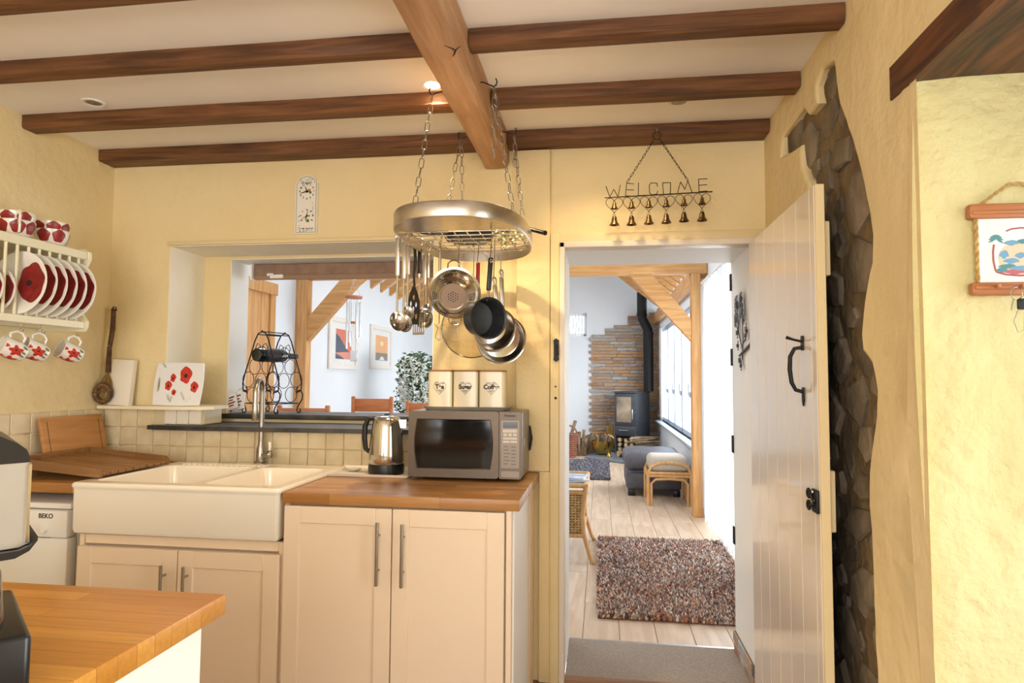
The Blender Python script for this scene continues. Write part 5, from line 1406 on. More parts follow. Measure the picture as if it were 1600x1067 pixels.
# stacked bowls and cups on top of the rack
def surf_patch(M_, rf, h_, a0, t0, da_, dt_, lobes, amp, n, m_, parent, nm, lift=.0009):
    out = []
    for f in (1, .8, .6, .4, .2):
        l_ = []
        for k in range(n):
            a = 2*PI*k/n; g = f*(1+amp*math.sin(lobes*a)); tt = min(.985, max(.03, t0+dt_*g*math.sin(a)))
            A_ = math.radians(a0)+da_*g*math.cos(a); rr_ = rf(tt)+lift; l_.append((rr_*math.cos(A_), rr_*math.sin(A_), tt*h_))
        out.append(l_)
    b_ = MB(M_); loft(b_, out, False, True); return b_.build(nm, m_, parent, smooth=60)
def bowl(cx, cy, z, R_, h_, label, cat, seed, handle=False):
    t = thing('soup_cup' if handle else 'bowl', label, cat, (cx, cy, z), 'poppy china on the plate rack')
    pf = [(0, 0), (R_*.62, 0), (R_*.66, .004), (R_*.86, h_*.35), (R_*.97, h_*.7), (R_, h_), (R_*.975, h_), (R_*.93, h_*.7), (R_*.8, h_*.35), (R_*.6, .006), (0, .006)]
    MB(T(cx, cy, z)).lathe(pf, 40).build('body', china, t, smooth=50)
    def rf(t_): return R_*(.66+.20*t_/.35 if t_ < .35 else (.86+.11*(t_-.35)/.35 if t_ < .7 else .97+.03*(t_-.7)/.3))
    for a0 in ((-75, -20, 50+seed*7) if seed % 2 else (-95, -40, 10)):
        surf_patch(T(cx, cy, z), rf, h_, a0, .58, .42, .4, 5, .07, 28, pop_d, t, 'printed_poppy')
    if handle:
        a = math.radians(-38); dx, dy = math.cos(a), math.sin(a)
        MB(T(cx, cy, z)).tube([(dx*R_*.95, dy*R_*.95, h_*.85), (dx*(R_+.02), dy*(R_+.02), h_*.95), (dx*(R_+.032), dy*(R_+.032), h_*.6), (dx*(R_+.022), dy*(R_+.022), h_*.2), (dx*R_*.85, dy*R_*.85, h_*.2)], .0045, 8).build('handle', china, t)
    return t
zs = zT+.0225; c1 = PX(82, 384, XF-.06); c2 = PX(20, 365, XF-.06); bx_ = XF-.062
bowl(bx_, c1.y-.005, zs, .066, .066, 'lower poppy bowl of the stack at the far end of the rack', 'bowl', 1)
bowl(bx_, c1.y-.005, zs+.036, .066, .064, 'upper poppy bowl of the stack at the far end of the rack', 'bowl', 4)
bowl(bx_, c1.y-.175, zs, .066, .066, 'lower poppy cup of the nearer stack, its handle showing', 'cup', 2, True)
bowl(bx_, c1.y-.175, zs+.036, .066, .064, 'upper poppy cup of the nearer stack on the rack', 'cup', 3, True)
# hanging mugs
red2 = mat('mug_red', 'B3221F', 'CC3B2C', rough=.3, scale=50)
def mug(px, py, label):
    xm = XF-.03; hk_ = PX(px, 517, xm); y = hk_.y
    zr_ = zB-.030
    t = thing('mug', label, 'mug', (xm, y, zr_-.14), 'poppy mugs hanging from the rack')
    MB().tube([(xm, y, zr_+.012), (xm, y, zr_-.004), (xm+.004, y-.008, zr_-.012), (xm+.002, y-.002, zr_-.024), (xm, y+.008, zr_-.02), (xm, y+.010, zr_-.012)], .0016, 6).build('cup_hook', steel, t)
    # axis from base to mouth points to the left-front and a little up
    ax = Vector((-.35, -.86, .36)).normalized(); upv = (Vector((0, 0, 1))-ax*ax.z).normalized()
    R_, h_ = .042, .092
    ctr = Vector((xm, y, zr_-.028))-upv*(R_+.030)
    M_ = frame(ctr-ax*h_*.5, upv, ax)
    MB(M_).lathe([(0, .004), (R_*.7, .001), (R_*.78, .004), (R_*.92, h_*.35), (R_, h_), (R_-.003, h_), (R_*.92-.003, h_*.35), (R_*.7, .009), (0, .009)], 36).build('body', china, t, smooth=50)
    MB(M_).tube([(R_*.9, 0, h_*.80), (R_+.016, 0, h_*.86), (R_+.032, 0, h_*.68), (R_+.032, 0, h_*.45), (R_+.018, 0, h_*.26), (R_*.85, 0, h_*.26)], .005, 8).build('handle', china, t)
    rs = random.Random(8)
    def rf(t_): return R_*(.78+.14*t_/.35 if t_ < .35 else .92+.08*(t_-.35)/.65)
    def patch(a0, t0, da_, dz_, n, m_, lobes, nm): surf_patch(M_, rf, h_, a0, t0, da_, dz_, lobes, .28, n, m_, t, nm, .0012 if m_ is pdk else .0007)
    for a0 in (-100, 100, 10, 190):
        patch(a0, .5, .48, .25, 30, red2, 5, 'printed_poppy')
        patch(a0+4, .52, .1, .06, 10, pdk, 3, 'printed_centre')
    for k in range(12): patch(rs.uniform(0, 360), rs.choice((.12, .86, .9)), .16, .08, 12, red2, 3, 'printed_petal')
    for k in range(6): patch(rs.uniform(0, 360), .2, .12, .1, 8, pgr, 2, 'printed_leaf')
mug(33, 540, 'poppy mug hanging nearest under the plate rack'); mug(67, 540, 'middle poppy mug hanging under the plate rack'); mug(121, 540, 'poppy mug hanging at the far end under the plate rack')

# ================================================================ HATCH: wine rack, bottle, books
A_ = Vector((.3, .954, 0)); W_ = Vector((.954, -.3, 0)); zs = 1.1705
c0 = PY(406, 640, 3.335); fc = Vector((c0.x, 3.335, zs))
wr_ = thing('wine_rack', 'black wrought iron scrollwork wine rack on the hatch ledge', 'wine rack', fc+A_*.085)
HR = PY(411, 518, 3.335).z-zs
def fpt(base_, s_, t_): return base_+W_*s_+Vector((0, 0, t_))
def spiral(base_, cs, ct, r0_, a0, turns, n=18, sgn=1):
    return [fpt(base_, cs+r0_*(1-.75*k/n)*math.cos(math.radians(a0)+sgn*2*PI*turns*k/n), ct+r0_*(1-.75*k/n)*math.sin(math.radians(a0)+sgn*2*PI*turns*k/n)) for k in range(n+1)]
for base_ in (fc, fc+A_*.17):
    fr_ = MB()
    for sg_ in (-1, 1):
        k_ = HR/.45
        fr_.tube([fpt(base_, sg_*s_, t_*k_) for s_, t_ in ((0, .45), (.028, .44), (.052, .40), (.085, .31), (.12, .22), (.136, .165), (.132, .125), (.112, .115), (.1, .13), (.108, .145))], .0036, 8)
        fr_.tube([fpt(base_, sg_*s_, t_*k_) for s_, t_ in ((.098, .105), (.105, .122), (.128, .126), (.146, .105), (.143, .075), (.115, .04), (.104, .015), (.112, .003), (.128, .003), (.134, .016), (.124, .022))], .0036, 8)
        fr_.tube([fpt(base_, sg_*s_, t_*k_) for s_, t_ in ((0, .335), (.012, .375), (.032, .385), (.045, .36), (.03, .33), (.018, .34))], .0022, 6)
    fr_.tube([fpt(base_, -.115, .053*HR/.45), fpt(base_, .115, .053*HR/.45)], .003, 6)
    fr_.build('end_frame', iron, wr_)
    rg = MB(); k_ = HR/.45
    for s_, t_ in ((-.058, .10), (.058, .10), (0, .178), (-.094, .185), (.094, .185), (-.048, .257), (.048, .257), (0, .325)):
        rg.tube([fpt(base_, s_+.043*math.cos(2*PI*k/20), t_*k_+.043*math.sin(2*PI*k/20)) for k in range(20)], .0020, 6, closed=True)
    rg.build('bottle_rings', iron, wr_)
for s_, t_ in ((0, .45), (-.115, .053), (.115, .053), (-.03, .435), (.03, .435)): MB().tube([fpt(fc, s_, t_*HR/.45), fpt(fc+A_*.17, s_, t_*HR/.45)], .003, 6).build('tie_bar', iron, wr_)
for base_ in (fc, fc+A_*.17): MB(T(base_.x, base_.y, zs+HR)).lathe([(0, -.006), (.006, -.002), (.006, .003), (0, .010)], 10).build('finial', iron, wr_)
bc = fpt(fc, 0, .325*HR/.45-.004)
bt = thing('wine_bottle', 'dark wine bottle lying in the iron wine rack', 'bottle', bc-A_*.03-Vector((0, 0, .037)))
Mbt = frame(bc-A_*.035, (0, 0, 1), A_)
MB(Mbt).lathe([(0, .012), (.028, .002), (.036, 0), (.038, .006), (.038, .18), (.034, .2), (.018, .225), (.0145, .24), (.0145, .285), (.016, .286), (.016, .298), (.012, .3), (0, .3)], 28).build('glass', mat('bottle_dark', '0C0F0B', rough=.06, coat=.5), bt, smooth=50)
MB(Mbt).lathe([(.0152, .245), (.0165, .246), (.0168, .299), (0, .301)], 20).build('capsule', black_p, bt)
MB(Mbt).lathe([(.0384, .06), (.0386, .06), (.0386, .15), (.0384, .15)], 28).build('wine_label', mat('bottle_label', '2A2024', rough=.6), bt)
for (px0, tilt, col, hh, lab) in ((361, -16, '2E9C98', .088, 'small teal and white booklet leaning at the left of the hatch'), (371, -14, 'B8343A', .105, 'red lettered booklet leaning against the wine rack'), (367, -3, 'D8C24A', .135, 'tall yellow striped leaflet at the back of the hatch')):
    yb = {361: 3.30, 371: 3.325, 367: 3.40}[px0]; q = PY(px0, 645, yb)
    bk = thing('booklet', lab, 'booklet', (q.x, yb, zs), 'booklets in the hatch')
    Mk = T(q.x, yb, zs) @ R(tilt*1.2, 'Y') @ R(-12, 'X'); zoff = abs(math.sin(math.radians(tilt*1.2)))*.05
    Mk = T(0, 0, zoff+.001) @ Mk
    MB(Mk).rbox(-.045, .045, -.006, .002, 0, hh, .001, 1).build('pages', mat('paper', 'F0EEE8', rough=.7), bk)
    MB(Mk).box(-.046, .046, -.0072, -.006, -.0, hh+.001).build('cover', mat('cover_white', 'ECEAE6', rough=.5), bk)
    MB(Mk).box(-.046, -.03, -.0078, -.0072, 0, hh+.001).build('cover_band', mat('cover_band_'+col, col, rough=.5), bk)
    for i in range(4): MB(Mk).box(-.025, .025+.01*((i*3) % 2), -.0077, -.0072, hh*(.2+.17*i), hh*(.2+.17*i)+.008).build('printed_line', mat('print_red', 'B02A30', rough=.6) if i % 2 == 0 else mat('print_grey', '3A3A42', rough=.6), bk)

# ================================================================ COFFEE MACHINE on the island
cmc = PY(47, 780, .80); cmc.z = .9405
e1 = Vector((.64, .77, 0)).normalized(); e2 = Vector((-.77, .64, 0)).normalized()
cm = thing('coffee_machine', 'black and silver coffee machine at the left edge of the island', 'coffee machine', cmc)
Mq = Matrix(((e1.x, e2.x, 0, cmc.x), (e1.y, e2.y, 0, cmc.y), (0, 0, 1, 0), (0, 0, 0, 1)))
def cpx(px, py):
    v = ray(px, py); k_ = (cmc-CAMPOS).dot(e2)/v.dot(e2); q_ = CAMPOS+v*k_-cmc; return (q_.dot(e1), q_.z+cmc.z)
def cwide(p): return (-.30, p[1])
blk = mat('machine_black', '15161A', rough=.3)
dpt = .24
hood = [cwide(cpx(0, 676)), cpx(-20, 677), cpx(2, 682), cpx(28, 693), cpx(42, 702), cpx(47, 714), cpx(47, 722), cwide(cpx(0, 733))]
MB(Mq).prism(hood, 0, dpt, 'y').build('hood', blk, cm, smooth=60)
hd_ = [cwide(cpx(0, 733)), cpx(46.5, 722), cpx(46.5, 848), cpx(30, 856), cwide(cpx(0, 868))]
MB(Mq).prism(hd_, .003, dpt, 'y').build('brew_head', mat('machine_silver', 'B4B6BA', 'BDBFC4', rough=.3, metal=.8, scale=3), cm, smooth=20)
a = cpx(42, 848); c = cpx(46.8, 724)
MB(Mq).rbox(a[0], c[0]+.0005, -.001, .015, a[1], c[1], .002, 2).build('corner_trim', steel, cm)
lipp = [cwide(cpx(0, 884)), cwide(cpx(0, 866)), cpx(28, 858), cpx(46, 850), cpx(58, 836), cpx(57, 842), cpx(44, 858), cpx(22, 870)]
MB(Mq).prism(lipp, -.012, dpt, 'y').build('lip', blk, cm, smooth=60)
jr = cpx(14, 940)
MB(Mq @ T(jr[0]-.06, .05, 0)).lathe([(0, .965), (.05, .965), (.058, .98), (.06, 1.03), (.054, cpx(0, 890)[1]-.012), (.045, cpx(0, 886)[1]-.006), (0, cpx(0, 886)[1]-.006)], 30).build('jug', mat('jug_glass', '16181C', rough=.08, coat=.5), cm, smooth=60)
bt_ = cpx(47, 985)
MB(Mq).rbox(-.30, bt_[0]+.001, -.015, dpt, .9408, bt_[1], .008, 3).build('base', blk, cm)
MB(Mq).rbox(-.30, -.02, .13, dpt, bt_[1]-.01, cpx(30, 856)[1]+.01, .006).build('column', blk, cm)

# ================================================================ KEY RACK PICTURE in the recess
yk = RY-.012
fx0, fx1 = PY(1512, 390, yk).x, PY(1664, 390, yk).x; ft, fbz = PY(1530, 320, yk).z, PY(1530, 462, yk).z
red_pine = mat('red_pine', 'A9683C', 'BD7C4E', rough=.4, scale=4, stretch=(1,12,12))
kr = thing('key_rack_picture', 'pine key rack with a palm island picture hung in the recess', 'picture', ((fx0+fx1)/2, RY, fbz))
z1 = PY(1530, 343, yk).z; z2 = PY(1530, 442, yk).z
MB().rbox(fx0, fx1, yk-.014, yk+.008, z1, ft, .006, 2).rbox(fx0+.004, fx1-.004, yk-.018, yk+.0, z1+.008, z1+.018, .004, 2).build('top_rail', red_pine, kr)
MB().rbox(fx0, fx1, yk-.014, yk+.008, fbz, z2, .006, 2).rbox(fx0+.004, fx1-.004, yk-.018, yk+.0, fbz+.012, fbz+.022, .004, 2).build('bottom_rail', red_pine, kr)
ix_ = PY(1528, 390, yk).x
MB().box(ix_, fx1-(ix_-fx0), yk-.004, yk+.008, z2-.002, z1+.002).build('panel', mat('picture_cream', 'E4E6E2', rough=.15, coat=.4), kr)
def rope(p0_, p1_, r_, nm='rope', sag=0):
    p0_ = Vector(p0_); p1_ = Vector(p1_); n = 40; d = p1_-p0_
    for ph in (0, PI):
        m_ = MB(); pts = []
        sd_ = d.normalized().orthogonal().normalized(); s2 = d.normalized().cross(sd_)
        for k in range(n+1): t_ = k/n; a = t_*d.length/(r_*9)*2*PI+ph; pts.append(p0_+d*t_+(sd_*math.cos(a)+s2*math.sin(a))*r_*.55)
        m_.tube(pts, r_*.62, 6); m_.build(nm, mat('jute', 'B08A48', 'C9A768', rough=.8, scale=60), kr)
xs_ = PY(1524, 390, yk).x
rope((xs_, yk-.006, z2), (xs_, yk-.006, z1), .0042); rope((fx0+fx1-xs_, yk-.006, z2), (fx0+fx1-xs_, yk-.006, z1), .0042)
apx = PY(1588, 284, yk); lft = PY(1527, 318, yk)
rope((lft.x, yk, ft-.004), (apx.x-.018, yk, apx.z-.006), .0035); rope((apx.x-.019, yk, apx.z-.006), (apx.x+.012, yk, apx.z-.003), .0035); rope((apx.x+.011, yk, apx.z-.003), (fx0+fx1-lft.x, yk, ft-.004), .0035)
for px in (1554, 1592, 1630):
    q = PY(px, 448, yk-.014); MB(T(q.x, yk-.012, q.z) @ R(90, 'X')).lathe([(0, .022), (.004, .021), (.0055, .016), (.0035, .008), (.0035, 0)], 12).build('peg', red_pine, kr)
# print: palm, islands, lettering arc
def pr2(zx, zy): v = PY(1400+zx/3.555, 250+zy/3.555, yk-.0045); return v.x, v.z
teal = mat('print_teal', '4F8C90', rough=.5); rose = mat('print_rose', 'B8646A', rough=.5); blu = mat('print_blue', '6FA0BE', rough=.5); sand = mat('print_sand', 'E2C8A8', rough=.5)
def flat(nm, pts, mm, lift=0): 
    MB().add([(a, yk-.0046-lift, c) for a, c in [pr2(*p) for p in pts]], [tuple(range(len(pts)))]).build(nm, mm, kr)
def stroke(nm, pts, r_, mm):
    MB().tube([(a, yk-.0044, c) for a, c in [pr2(*p) for p in pts]], r_, 5).build(nm, mm, kr)
stroke('printed_trunk', [(545, 470), (540, 510), (542, 560), (553, 610), (560, 622)], .0022, rose)
for k in range(9):
    a = math.radians(-20+27*k); L2 = 46; flat('printed_frond', [(555, 440), (555+L2*.5*math.cos(a)-8*math.sin(a), 440-L2*.5*math.sin(a)-8*math.cos(a)), (555+L2*math.cos(a), 440-L2*.8*math.sin(a)+10), (555+L2*.5*math.cos(a)+8*math.sin(a), 440-L2*.5*math.sin(a)+8*math.cos(a))], teal, .0002*k/9)
ov = [(690+120*math.cos(2*PI*k/26), 545+95*math.sin(2*PI*k/26)) for k in range(26)]
flat('printed_island', ov, sand)
for cx_, cy_, rx_, ry_, mm in ((640, 460, 40, 14, blu), (700, 452, 30, 12, teal), (600, 525, 26, 22, blu), (640, 560, 45, 14, blu), (620, 590, 50, 12, teal), (690, 600, 60, 12, blu), (660, 620, 60, 14, rose), (690, 530, 30, 16, blu), (590, 610, 30, 14, teal)):
    flat('printed_patch', [(cx_+rx_*(1+.2*math.sin(k*2.2))*math.cos(2*PI*k/14), cy_+ry_*(1+.2*math.cos(k*1.7))*math.sin(2*PI*k/14)) for k in range(14)], mm, .0003+.0001*(cy_ % 7)/7)
stroke('printed_arc', [(612, 395), (640, 383), (690, 377), (750, 378), (800, 390)], .0018, rose); stroke('printed_arc', [(560, 622), (610, 636), (690, 642), (770, 636)], .002, rose)
# keys
kq = PY(1590, 452, yk-.034)
ky_ = thing('key_bunch', 'bunch of keys with a black fob on the key rack peg', 'keys', (kq.x, yk-.03, PY(1590, 520, yk).z))
MB().tube([(kq.x+.012*math.cos(2*PI*k/16), yk-.03, kq.z-.008+.014*math.sin(2*PI*k/16)) for k in range(16)], .001, 5, closed=True).build('ring', steel, ky_)
MB().rbox(kq.x+.0, kq.x+.022, yk-.036, yk-.026, kq.z-.045, kq.z-.02, .004, 2).build('fob', black_p, ky_)
MB().tube([(kq.x-.006, yk-.03, kq.z-.02), (kq.x-.012, yk-.03, kq.z-.045), (kq.x-.008, yk-.03, kq.z-.03)], .0014, 5).build('key', steel, ky_)
MB().tube([(kq.x+.004, yk-.03, kq.z-.04), (kq.x-.008, yk-.03, kq.z-.07), (kq.x, yk-.03, kq.z-.095), (kq.x+.012, yk-.03, kq.z-.09), (kq.x+.014, yk-.03, kq.z-.05)], .0008, 5).build('cord', mat('cord_grey', '9A968C', rough=.7), ky_)

# ================================================================ LIVING ROOM: timber frame
FY = 6.75
tz0, tz1 = PY(980, 430, FY).z, PY(980, 406, FY).z
def timber(name, label, pts, y0, y1, m, cat='beam', axis='y', grp=None):
    return tag(MB().prism(pts, y0, y1, axis).build(name, m, smooth=0), label, cat, grp)
pxa, pxb = PY(1082, 650, FY-.06).x, PY(1095, 650, FY-.06).x
tag(MB().rbox(LX+.01, LR-.005, FY-.06, FY+.06, tz0, tz1, .006).build('tie_beam', oak_x), 'pale oak tie beam crossing the living room beyond the doorway', 'beam')
tag(MB().rbox(pxa, pxb+.01, FY-.065, FY+.06, 0, tz0-.001, .006).build('oak_post', oak_z), 'pale oak post at the right wall beside the rattan stool', 'post')
lpa, lpb = PY(456, 560, FY-.06).x, PY(478, 560, FY-.06).x
tag(MB().rbox(lpa, lpb, FY-.065, FY+.06, 0, tz0-.001, .006).build('oak_post', oak_z), 'pale oak post seen through the serving hatch', 'post')
def P2(px, py): v = PY(px, py, FY-.04); return (v.x, v.z)
br_ = [P2(1091, 533), P2(1091, 498), P2(1018, 428), P2(983, 430)]
br_[0] = (pxa-.001, br_[0][1]); br_[1] = (pxa-.001, br_[1][1]); br_[2] = (br_[2][0], tz0-.001); br_[3] = (br_[3][0], tz0-.001)
timber('oak_brace', 'diagonal oak brace between the right post and tie beam', br_, FY-.05, FY+.05, oak_x, 'brace')
br_ = [P2(470, 533), P2(474, 497), P2(532, 437), P2(565, 437)]
s_ = (br_[3][1]-br_[0][1])/(br_[3][0]-br_[0][0]); ex = (tz0-.001-br_[3][1])
br_ = [(lpb+.001, br_[0][1]), (lpb+.001, br_[1][1]), (br_[2][0]+ex, tz0-.001), (br_[3][0]+ex, tz0-.001)]
timber('oak_brace', 'diagonal oak brace beside the hatch post and wind chime', br_, FY-.05, FY+.05, oak_x, 'brace')
tag(MB().rbox(LR-.09, LR-.002, FY+.08, LY, tz0-.04, tz1-.02, .006).build('wall_plate', oak_y), 'oak wall plate above the living room window', 'beam')
# rafters on both slopes
def rafter(y, side):
    x0, z0, x1, z1 = (LX+.005, 2.83, rx-.02, rz-.03) if side < 0 else (LR-.005, 2.82, rx+.02, rz-.03)
    n_ = .13
    return MB().prism([(x0, z0-.02), (x1, z1-.02), (x1, z1-n_-.02), (x0, z0-n_-.02)], y-.035, y+.035, 'y').build('rafter', oak_x, None, smooth=0, origin=(x0, y, z0-.2))
ORD = ['first', 'second', 'third', 'fourth', 'fifth', 'sixth', 'seventh', 'eighth', 'ninth', 'tenth', 'eleventh', 'twelfth']
for side, ys, lab in ((-1, [7.3+.43*k for k in range(12)], 'pale oak rafter on the left roof slope above the pictures'), (1, [7.2+.43*k for k in range(12)], 'pale oak rafter on the right roof slope beyond the brace')):
    f_ = None
    for y in ys:
        if f_ is None: f_ = rafter(y, side); tag(f_, lab.replace('above the pictures', 'nearest the tie beam').replace('beyond the brace', 'nearest the tie beam'), 'rafter', 'rafters, '+('left' if side < 0 else 'right')+' slope'); y00 = y
        else: o = f_.copy(); COL.objects.link(o); o.location = f_.location+Vector((0, y-y00, 0)); o['label'] = 'pale oak rafter on the '+('left' if side < 0 else 'right')+' roof slope, '+ORD[ys.index(y)]+' beyond the tie beam'
# oak door on the left wall
a = PX(398, 640, LX); c = PX(425, 450, LX); b4 = PX(425, 447, LX)
y0_, y1_ = a.y-.55, c.y
d3 = struct(MB().rbox(LX, LX+.05, y0_-.0, y0_+.09, 0, b4.z, .004).rbox(LX, LX+.05, y1_-.10, y1_, 0, b4.z, .004).rbox(LX, LX+.06, y0_, y1_+.02, b4.z-.10, b4.z+.02, .004).build('door_3', oak_z))
k_ = 4
for i in range(k_):
    yy0 = y0_+.09+(y1_-.10-y0_-.09)*i/k_; yy1 = y0_+.09+(y1_-.10-y0_-.09)*(i+1)/k_
    MB().rbox(LX, LX+.03, yy0+.001, yy1-.001, .02, b4.z-.1, .004, 1, edges='z').build('plank', oak_z, d3, smooth=0)
# pictures on the left wall
fr_m = mat('picture_frame_white', 'E6DFD6', 'ECE6DE', rough=.5, scale=20); mount = mat('picture_mount', 'F0EEEA', rough=.6)
def picture(cpx, art, label):
    (xa, ta, ba), (xb, tb_, bb) = cpx
    A0, A1, B0, B1 = PX(xa, ta, LX), PX(xa, ba, LX), PX(xb, tb_, LX), PX(xb, bb, LX)
    y0, y1 = A0.y, B0.y; z1 = (A0.z+B0.z)/2; z0 = (A1.z+B1.z)/2
    t = thing('framed_picture', label, 'picture', (LX, (y0+y1)/2, z0), 'seascape prints on the living room wall')
    w_ = (z1-z0)*.09
    for q in ((y0, y0+w_*1.3, z0, z1), (y1-w_*1.3, y1, z0, z1), (y0+w_*1.3, y1-w_*1.3, z0, z0+w_), (y0+w_*1.3, y1-w_*1.3, z1-w_, z1)):
        MB().rbox(LX+.002, LX+.028, q[0], q[1], q[2], q[3], .004, 1).build('frame_rail', fr_m, t)
    MB().box(LX+.002, LX+.012, y0+w_, y1-w_, z0+w_, z1-w_).build('mount', mount, t)
    ya, yb, za, zb = y0+(y1-y0)*.23, y1-(y1-y0)*.21, z0+(z1-z0)*.2, z1-(z1-z0)*.22
    for nm, poly, mm, lift in art:
        MB().add([(LX+.0125+lift, ya+(yb-ya)*u, za+(zb-za)*v) for u, v in poly], [tuple(range(len(poly)))]).build(nm, mm, t)
    MB().box(LX+.0165, LX+.0172, y0+w_*1.2, y1-w_*1.2, z0+w_, z1-w_).build('glazing', glassmat('picture_glass', thin=.05), t)
cor = mat('print_coral', 'E07A5C', rough=.6); nav = mat('print_navy', '4A5568', rough=.6); pnk = mat('print_pink', 'E8917A', rough=.6); orr = mat('print_sun', 'F0B47A', rough=.6); gry = mat('print_sea', '8F867C', rough=.6)
sq = [(0,0),(1,0),(1,1),(0,1)]
picture(((513, 492, 577), (557.5, 503, 577)), [('printed_sky', sq, cor, 0), ('printed_hill', [(0,.12),(1,.2),(.75,.3),(.5,.5),(.25,.72),(0,.85)], nav, .0006), ('printed_sea', [(0,0),(1,0),(1,.26),(.5,.24),(0,.2)], pnk, .0009), ('printed_shore', [(0,0),(.55,0),(.3,.1),(0,.17)], nav, .0012)], 'framed coral sunset print behind the wind chime')
picture(((578, 506, 575), (611.5, 514, 578)), [('printed_sky', sq, orr, 0), ('printed_sea', [(0,0),(1,0),(1,.3),(0,.3)], gry, .0006), ('printed_sun', [(.5+.13*math.cos(2*PI*k/14), .68+.1*math.sin(2*PI*k/14)) for k in range(14)], mat('print_pale', 'FBE3B0', rough=.6), .0008), ('printed_glint', [(.3,.02),(.75,.02),(.6,.16),(.45,.16)], mount, .0009)], 'framed pale orange sunrise print, right of the coral one')
# wind chime
wc = PY(553, 465, 6.45); t = thing('wind_chime', 'wooden disc wind chime with silver tubes hanging in the hatch view', 'wind chime', (wc.x, 6.45, PY(553, 563, 6.45).z))
rw_ = 13*6.9/FPX
zd = PY(553, 464.5, 6.45).z
MB(T(wc.x, 6.45, zd)).lathe([(0, -.012), (rw_*.97, -.012), (rw_, -.006), (rw_, .006), (rw_*.97, .012), (0, .012)], 28).build('disc', mat('chime_wood', 'B8714A', rough=.5), t)
alum = mat('aluminium', 'E4E6E8', rough=.25, metal=.6)
for k in range(6):
    a = 2*PI*k/6+.3; zb = PY(553, (527, 533, 541, 545, 536, 529)[k], 6.45).z; x, y = wc.x+rw_*.75*math.cos(a), 6.45+rw_*.75*math.sin(a)
    MB().tube([(x, y, zd-.05), (x, y, zb)], .011, 10).build('tube', alum, t); MB().tube([(x, y, zd-.01), (x, y, zd-.05)], .002, 4).build('string', alum, t)
for k in range(3):
    a = 2*PI*k/3; MB().tube([(wc.x+rw_*.8*math.cos(a), 6.45+rw_*.8*math.sin(a), zd), (wc.x, 6.45, zd+.2)], .002, 4).build('string', alum, t)
MB().tube([(wc.x, 6.45, zd+.2), (wc.x, 6.64, tz0+.01), (wc.x, 6.685, tz0+.03)], .003, 4).build('string', alum, t)
zs_ = PY(553, 556, 6.45).z; MB().tube([(wc.x, 6.45, zd), (wc.x, 6.45, zs_)], .0015, 4).build('string', alum, t)
MB(T(wc.x+.01, 6.45, zs_) @ R(30, 'Z')).rbox(-.035, .035, -.008, .008, -.055, .055, .004, 1).build('sail', alum, t)
zc_ = PY(553, 504, 6.45).z; MB(T(wc.x, 6.45, zc_)).lathe([(0, -.01), (.035, -.01), (.035, .01), (0, .01)], 18).build('striker', mat('chime_wood2', 'B8714A', rough=.5), t)
# dining chairs
ch_w = mat('chair_wood', 'C06F3C', 'D08450', rough=.4, scale=3, stretch=(1,8,8), rnd=.05)
def chair(px0, px1, ptop, label, prot=0):
    w_ = .46; yc = w_*FPX/(px1-px0)
    for _ in range(3):
        d = PY((px0+px1)/2, ptop, yc); k = (d-CAMPOS).dot(CD); yc *= (w_*FPX/(px1-px0))/k
    p = PY((px0+px1)/2, ptop, yc); h_ = p.z
    t = thing('dining_chair', label, 'chair', (p.x, yc, 0), 'dining chairs beyond the hatch')
    M_ = T(p.x, yc, 0) @ R(prot, 'Z'); hw = w_/2
    for s_ in (-1, 1):
        MB(M_).rbox(s_*hw-(.04 if s_ > 0 else 0), s_*hw+(.04 if s_ < 0 else 0), -.02, .02, 0, h_+.005, .008, 2).build('back_leg', ch_w, t)
        MB(M_).rbox(s_*hw-(.04 if s_ > 0 else 0), s_*hw+(.04 if s_ < 0 else 0), .38, .42, 0, .44, .006, 2).build('front_leg', ch_w, t)
        MB(M_).rbox(s_*(hw-.02)-.01, s_*(hw-.02)+.01, .02, .38, .2, .23, .003, 1).build('stretcher', ch_w, t)
    MB(M_).rbox(-hw+.04, hw-.04, -.012, .012, h_-.16, h_-.02, .006, 2).build('top_rail', ch_w, t)
    for i in range(3): MB(M_).rbox(-hw+.04, hw-.04, -.01, .01, h_-.30-.14*i, h_-.22-.14*i, .004, 1).build('back_rail', ch_w, t)
    MB(M_).rbox(-hw, hw, -.02, .43, .44, .475, .008, 2).build('seat', ch_w, t)
chair(549, 615, 620, 'orange-brown dining chair in the middle of the hatch view', 4)
chair(433, 516, 634, 'orange-brown dining chair behind the wine rack', 6)
chair(633, 700, 627, 'orange-brown dining chair partly hidden by the tea canister', -5)
# cushion pile on the bench
q = PY(536, 646, 8.2)
# white flowering climber
pc = PY(652, 590, 9.0); pl = thing('flowering_plant', 'leafy plant with hanging white flower clusters beside the hatch edge', 'plant', (pc.x, 9.0, 0))
rs = random.Random(21); lm = mat('leaf_green', '35502C', '5E7A46', rough=.6, scale=6); fm_ = mat('wisteria_white', 'E6EAD8', 'F4F4EC', rough=.7, scale=12)
zt_, zb = PY(652, 550, 9).z, PY(652, 640, 9).z; wpl = 34*9/FPX
m = MB()
for k in range(1500):
    u = rs.uniform(-1, 1); v = rs.uniform(-.3, 1); wid = wpl*(1-.25*max(0, v)); c = Vector((pc.x+u*wid, 9+rs.uniform(-.25, .25), zb+(zt_-zb)*v-abs(u)*.08))
    M_ = T(*c) @ Euler((rs.uniform(-1, 1), rs.uniform(-1, 1), rs.uniform(0, 6))).to_matrix().to_4x4(); s_ = rs.uniform(.05, .085)
    m.add([(0, 0, 0), (s_*.28, s_*.45, .006), (0, s_, -.006), (-s_*.28, s_*.45, .006)], [(0,1,2,3)], M_)
m.build('foliage', lm, pl)['kind'] = 'stuff'
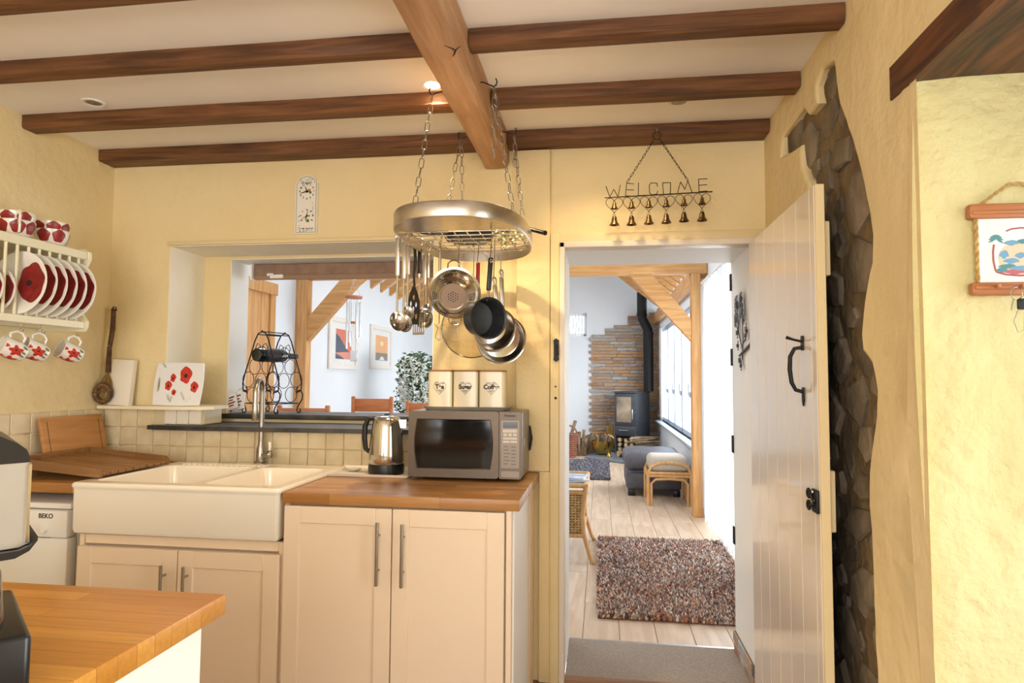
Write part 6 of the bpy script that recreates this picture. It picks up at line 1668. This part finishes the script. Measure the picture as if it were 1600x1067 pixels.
for k in range(13):
    u = rs.uniform(-1, .9); v = rs.uniform(.25, .98); c = Vector((pc.x+u*wpl, 8.72+rs.uniform(-.04, .08), zb+(zt_-zb)*v)); L2 = rs.uniform(.22, .34); m = MB()
    for j in range(70):
        tt = rs.random(); r_ = .05*(1-tt)**.7+.008; a = rs.uniform(0, 6.28); p_ = c+Vector((r_*math.cos(a), r_*math.sin(a), -tt*L2))
        M_ = T(*p_) @ Euler((rs.uniform(-1, 1), rs.uniform(-1, 1), rs.uniform(0, 6))).to_matrix().to_4x4(); s_ = .02
        m.add([(-s_, 0, 0), (0, s_*.7, .006), (s_, 0, 0), (0, -s_*.7, .006)], [(0,1,2,3)], M_)
    m.build('flower_cluster', fm_, pl)
MB(T(pc.x, 9.0, 0)).lathe([(0, 0), (.14, 0), (.19, .3), (.2, .32), (.18, .32), (.16, .28), (0, .28)], 24).build('pot', mat('terracotta', 'A8683E', rough=.8), pl)
for k in range(4): MB().tube([(pc.x+.03*k-.05, 9.0, .28), (pc.x+.06*k-.1, 9.0, .7), (pc.x+.1*k-.15, 9.0, zb+.1)], .012, 7).build('stem', mat('stem_brown', '5A4630', rough=.8), pl)

# ================================================================ LIVING ROOM: stove corner
slate_rnd, N, L, b = base('cladding_slate', .7)
oi = N.new('ShaderNodeObjectInfo'); rp = N.new('ShaderNodeValToRGB'); rp.color_ramp.interpolation = 'LINEAR'
cols = ['94897A', 'A8A6A0', 'B48C64', '85878A', 'C8955C', 'A08E7A', 'B0B6B8', 'A06E48', '8E9294']
el = rp.color_ramp.elements; el[0].color = lin(cols[0]); el[0].position = 0; el[1].color = lin(cols[-1]); el[1].position = 1
for i, c_ in enumerate(cols[1:-1]): e_ = el.new((i+1)/(len(cols)-1)); e_.color = lin(c_)
nz = N.new('ShaderNodeTexNoise'); nz.inputs['Scale'].default_value = 7; L.new(coords(N, L, (1, 1, 4)), nz.inputs['Vector'])
ma = N.new('ShaderNodeMath'); ma.operation = 'MULTIPLY_ADD'; ma.inputs[1].default_value = .5; L.new(nz.outputs['Fac'], ma.inputs[0]); 
ms = N.new('ShaderNodeMath'); ms.operation = 'MULTIPLY_ADD'; ms.inputs[1].default_value = .8; ms.inputs[2].default_value = -.15; L.new(oi.outputs['Random'], ms.inputs[0]); L.new(ms.outputs[0], ma.inputs[2])
L.new(ma.outputs[0], rp.inputs[0]); L.new(rp.outputs[0], b.inputs['Base Color'])
xs0 = PY(925, 600, LY).x; steps = [(945.5, 525), (959.6, 515), (981, 506), (1014, 495.5), (1060, 486)]
stz = [(PY(px, 600, LY).x, PY(px, py, LY).z) for px, py in steps]
clad = struct(MB().box(xs0+.03, LR, LY+.001, LY+.019, 0, stz[0][1]-.05).build('wall_slate_cladding', mat('slate_back', '5A544C', rough=.9)))
rh = .062; rs = random.Random(9); z = 0; row = 0; npc = 0
while z < stz[-1][1]:
    x = xs0+(.0 if row % 2 else -.055)
    for (sx, sz_), nx in zip(stz, [xs0]+[s_[0] for s_ in stz[:-1]]):
        if z+rh*.5 > sz_: x = max(x, sx-(0 if row % 2 else .0))
    while x < LR-.03:
        l_ = rs.uniform(.28, .6); x1 = min(x+l_, LR-.002)
        if LR-x1 < .12: x1 = LR-.002
        MB().rbox(x+.002, x1-.002, LY-rs.uniform(.006, .03), LY+.015, z+.002, z+rh-.002, .003, 1).build('slate_strip', slate_rnd, clad, smooth=0, origin=(x, LY, z)); npc += 1
        x = x1
    y = LY-.03
    x_ = LR-.002
    l_ = rs.uniform(.4, .62); MB().rbox(LR-rs.uniform(.008, .03), LR-.001, LY-.04-l_, LY-.035, z+.002, z+rh-.002, .003, 1).build('slate_strip', slate_rnd, clad, smooth=0, origin=(LR, LY-.3, z)); npc += 1
    z += rh; row += 1
# hearth
h0, h1 = PZ(915, 714, .03), PZ(974, 722, .03)
hp_ = [(h0.x, h0.y), (h1.x, h1.y), (LR-.05, h1.y+.15), (LR-.05, LY-.04), (h0.x+.1, LY-.04)]
tag(MB().prism(hp_, .0005, .03, 'z').build('hearth_slab', mat('hearth_slate', '6C7880', '84909A', rough=.35, scale=5)), 'grey slate hearth slab under the stove', 'hearth')
# stove
sc_ = PZ(993, 700, .03); sy_ = 11.82; sc_ = PY(993, 690, sy_)
ang = 35; Ms = T(sc_.x, sy_, .0305) @ R(-ang, 'Z')     # origin: front right corner; x to the left is negative, y backwards
sw_, sd_ = .46, .5; sh_ = PY(993, 612, sy_).z-.03
sv_m = mat('stove_steel', '4A4E54', '555A60', rough=.45, metal=.3, scale=20)
stv = thing('wood_stove', 'dark grey wood burning stove in the slate corner', 'stove', (sc_.x-.15, sy_+.2, .0305))
MB(Ms).rbox(-sw_, 0, .02, sd_, .30, sh_-.03, .01).build('firebox', sv_m, stv)
MB(Ms).rbox(-sw_-.01, .01, 0, sd_+.01, sh_-.03, sh_, .006).build('top_plate', sv_m, stv)
MB(Ms).rbox(-sw_, -sw_+.025, .02, sd_, 0, .3, .004).rbox(-.025, 0, .02, sd_, 0, .3, .004).rbox(-sw_, 0, sd_-.02, sd_, 0, .3, .004).rbox(-sw_, 0, .02, sd_, 0, .02, .004).build('log_store', sv_m, stv)
dr_ = MB(Ms).rbox(-sw_+.015, -.015, 0, .02, .50, sh_-.045, .006).build('stove_door', sv_m, stv)
MB(Ms).rbox(-sw_+.06, -.09, -.003, .002, .56, sh_-.10, .004).build('door_glass', mat('stove_glass', '8A7A66', 'C8B49A', rough=.08, scale=3), dr_)
MB(Ms).tube([(-.045, -.03, .62), (-.045, -.03, .80)], .012, 10).build('door_handle', steel, dr_)
MB(Ms).rbox(-sw_+.015, -.015, 0, .02, .32, .49, .006).build('ash_door', sv_m, stv)
MB(Ms).tube([(-sw_*.72, -.018, .41), (-sw_*.3, -.018, .41)], .012, 10).build('ash_handle', steel, stv)
# flue
fc_ = Ms @ Vector((-sw_*.4, sd_*.62, 0)); fz = .0305+sh_; rf_ = .085
fpx = PY(1013, 560, fc_.y).x
fj = PY(1003, 500, fc_.y); fu = PY(1003, 440, fc_.y)
flue = thing('flue_pipe', 'black angled flue pipe rising from the stove', 'flue', (fpx, fc_.y, fz))
zj1 = PY(1013, 516, fc_.y).z; zj0 = PY(1003, 497, fc_.y).z
MB().tube([(fpx, fc_.y, fz+.001), (fpx, fc_.y, zj1-.04)], rf_+.006, 22).build('lower_pipe', iron, flue)
MB().tube([(fpx, fc_.y, zj1-.08), (fpx, fc_.y, zj1), (fj.x, fc_.y, zj0), (fj.x, fc_.y, zj0+.1)], rf_, 22).build('elbow', iron, flue)
MB().tube([(fj.x, fc_.y, zj0+.05), (fj.x, fc_.y, 3.0)], rf_+.006, 22).build('upper_pipe', iron, flue)
for zz in (zj1-.05, zj0+.06): MB(T(fpx if zz < zj1 else fj.x, fc_.y, zz)).lathe([(rf_+.006, -.02), (rf_+.014, -.018), (rf_+.014, .018), (rf_+.006, .02)], 24).build('collar', iron, flue)
# logs, basket, brass
bark = mat('log_bark', '6E5A44', '9A8468', rough=.9, scale=14, rnd=.2); cut = mat('log_cut', 'D8B888', 'E6CCA0', rough=.8, scale=10, rnd=.1)
def log(p, q, r_, label, grp, nm='firewood_log'):
    p = Vector(p); q = Vector(q); t = thing(nm, label, 'log', p, grp); rs2 = random.Random(int(p.x*999+p.z*77)); n = 9
    d = (q-p).normalized(); s1 = d.orthogonal().normalized(); s2 = d.cross(s1); rr_ = [r_*rs2.uniform(.8, 1.15) for _ in range(n)]
    l0 = [p+(s1*math.cos(2*PI*k/n)+s2*math.sin(2*PI*k/n))*rr_[k] for k in range(n)]; l1 = [v+(q-p) for v in l0]
    b_ = MB(); b_.add(l0+l1, [(k, (k+1) % n, n+(k+1) % n, n+k) for k in range(n)]); b_.build('bark', bark, t)
    b_ = MB(); b_.add([v-d*.001 for v in l0]+[v+d*.001 for v in l1], [tuple(range(n)), tuple(range(n, 2*n))]); b_.build('cut_end', cut, t, smooth=0)
rs = random.Random(31)
base_l = PZ(912, 716, 0)
by = 12.0
def atp(px, y): return PY(px, 700, y).x
for k in range(26):
    px = 897+rs.uniform(0, 36); z0 = .0; y = 11.75+rs.uniform(0, .5); px = 897+36*((k*7) % 26)/26; y = 11.72+.14*(k % 4); x = atp(px, y); hh = rs.uniform(.3, .5)*(1-.3*abs(px-912)/20)
    log((x, y, .005), (x+rs.uniform(-.03, .04), y+rs.uniform(0, .03), hh), rs.uniform(.016, .03), 'thin split log standing in the heap left of the hearth', 'split logs heaped by the wall')
for k in range(9):
    x = atp(968+rs.uniform(-3, 30), 11.6); ii = k % 3; jj = k//3
    p_ = Ms @ Vector((-sw_+.09+.13*ii, .05, .06+.085*jj)); q_ = Ms @ Vector((-sw_+.09+.13*ii, .42, .06+.085*jj)); log(p_, q_, .041, 'short log under the stove, '+('bottom', 'middle', 'top')[jj]+' row, '+('left', 'centre', 'right')[ii], 'logs under the stove')
p_ = PY(966, 708, 11.3); log((p_.x, 11.3, .085), (p_.x+.25, 11.42, .085), .055, 'pale cut log lying by the hearth next to the ottoman', None)
for k in range(22):
    px = 992+rs.uniform(0, 46); x = PY(px, 690, 11.0).x; x = min(x, LR-.3); y = 11.0+rs.uniform(-.2, .2); z0 = .18+.012*k*(1-.3*abs(px-1015)/25)
    log((x-.2, y, z0), (x+.18, y+rs.uniform(-.15, .15), z0+rs.uniform(-.02, .06)), rs.uniform(.012, .02), 'thin stick in the kindling heap behind the ottoman', 'kindling sticks behind the ottoman', 'kindling_stick')
tag(MB(T(atp(1014, 11.0), 11.0, .0008)).lathe([(0, 0), (.24, 0), (.3, .17), (.31, .175), (.29, .175), (.23, .02), (0, .02)], 26).build('kindling_basket', mat('basket_dark', '5E4630', rough=.8)), 'low dark basket holding kindling behind the ottoman', 'basket')
bk = PY(888, 716, 11.2); bkx = atp(886, 11.4)
t = thing('log_basket', 'reddish brown wicker log basket at the left of the doorway view', 'basket', (bkx, 11.4, 0))
wk = mat('wicker_red', '7A4634', '96604A', rough=.8, scale=30)
for k in range(11): MB(T(bkx, 11.4, .02+.038*k)).tube([((.14+.004*k)*math.cos(2*PI*j/24), (.12+.003*k)*math.sin(2*PI*j/24), .005*math.sin(j*PI+k*PI)) for j in range(24)], .02, 6, closed=True).build('weave_ring', wk, t)
MB().tube([(bkx-.17, 11.4, .42)]+[(bkx-.17*math.cos(PI*k/8), 11.4, .42+.14*math.sin(PI*k/8)) for k in range(1, 8)]+[(bkx+.17, 11.4, .42)], .014, 8).build('handle', wk, t)
MB(T(bkx, 11.4, .004)).lathe([(0, 0), (.13, 0), (.17, .40), (.0, .40)], 20).build('lining', mat('basket_dark2', '4A3020', rough=.9), t)
lx_ = bkx+.08; log((lx_, 11.4, .41), (lx_+.07, 11.42, .64), .03, 'split log poking out of the red wicker basket', None)
brass = mat('brass', 'B8934A', rough=.25, metal=1)
bx_, by_ = atp(942, 11.65), 11.65
t = thing('coal_scuttle', 'round brass coal scuttle filled with kindling by the hearth', 'bucket', (bx_, by_, .0005))
MB(T(bx_, by_, .0315)).lathe([(0, 0), (.09, 0), (.15, .05), (.19, .14), (.205, .24), (.21, .25), (.195, .25), (.18, .14), (.08, .02), (0, .02)], 28).build('bowl', brass, t, smooth=60)
MB().tube([(bx_-.2*math.cos(PI*k/10), by_, .28+.13*math.sin(PI*k/10)) for k in range(11)], .008, 7).build('bail_handle', brass, t)
for k in range(12):
    a = rs.uniform(0, 6.28); r_ = rs.uniform(.02, .13); log((bx_+r_*math.cos(a), by_+r_*math.sin(a), .17), (bx_+1.4*r_*math.cos(a)+.03, by_+1.3*r_*math.sin(a), .33+rs.uniform(0, .08)), .022, 'small wood chunk in the brass scuttle', 'wood chunks in the scuttle', 'kindling_chunk')
tx_, ty_ = atp(953, 12.2), 12.22
t = thing('fire_tools', 'brass fire tool set standing beside the stove', 'fire tools', (tx_, ty_, .0305))
MB(T(tx_, ty_, .0305)).lathe([(0, 0), (.08, 0), (.085, .012), (.02, .025), (.012, .05), (.012, .52), (0, .53)], 20).build('stand', brass, t)
for k in range(4):
    a = 2*PI*k/4+.5; x, y = tx_+.06*math.cos(a), ty_+.06*math.sin(a); MB().tube([(x, y, .1), (x, y, .5)], .009, 7).build('tool_rod', brass, t); MB(T(x, y, .08)).rbox(-.03, .03, -.008, .008, 0, .12, .004).build('tool_head', brass, t)
tag(MB(T(atp(951, 11.36), 11.36, .0005)).lathe([(0, 0), (.06, 0), (.075, .02), (.03, .05), (.015, .11), (.025, .16), (0, .17)], 20).build('brass_bell', brass, smooth=60), 'small brass hand bell on the hearth', 'bell')

# ================================================================ LIVING ROOM: rugs, seats, table, curtain
def shag(name, label, x0, x1, y0, y1, n, hgt, cols_, seed, wd=.004, jit=.03):
    rs = random.Random(seed)
    m_, N, L, b = base('shag_'+name+str(seed), .9)
    at = N.new('ShaderNodeAttribute'); at.attribute_name = 'tuft'; L.new(at.outputs['Color'], b.inputs['Base Color'])
    me = bpy.data.meshes.new(name); vs = []; fs = []; cl = []
    vs += [(x0, y0, .0015), (x1, y0, .0015), (x1, y1, .0015), (x0, y1, .0015), (x0, y0, .008), (x1, y0, .008), (x1, y1, .008), (x0, y1, .008)]; fs += [(0,1,2,3),(4,5,6,7),(0,1,5,4),(1,2,6,5),(2,3,7,6),(3,0,4,7)]; cl += [lin(cols_[0])]*6
    LC = [lin(c_) for c_ in cols_]
    for k in range(n):
        x, y = rs.uniform(x0, x1), rs.uniform(y0, y1); nn = noise.noise(Vector((x*3, y*3, seed)))
        a = rs.uniform(0, 6.28); tl_ = rs.uniform(.2, 1.0); h_ = hgt*rs.uniform(.6, 1.1); dx, dy = math.cos(a)*jit*tl_, math.sin(a)*jit*tl_
        wx, wy = -math.sin(a)*wd, math.cos(a)*wd; i0 = len(vs)
        vs += [(x-wx, y-wy, .006), (x+wx, y+wy, .006), (x+dx*.5+wx, y+dy*.5+wy, h_*.7), (x+dx*.5-wx, y+dy*.5-wy, h_*.7), (x+dx+wx*.5, y+dy+wy*.5, h_)]
        fs += [(i0, i0+1, i0+2, i0+3), (i0+3, i0+2, i0+4)]
        ci = min(len(LC)-1, max(0, int((rs.random()*.8+.2*(nn+.5))*len(LC)))); cl += [LC[ci]]*2
    cx_, cy_ = (x0+x1)/2, (y0+y1)/2
    me.from_pydata([(a-cx_, c-cy_, e_) for a, c, e_ in vs], [], fs)
    ca_ = me.attributes.new('tuft', 'FLOAT_COLOR', 'FACE'); ca_.data.foreach_set('color', [v for c_ in cl for v in c_]); me.materials.append(m_)
    o = bpy.data.objects.new(name, me); COL.objects.link(o); o.location = (cx_, cy_, 0); tag(o, label, 'rug')
    return o
shag('shaggy_rug', 'shaggy brown, rust and cream rug just beyond the doorway', -.02, .98, 3.80, 5.63, 40000, .042, ['6E4638', '9C6048', 'C08A68', '7E6A68', 'D8C8B8', 'A89890', 'E8DCD0', '5E5058', 'BCACA0', 'F0E4D8', 'CC8E66', 'B06848', 'F4ECE2'], 5, wd=.0065)
shag('shaggy_rug', 'small shaggy grey rug in front of the hearth', -1.05, PZ(953, 745, 0).x, 8.9, 10.9, 15000, .05, ['56525A', '6E6A72', '8A868E', '9C98A0', '747078'], 6, wd=.007)
# doorway carpet and wooden threshold
cpm = mat('carpet_taupe', '8E8276', 'A4988C', rough=.95, scale=120, bump=.6, bscale=200, bdist=.004)
def carp(u, v): x = dx0+.006+u*(dx1-dx0-.014); y = WY+.045+v*(WB+.01-WY-.045); return (x, y, .006+.004*math.sin(v*7+u*2)*math.exp(-((v-.6)*6)**2)+.001*noise.noise(Vector((x*9, y*9, 0))))
mcp = MB().grid(carp, 30, 14); mcp.box(dx0+.006, dx1-.008, WY+.045, WB+.01, .0005, .003)
tag(mcp.build('door_carpet', cpm), 'taupe carpet strip lying in the doorway', 'carpet')
struct(MB().rbox(dx0-.02, dx1+.02, WY-.06, WY+.043, .0005, .012, .003).build('trim_14', mat('threshold_wood', '7A5230', '9A6C42', rough=.5, scale=3, stretch=(1,10,10))))
struct(MB().box(dx0+.005, dx1-.005, WB+.011, WB+.03, -.004, .006).build('trim_15', mat('threshold_strip', 'C8CACC', rough=.3, metal=.8)))
bs = struct(MB().box(dx1-.010, dx1-.004, WY+.02, WB+.01, 0, .10).build('baseboard_reveal', mat('skirting_back', '6A645C', rough=.9)))
for i in range(3):
    for j in range(2): MB().rbox(dx1-.018, dx1-.009, WY+.03+.14*i+(.05 if j else 0), min(WB+.008, WY+.03+.14*i+.136+(.05 if j else 0)), .002+.05*j, .05+.05*j, .002, 1).build('slate_tile', slate_rnd, bs, smooth=0)
# ottoman
lea = mat('leather_grey', '4C4C54', '5A5A62', rough=.42, scale=8, bump=.2, bscale=30)
oc = PZ(1003, 771, 0); ox_a, ox_b = PZ(982, 772, 0).x, LR-.12; oy0 = 7.75; 
ox_a = PY(976, 740, oy0).x; oz = PY(1010, 698, oy0+.5).z-.02
t = thing('ottoman', 'dark grey leather ottoman behind the rattan stool', 'ottoman', ((ox_a+ox_b)/2, oy0+.4, 0))
MB().rbox(ox_a+.02, ox_b-.02, oy0+.02, oy0+.85, .07, oz*.58, .05, 4).build('base', lea, t, smooth=60)
MB().rbox(ox_a, ox_b, oy0, oy0+.87, oz*.56, oz, .085, 5).build('cushion', lea, t, smooth=60)
MB().tube([(ox_a+.02, oy0+.012, oz*.57), (ox_b-.02, oy0+.012, oz*.57)], .008, 6).build('piping', lea, t)
for x in (ox_a+.08, ox_b-.08):
    for y in (oy0+.08, oy0+.79): MB().rbox(x-.04, x+.04, y-.04, y+.04, 0, .075, .006).build('foot', black_p, t)
# rattan stool
rt = mat('rattan', 'C8965C', 'D8AC74', rough=.45, scale=8, stretch=(4,4,1)); lin_m = mat('linen', 'B4AA9C', 'C4BAAC', rough=.9, scale=80, bump=.4, bscale=160, bdist=.004)
sA, sB = PZ(1013, 790, 0), PZ(1080, 791, 0); sx0, sx1 = sA.x, sB.x; sy0 = (sA.y+sB.y)/2; sdp = .46; zt_ = PY(1045, 712, sy0+.1).z
t = thing('rattan_stool', 'pale rattan footstool with a beige woven cushion', 'stool', ((sx0+sx1)/2, sy0+sdp/2, 0))
for y in (sy0, sy0+sdp):
    h_ = zt_*.86; w_ = sx1-sx0
    hp2 = [(sx0, y, .0), (sx0, y, h_-.12), (sx0+.03, y, h_-.04), (sx0+.11, y, h_), ((sx0+sx1)/2, y, h_+.01), (sx1-.11, y, h_), (sx1-.03, y, h_-.04), (sx1, y, h_-.12), (sx1, y, 0)]
    MB().tube(hp2, .018, 10).build('hoop_leg', rt, t)
    MB().tube([(sx0+.035, y, 0), (sx0+.035, y, h_*.52), (sx0+.08, y, h_*.62), ((sx0+sx1)/2, y, h_*.64), (sx1-.08, y, h_*.62), (sx1-.035, y, h_*.52), (sx1-.035, y, 0)], .015, 10).build('inner_hoop', rt, t)
    for zz in (.70, .77): MB().tube([(sx0+.01, y, h_*zz), (sx1-.01, y, h_*zz)], .016, 8).build('rail', rt, t)
for x in (sx0, sx1):
    for zz in (.70, .77): MB().tube([(x, sy0, zt_*.86*zz), (x, sy0+sdp, zt_*.86*zz)], .016, 8).build('rail', rt, t)
MB().rbox(sx0+.01, sx1-.01, sy0-.0, sy0+sdp, zt_*.86*.79, zt_, .06, 5).build('cushion', lin_m, t, smooth=60)
# rattan table with woven panel and glass top
ra = PZ(917, 880, 0); ty0 = ra.y-.0; txr = PY(916, 770, ty0).x; tz_ = PY(905, 757, ty0).z; txl = txr-.62; tdp = PZ(930, 738, tz_).y-ty0
tdp = min(max(tdp, .45), .9)
t = thing('rattan_table', 'rattan side table with a woven end panel and glass top', 'table', ((txl+txr)/2, ty0+tdp/2, 0))
xe = ra.x
for (x, y, ex, ey) in ((txr, ty0, .05, -.02), (txl, ty0, -.05, -.02), (txr, ty0+tdp, .05, .03), (txl, ty0+tdp, -.05, .03)):
    MB().tube([(x, y, tz_), (x-ex*.6, y, .34), (x-ex*.4, y, .22), (x+ex*.4, y+ey*.5, .08), (x+ex, y+ey, 0)], [.02, .018, .017, .017, .016], 9).build('leg', rt, t)
for (a, c) in (((txl, ty0), (txr, ty0)), ((txr, ty0), (txr, ty0+tdp)), ((txr, ty0+tdp), (txl, ty0+tdp)), ((txl, ty0+tdp), (txl, ty0))):
    for z, k_ in ((tz_-.01, 0), (tz_-.06, 0), (.20, .025)):
        sx_ = lambda x: x+(k_ if x == txl else -k_); MB().tube([(sx_(a[0]), a[1], z), (sx_(c[0]), c[1], z)], .017, 8).build('rail', rt, t)
wv = mat('woven_cane', 'B89058', 'D6B480', rough=.6, scale=30); wd2 = mat('woven_dark', '8A6434', rough=.7)
MB().box(txl+.03, txr-.03, ty0+.010, ty0+.014, .21, tz_-.07).build('panel_back', wd2, t)
x = txl+.035; i = 0
while x < txr-.025:
    pts = [(x+.004*math.sin(k*PI), ty0+.004+.006*math.cos(k*PI+i*PI), .22+(tz_-.30)*k/14) for k in range(15)]
    MB().tube(pts, .0075, 6).build('cane', wv, t); x += .024; i += 1
for k in range(14):
    z = .22+(tz_-.30)*(k+.5)/14; MB().tube([(txl+.03, ty0+.002, z), (txr-.03, ty0+.002, z)], .006, 5).build('cane', wv, t)
MB().box(txl+.02, txr-.02, ty0+.02, ty0+tdp-.02, tz_-.012, tz_-.004).build('glass_top', mat('table_glass', '7A8688', rough=.05), t)
for i, (w_, d_, a, lab) in enumerate(((.2, .28, 12, 'lower white and blue magazine on the rattan table'), (.19, .26, -6, 'upper pale magazine on the rattan table'))):
    q = PY(898, 748, ty0+.22); M_ = T(q.x-.01, ty0+.26, tz_-.003+.0145*i) @ R(a, 'Z'); mg = thing('magazine', lab, 'magazine', (q.x, ty0+.26, tz_-.003+.0145*i), 'magazines on the rattan table')
    MB(M_).rbox(-w_/2, w_/2, -d_/2, d_/2, 0, .013, .002, 1).build('pages', mat('paper2', 'EFEDE9', rough=.6), mg); MB(M_).box(-w_/2, w_/2, -d_/2, d_/2, .013, .014).build('cover', mat('mag_blue', '5A7EA8', 'D8DCE4', rough=.3, scale=9), mg)
# voile curtain at the patio door
vo_m = bpy.data.materials.new('voile'); vo_m.use_nodes = True; N = vo_m.node_tree.nodes; L = vo_m.node_tree.links; N.remove(N['Principled BSDF'])
df = N.new('ShaderNodeBsdfDiffuse'); df.inputs[0].default_value = (.92, .92, .91, 1); tl_ = N.new('ShaderNodeBsdfTranslucent'); tl_.inputs[0].default_value = (.95, .95, .94, 1); mx = N.new('ShaderNodeMixShader'); mx.inputs[0].default_value = .55
L.new(df.outputs[0], mx.inputs[1]); L.new(tl_.outputs[0], mx.inputs[2]); L.new(mx.outputs[0], N['Material Output'].inputs[0])
cur = thing('voile_curtain', 'sheer white fringed curtain hanging at the patio door', 'curtain', (LR-.07, 5.8, .05))
cy0, cy1 = 4.75, 6.55
cv = MB().grid(lambda u, v: (LR-.075+.022*math.sin(u*60)*(.4+.6*v), cy0+u*(cy1-cy0), .06+(1-v)*2.26), 160, 8); cv.build('sheer', vo_m, cur)
for k in range(60):
    y = cy0+(k+.5)/60*(cy1-cy0); x = LR-.075+.022*math.sin((k+.5)/60*60); MB().tube([(x, y, .065), (x+.004, y+.004, .04), (x, y+.002, .012)], [.004, .008, .006], 5).build('fringe', vo_m, cur)
MB().tube([(LR-.075, cy0-.05, 2.34), (LR-.075, cy1+.05, 2.34)], .014, 10).build('rail', white_paint, cur)
tag(MB().rbox(LR-.03, LR-.001, 11.9-.35, 11.88, .7, 2.3, .02, 3).build('blind_stack', mat('blind_white', 'EEF2F6', rough=.6)), 'white vertical blinds gathered at the far end of the window', 'blind')
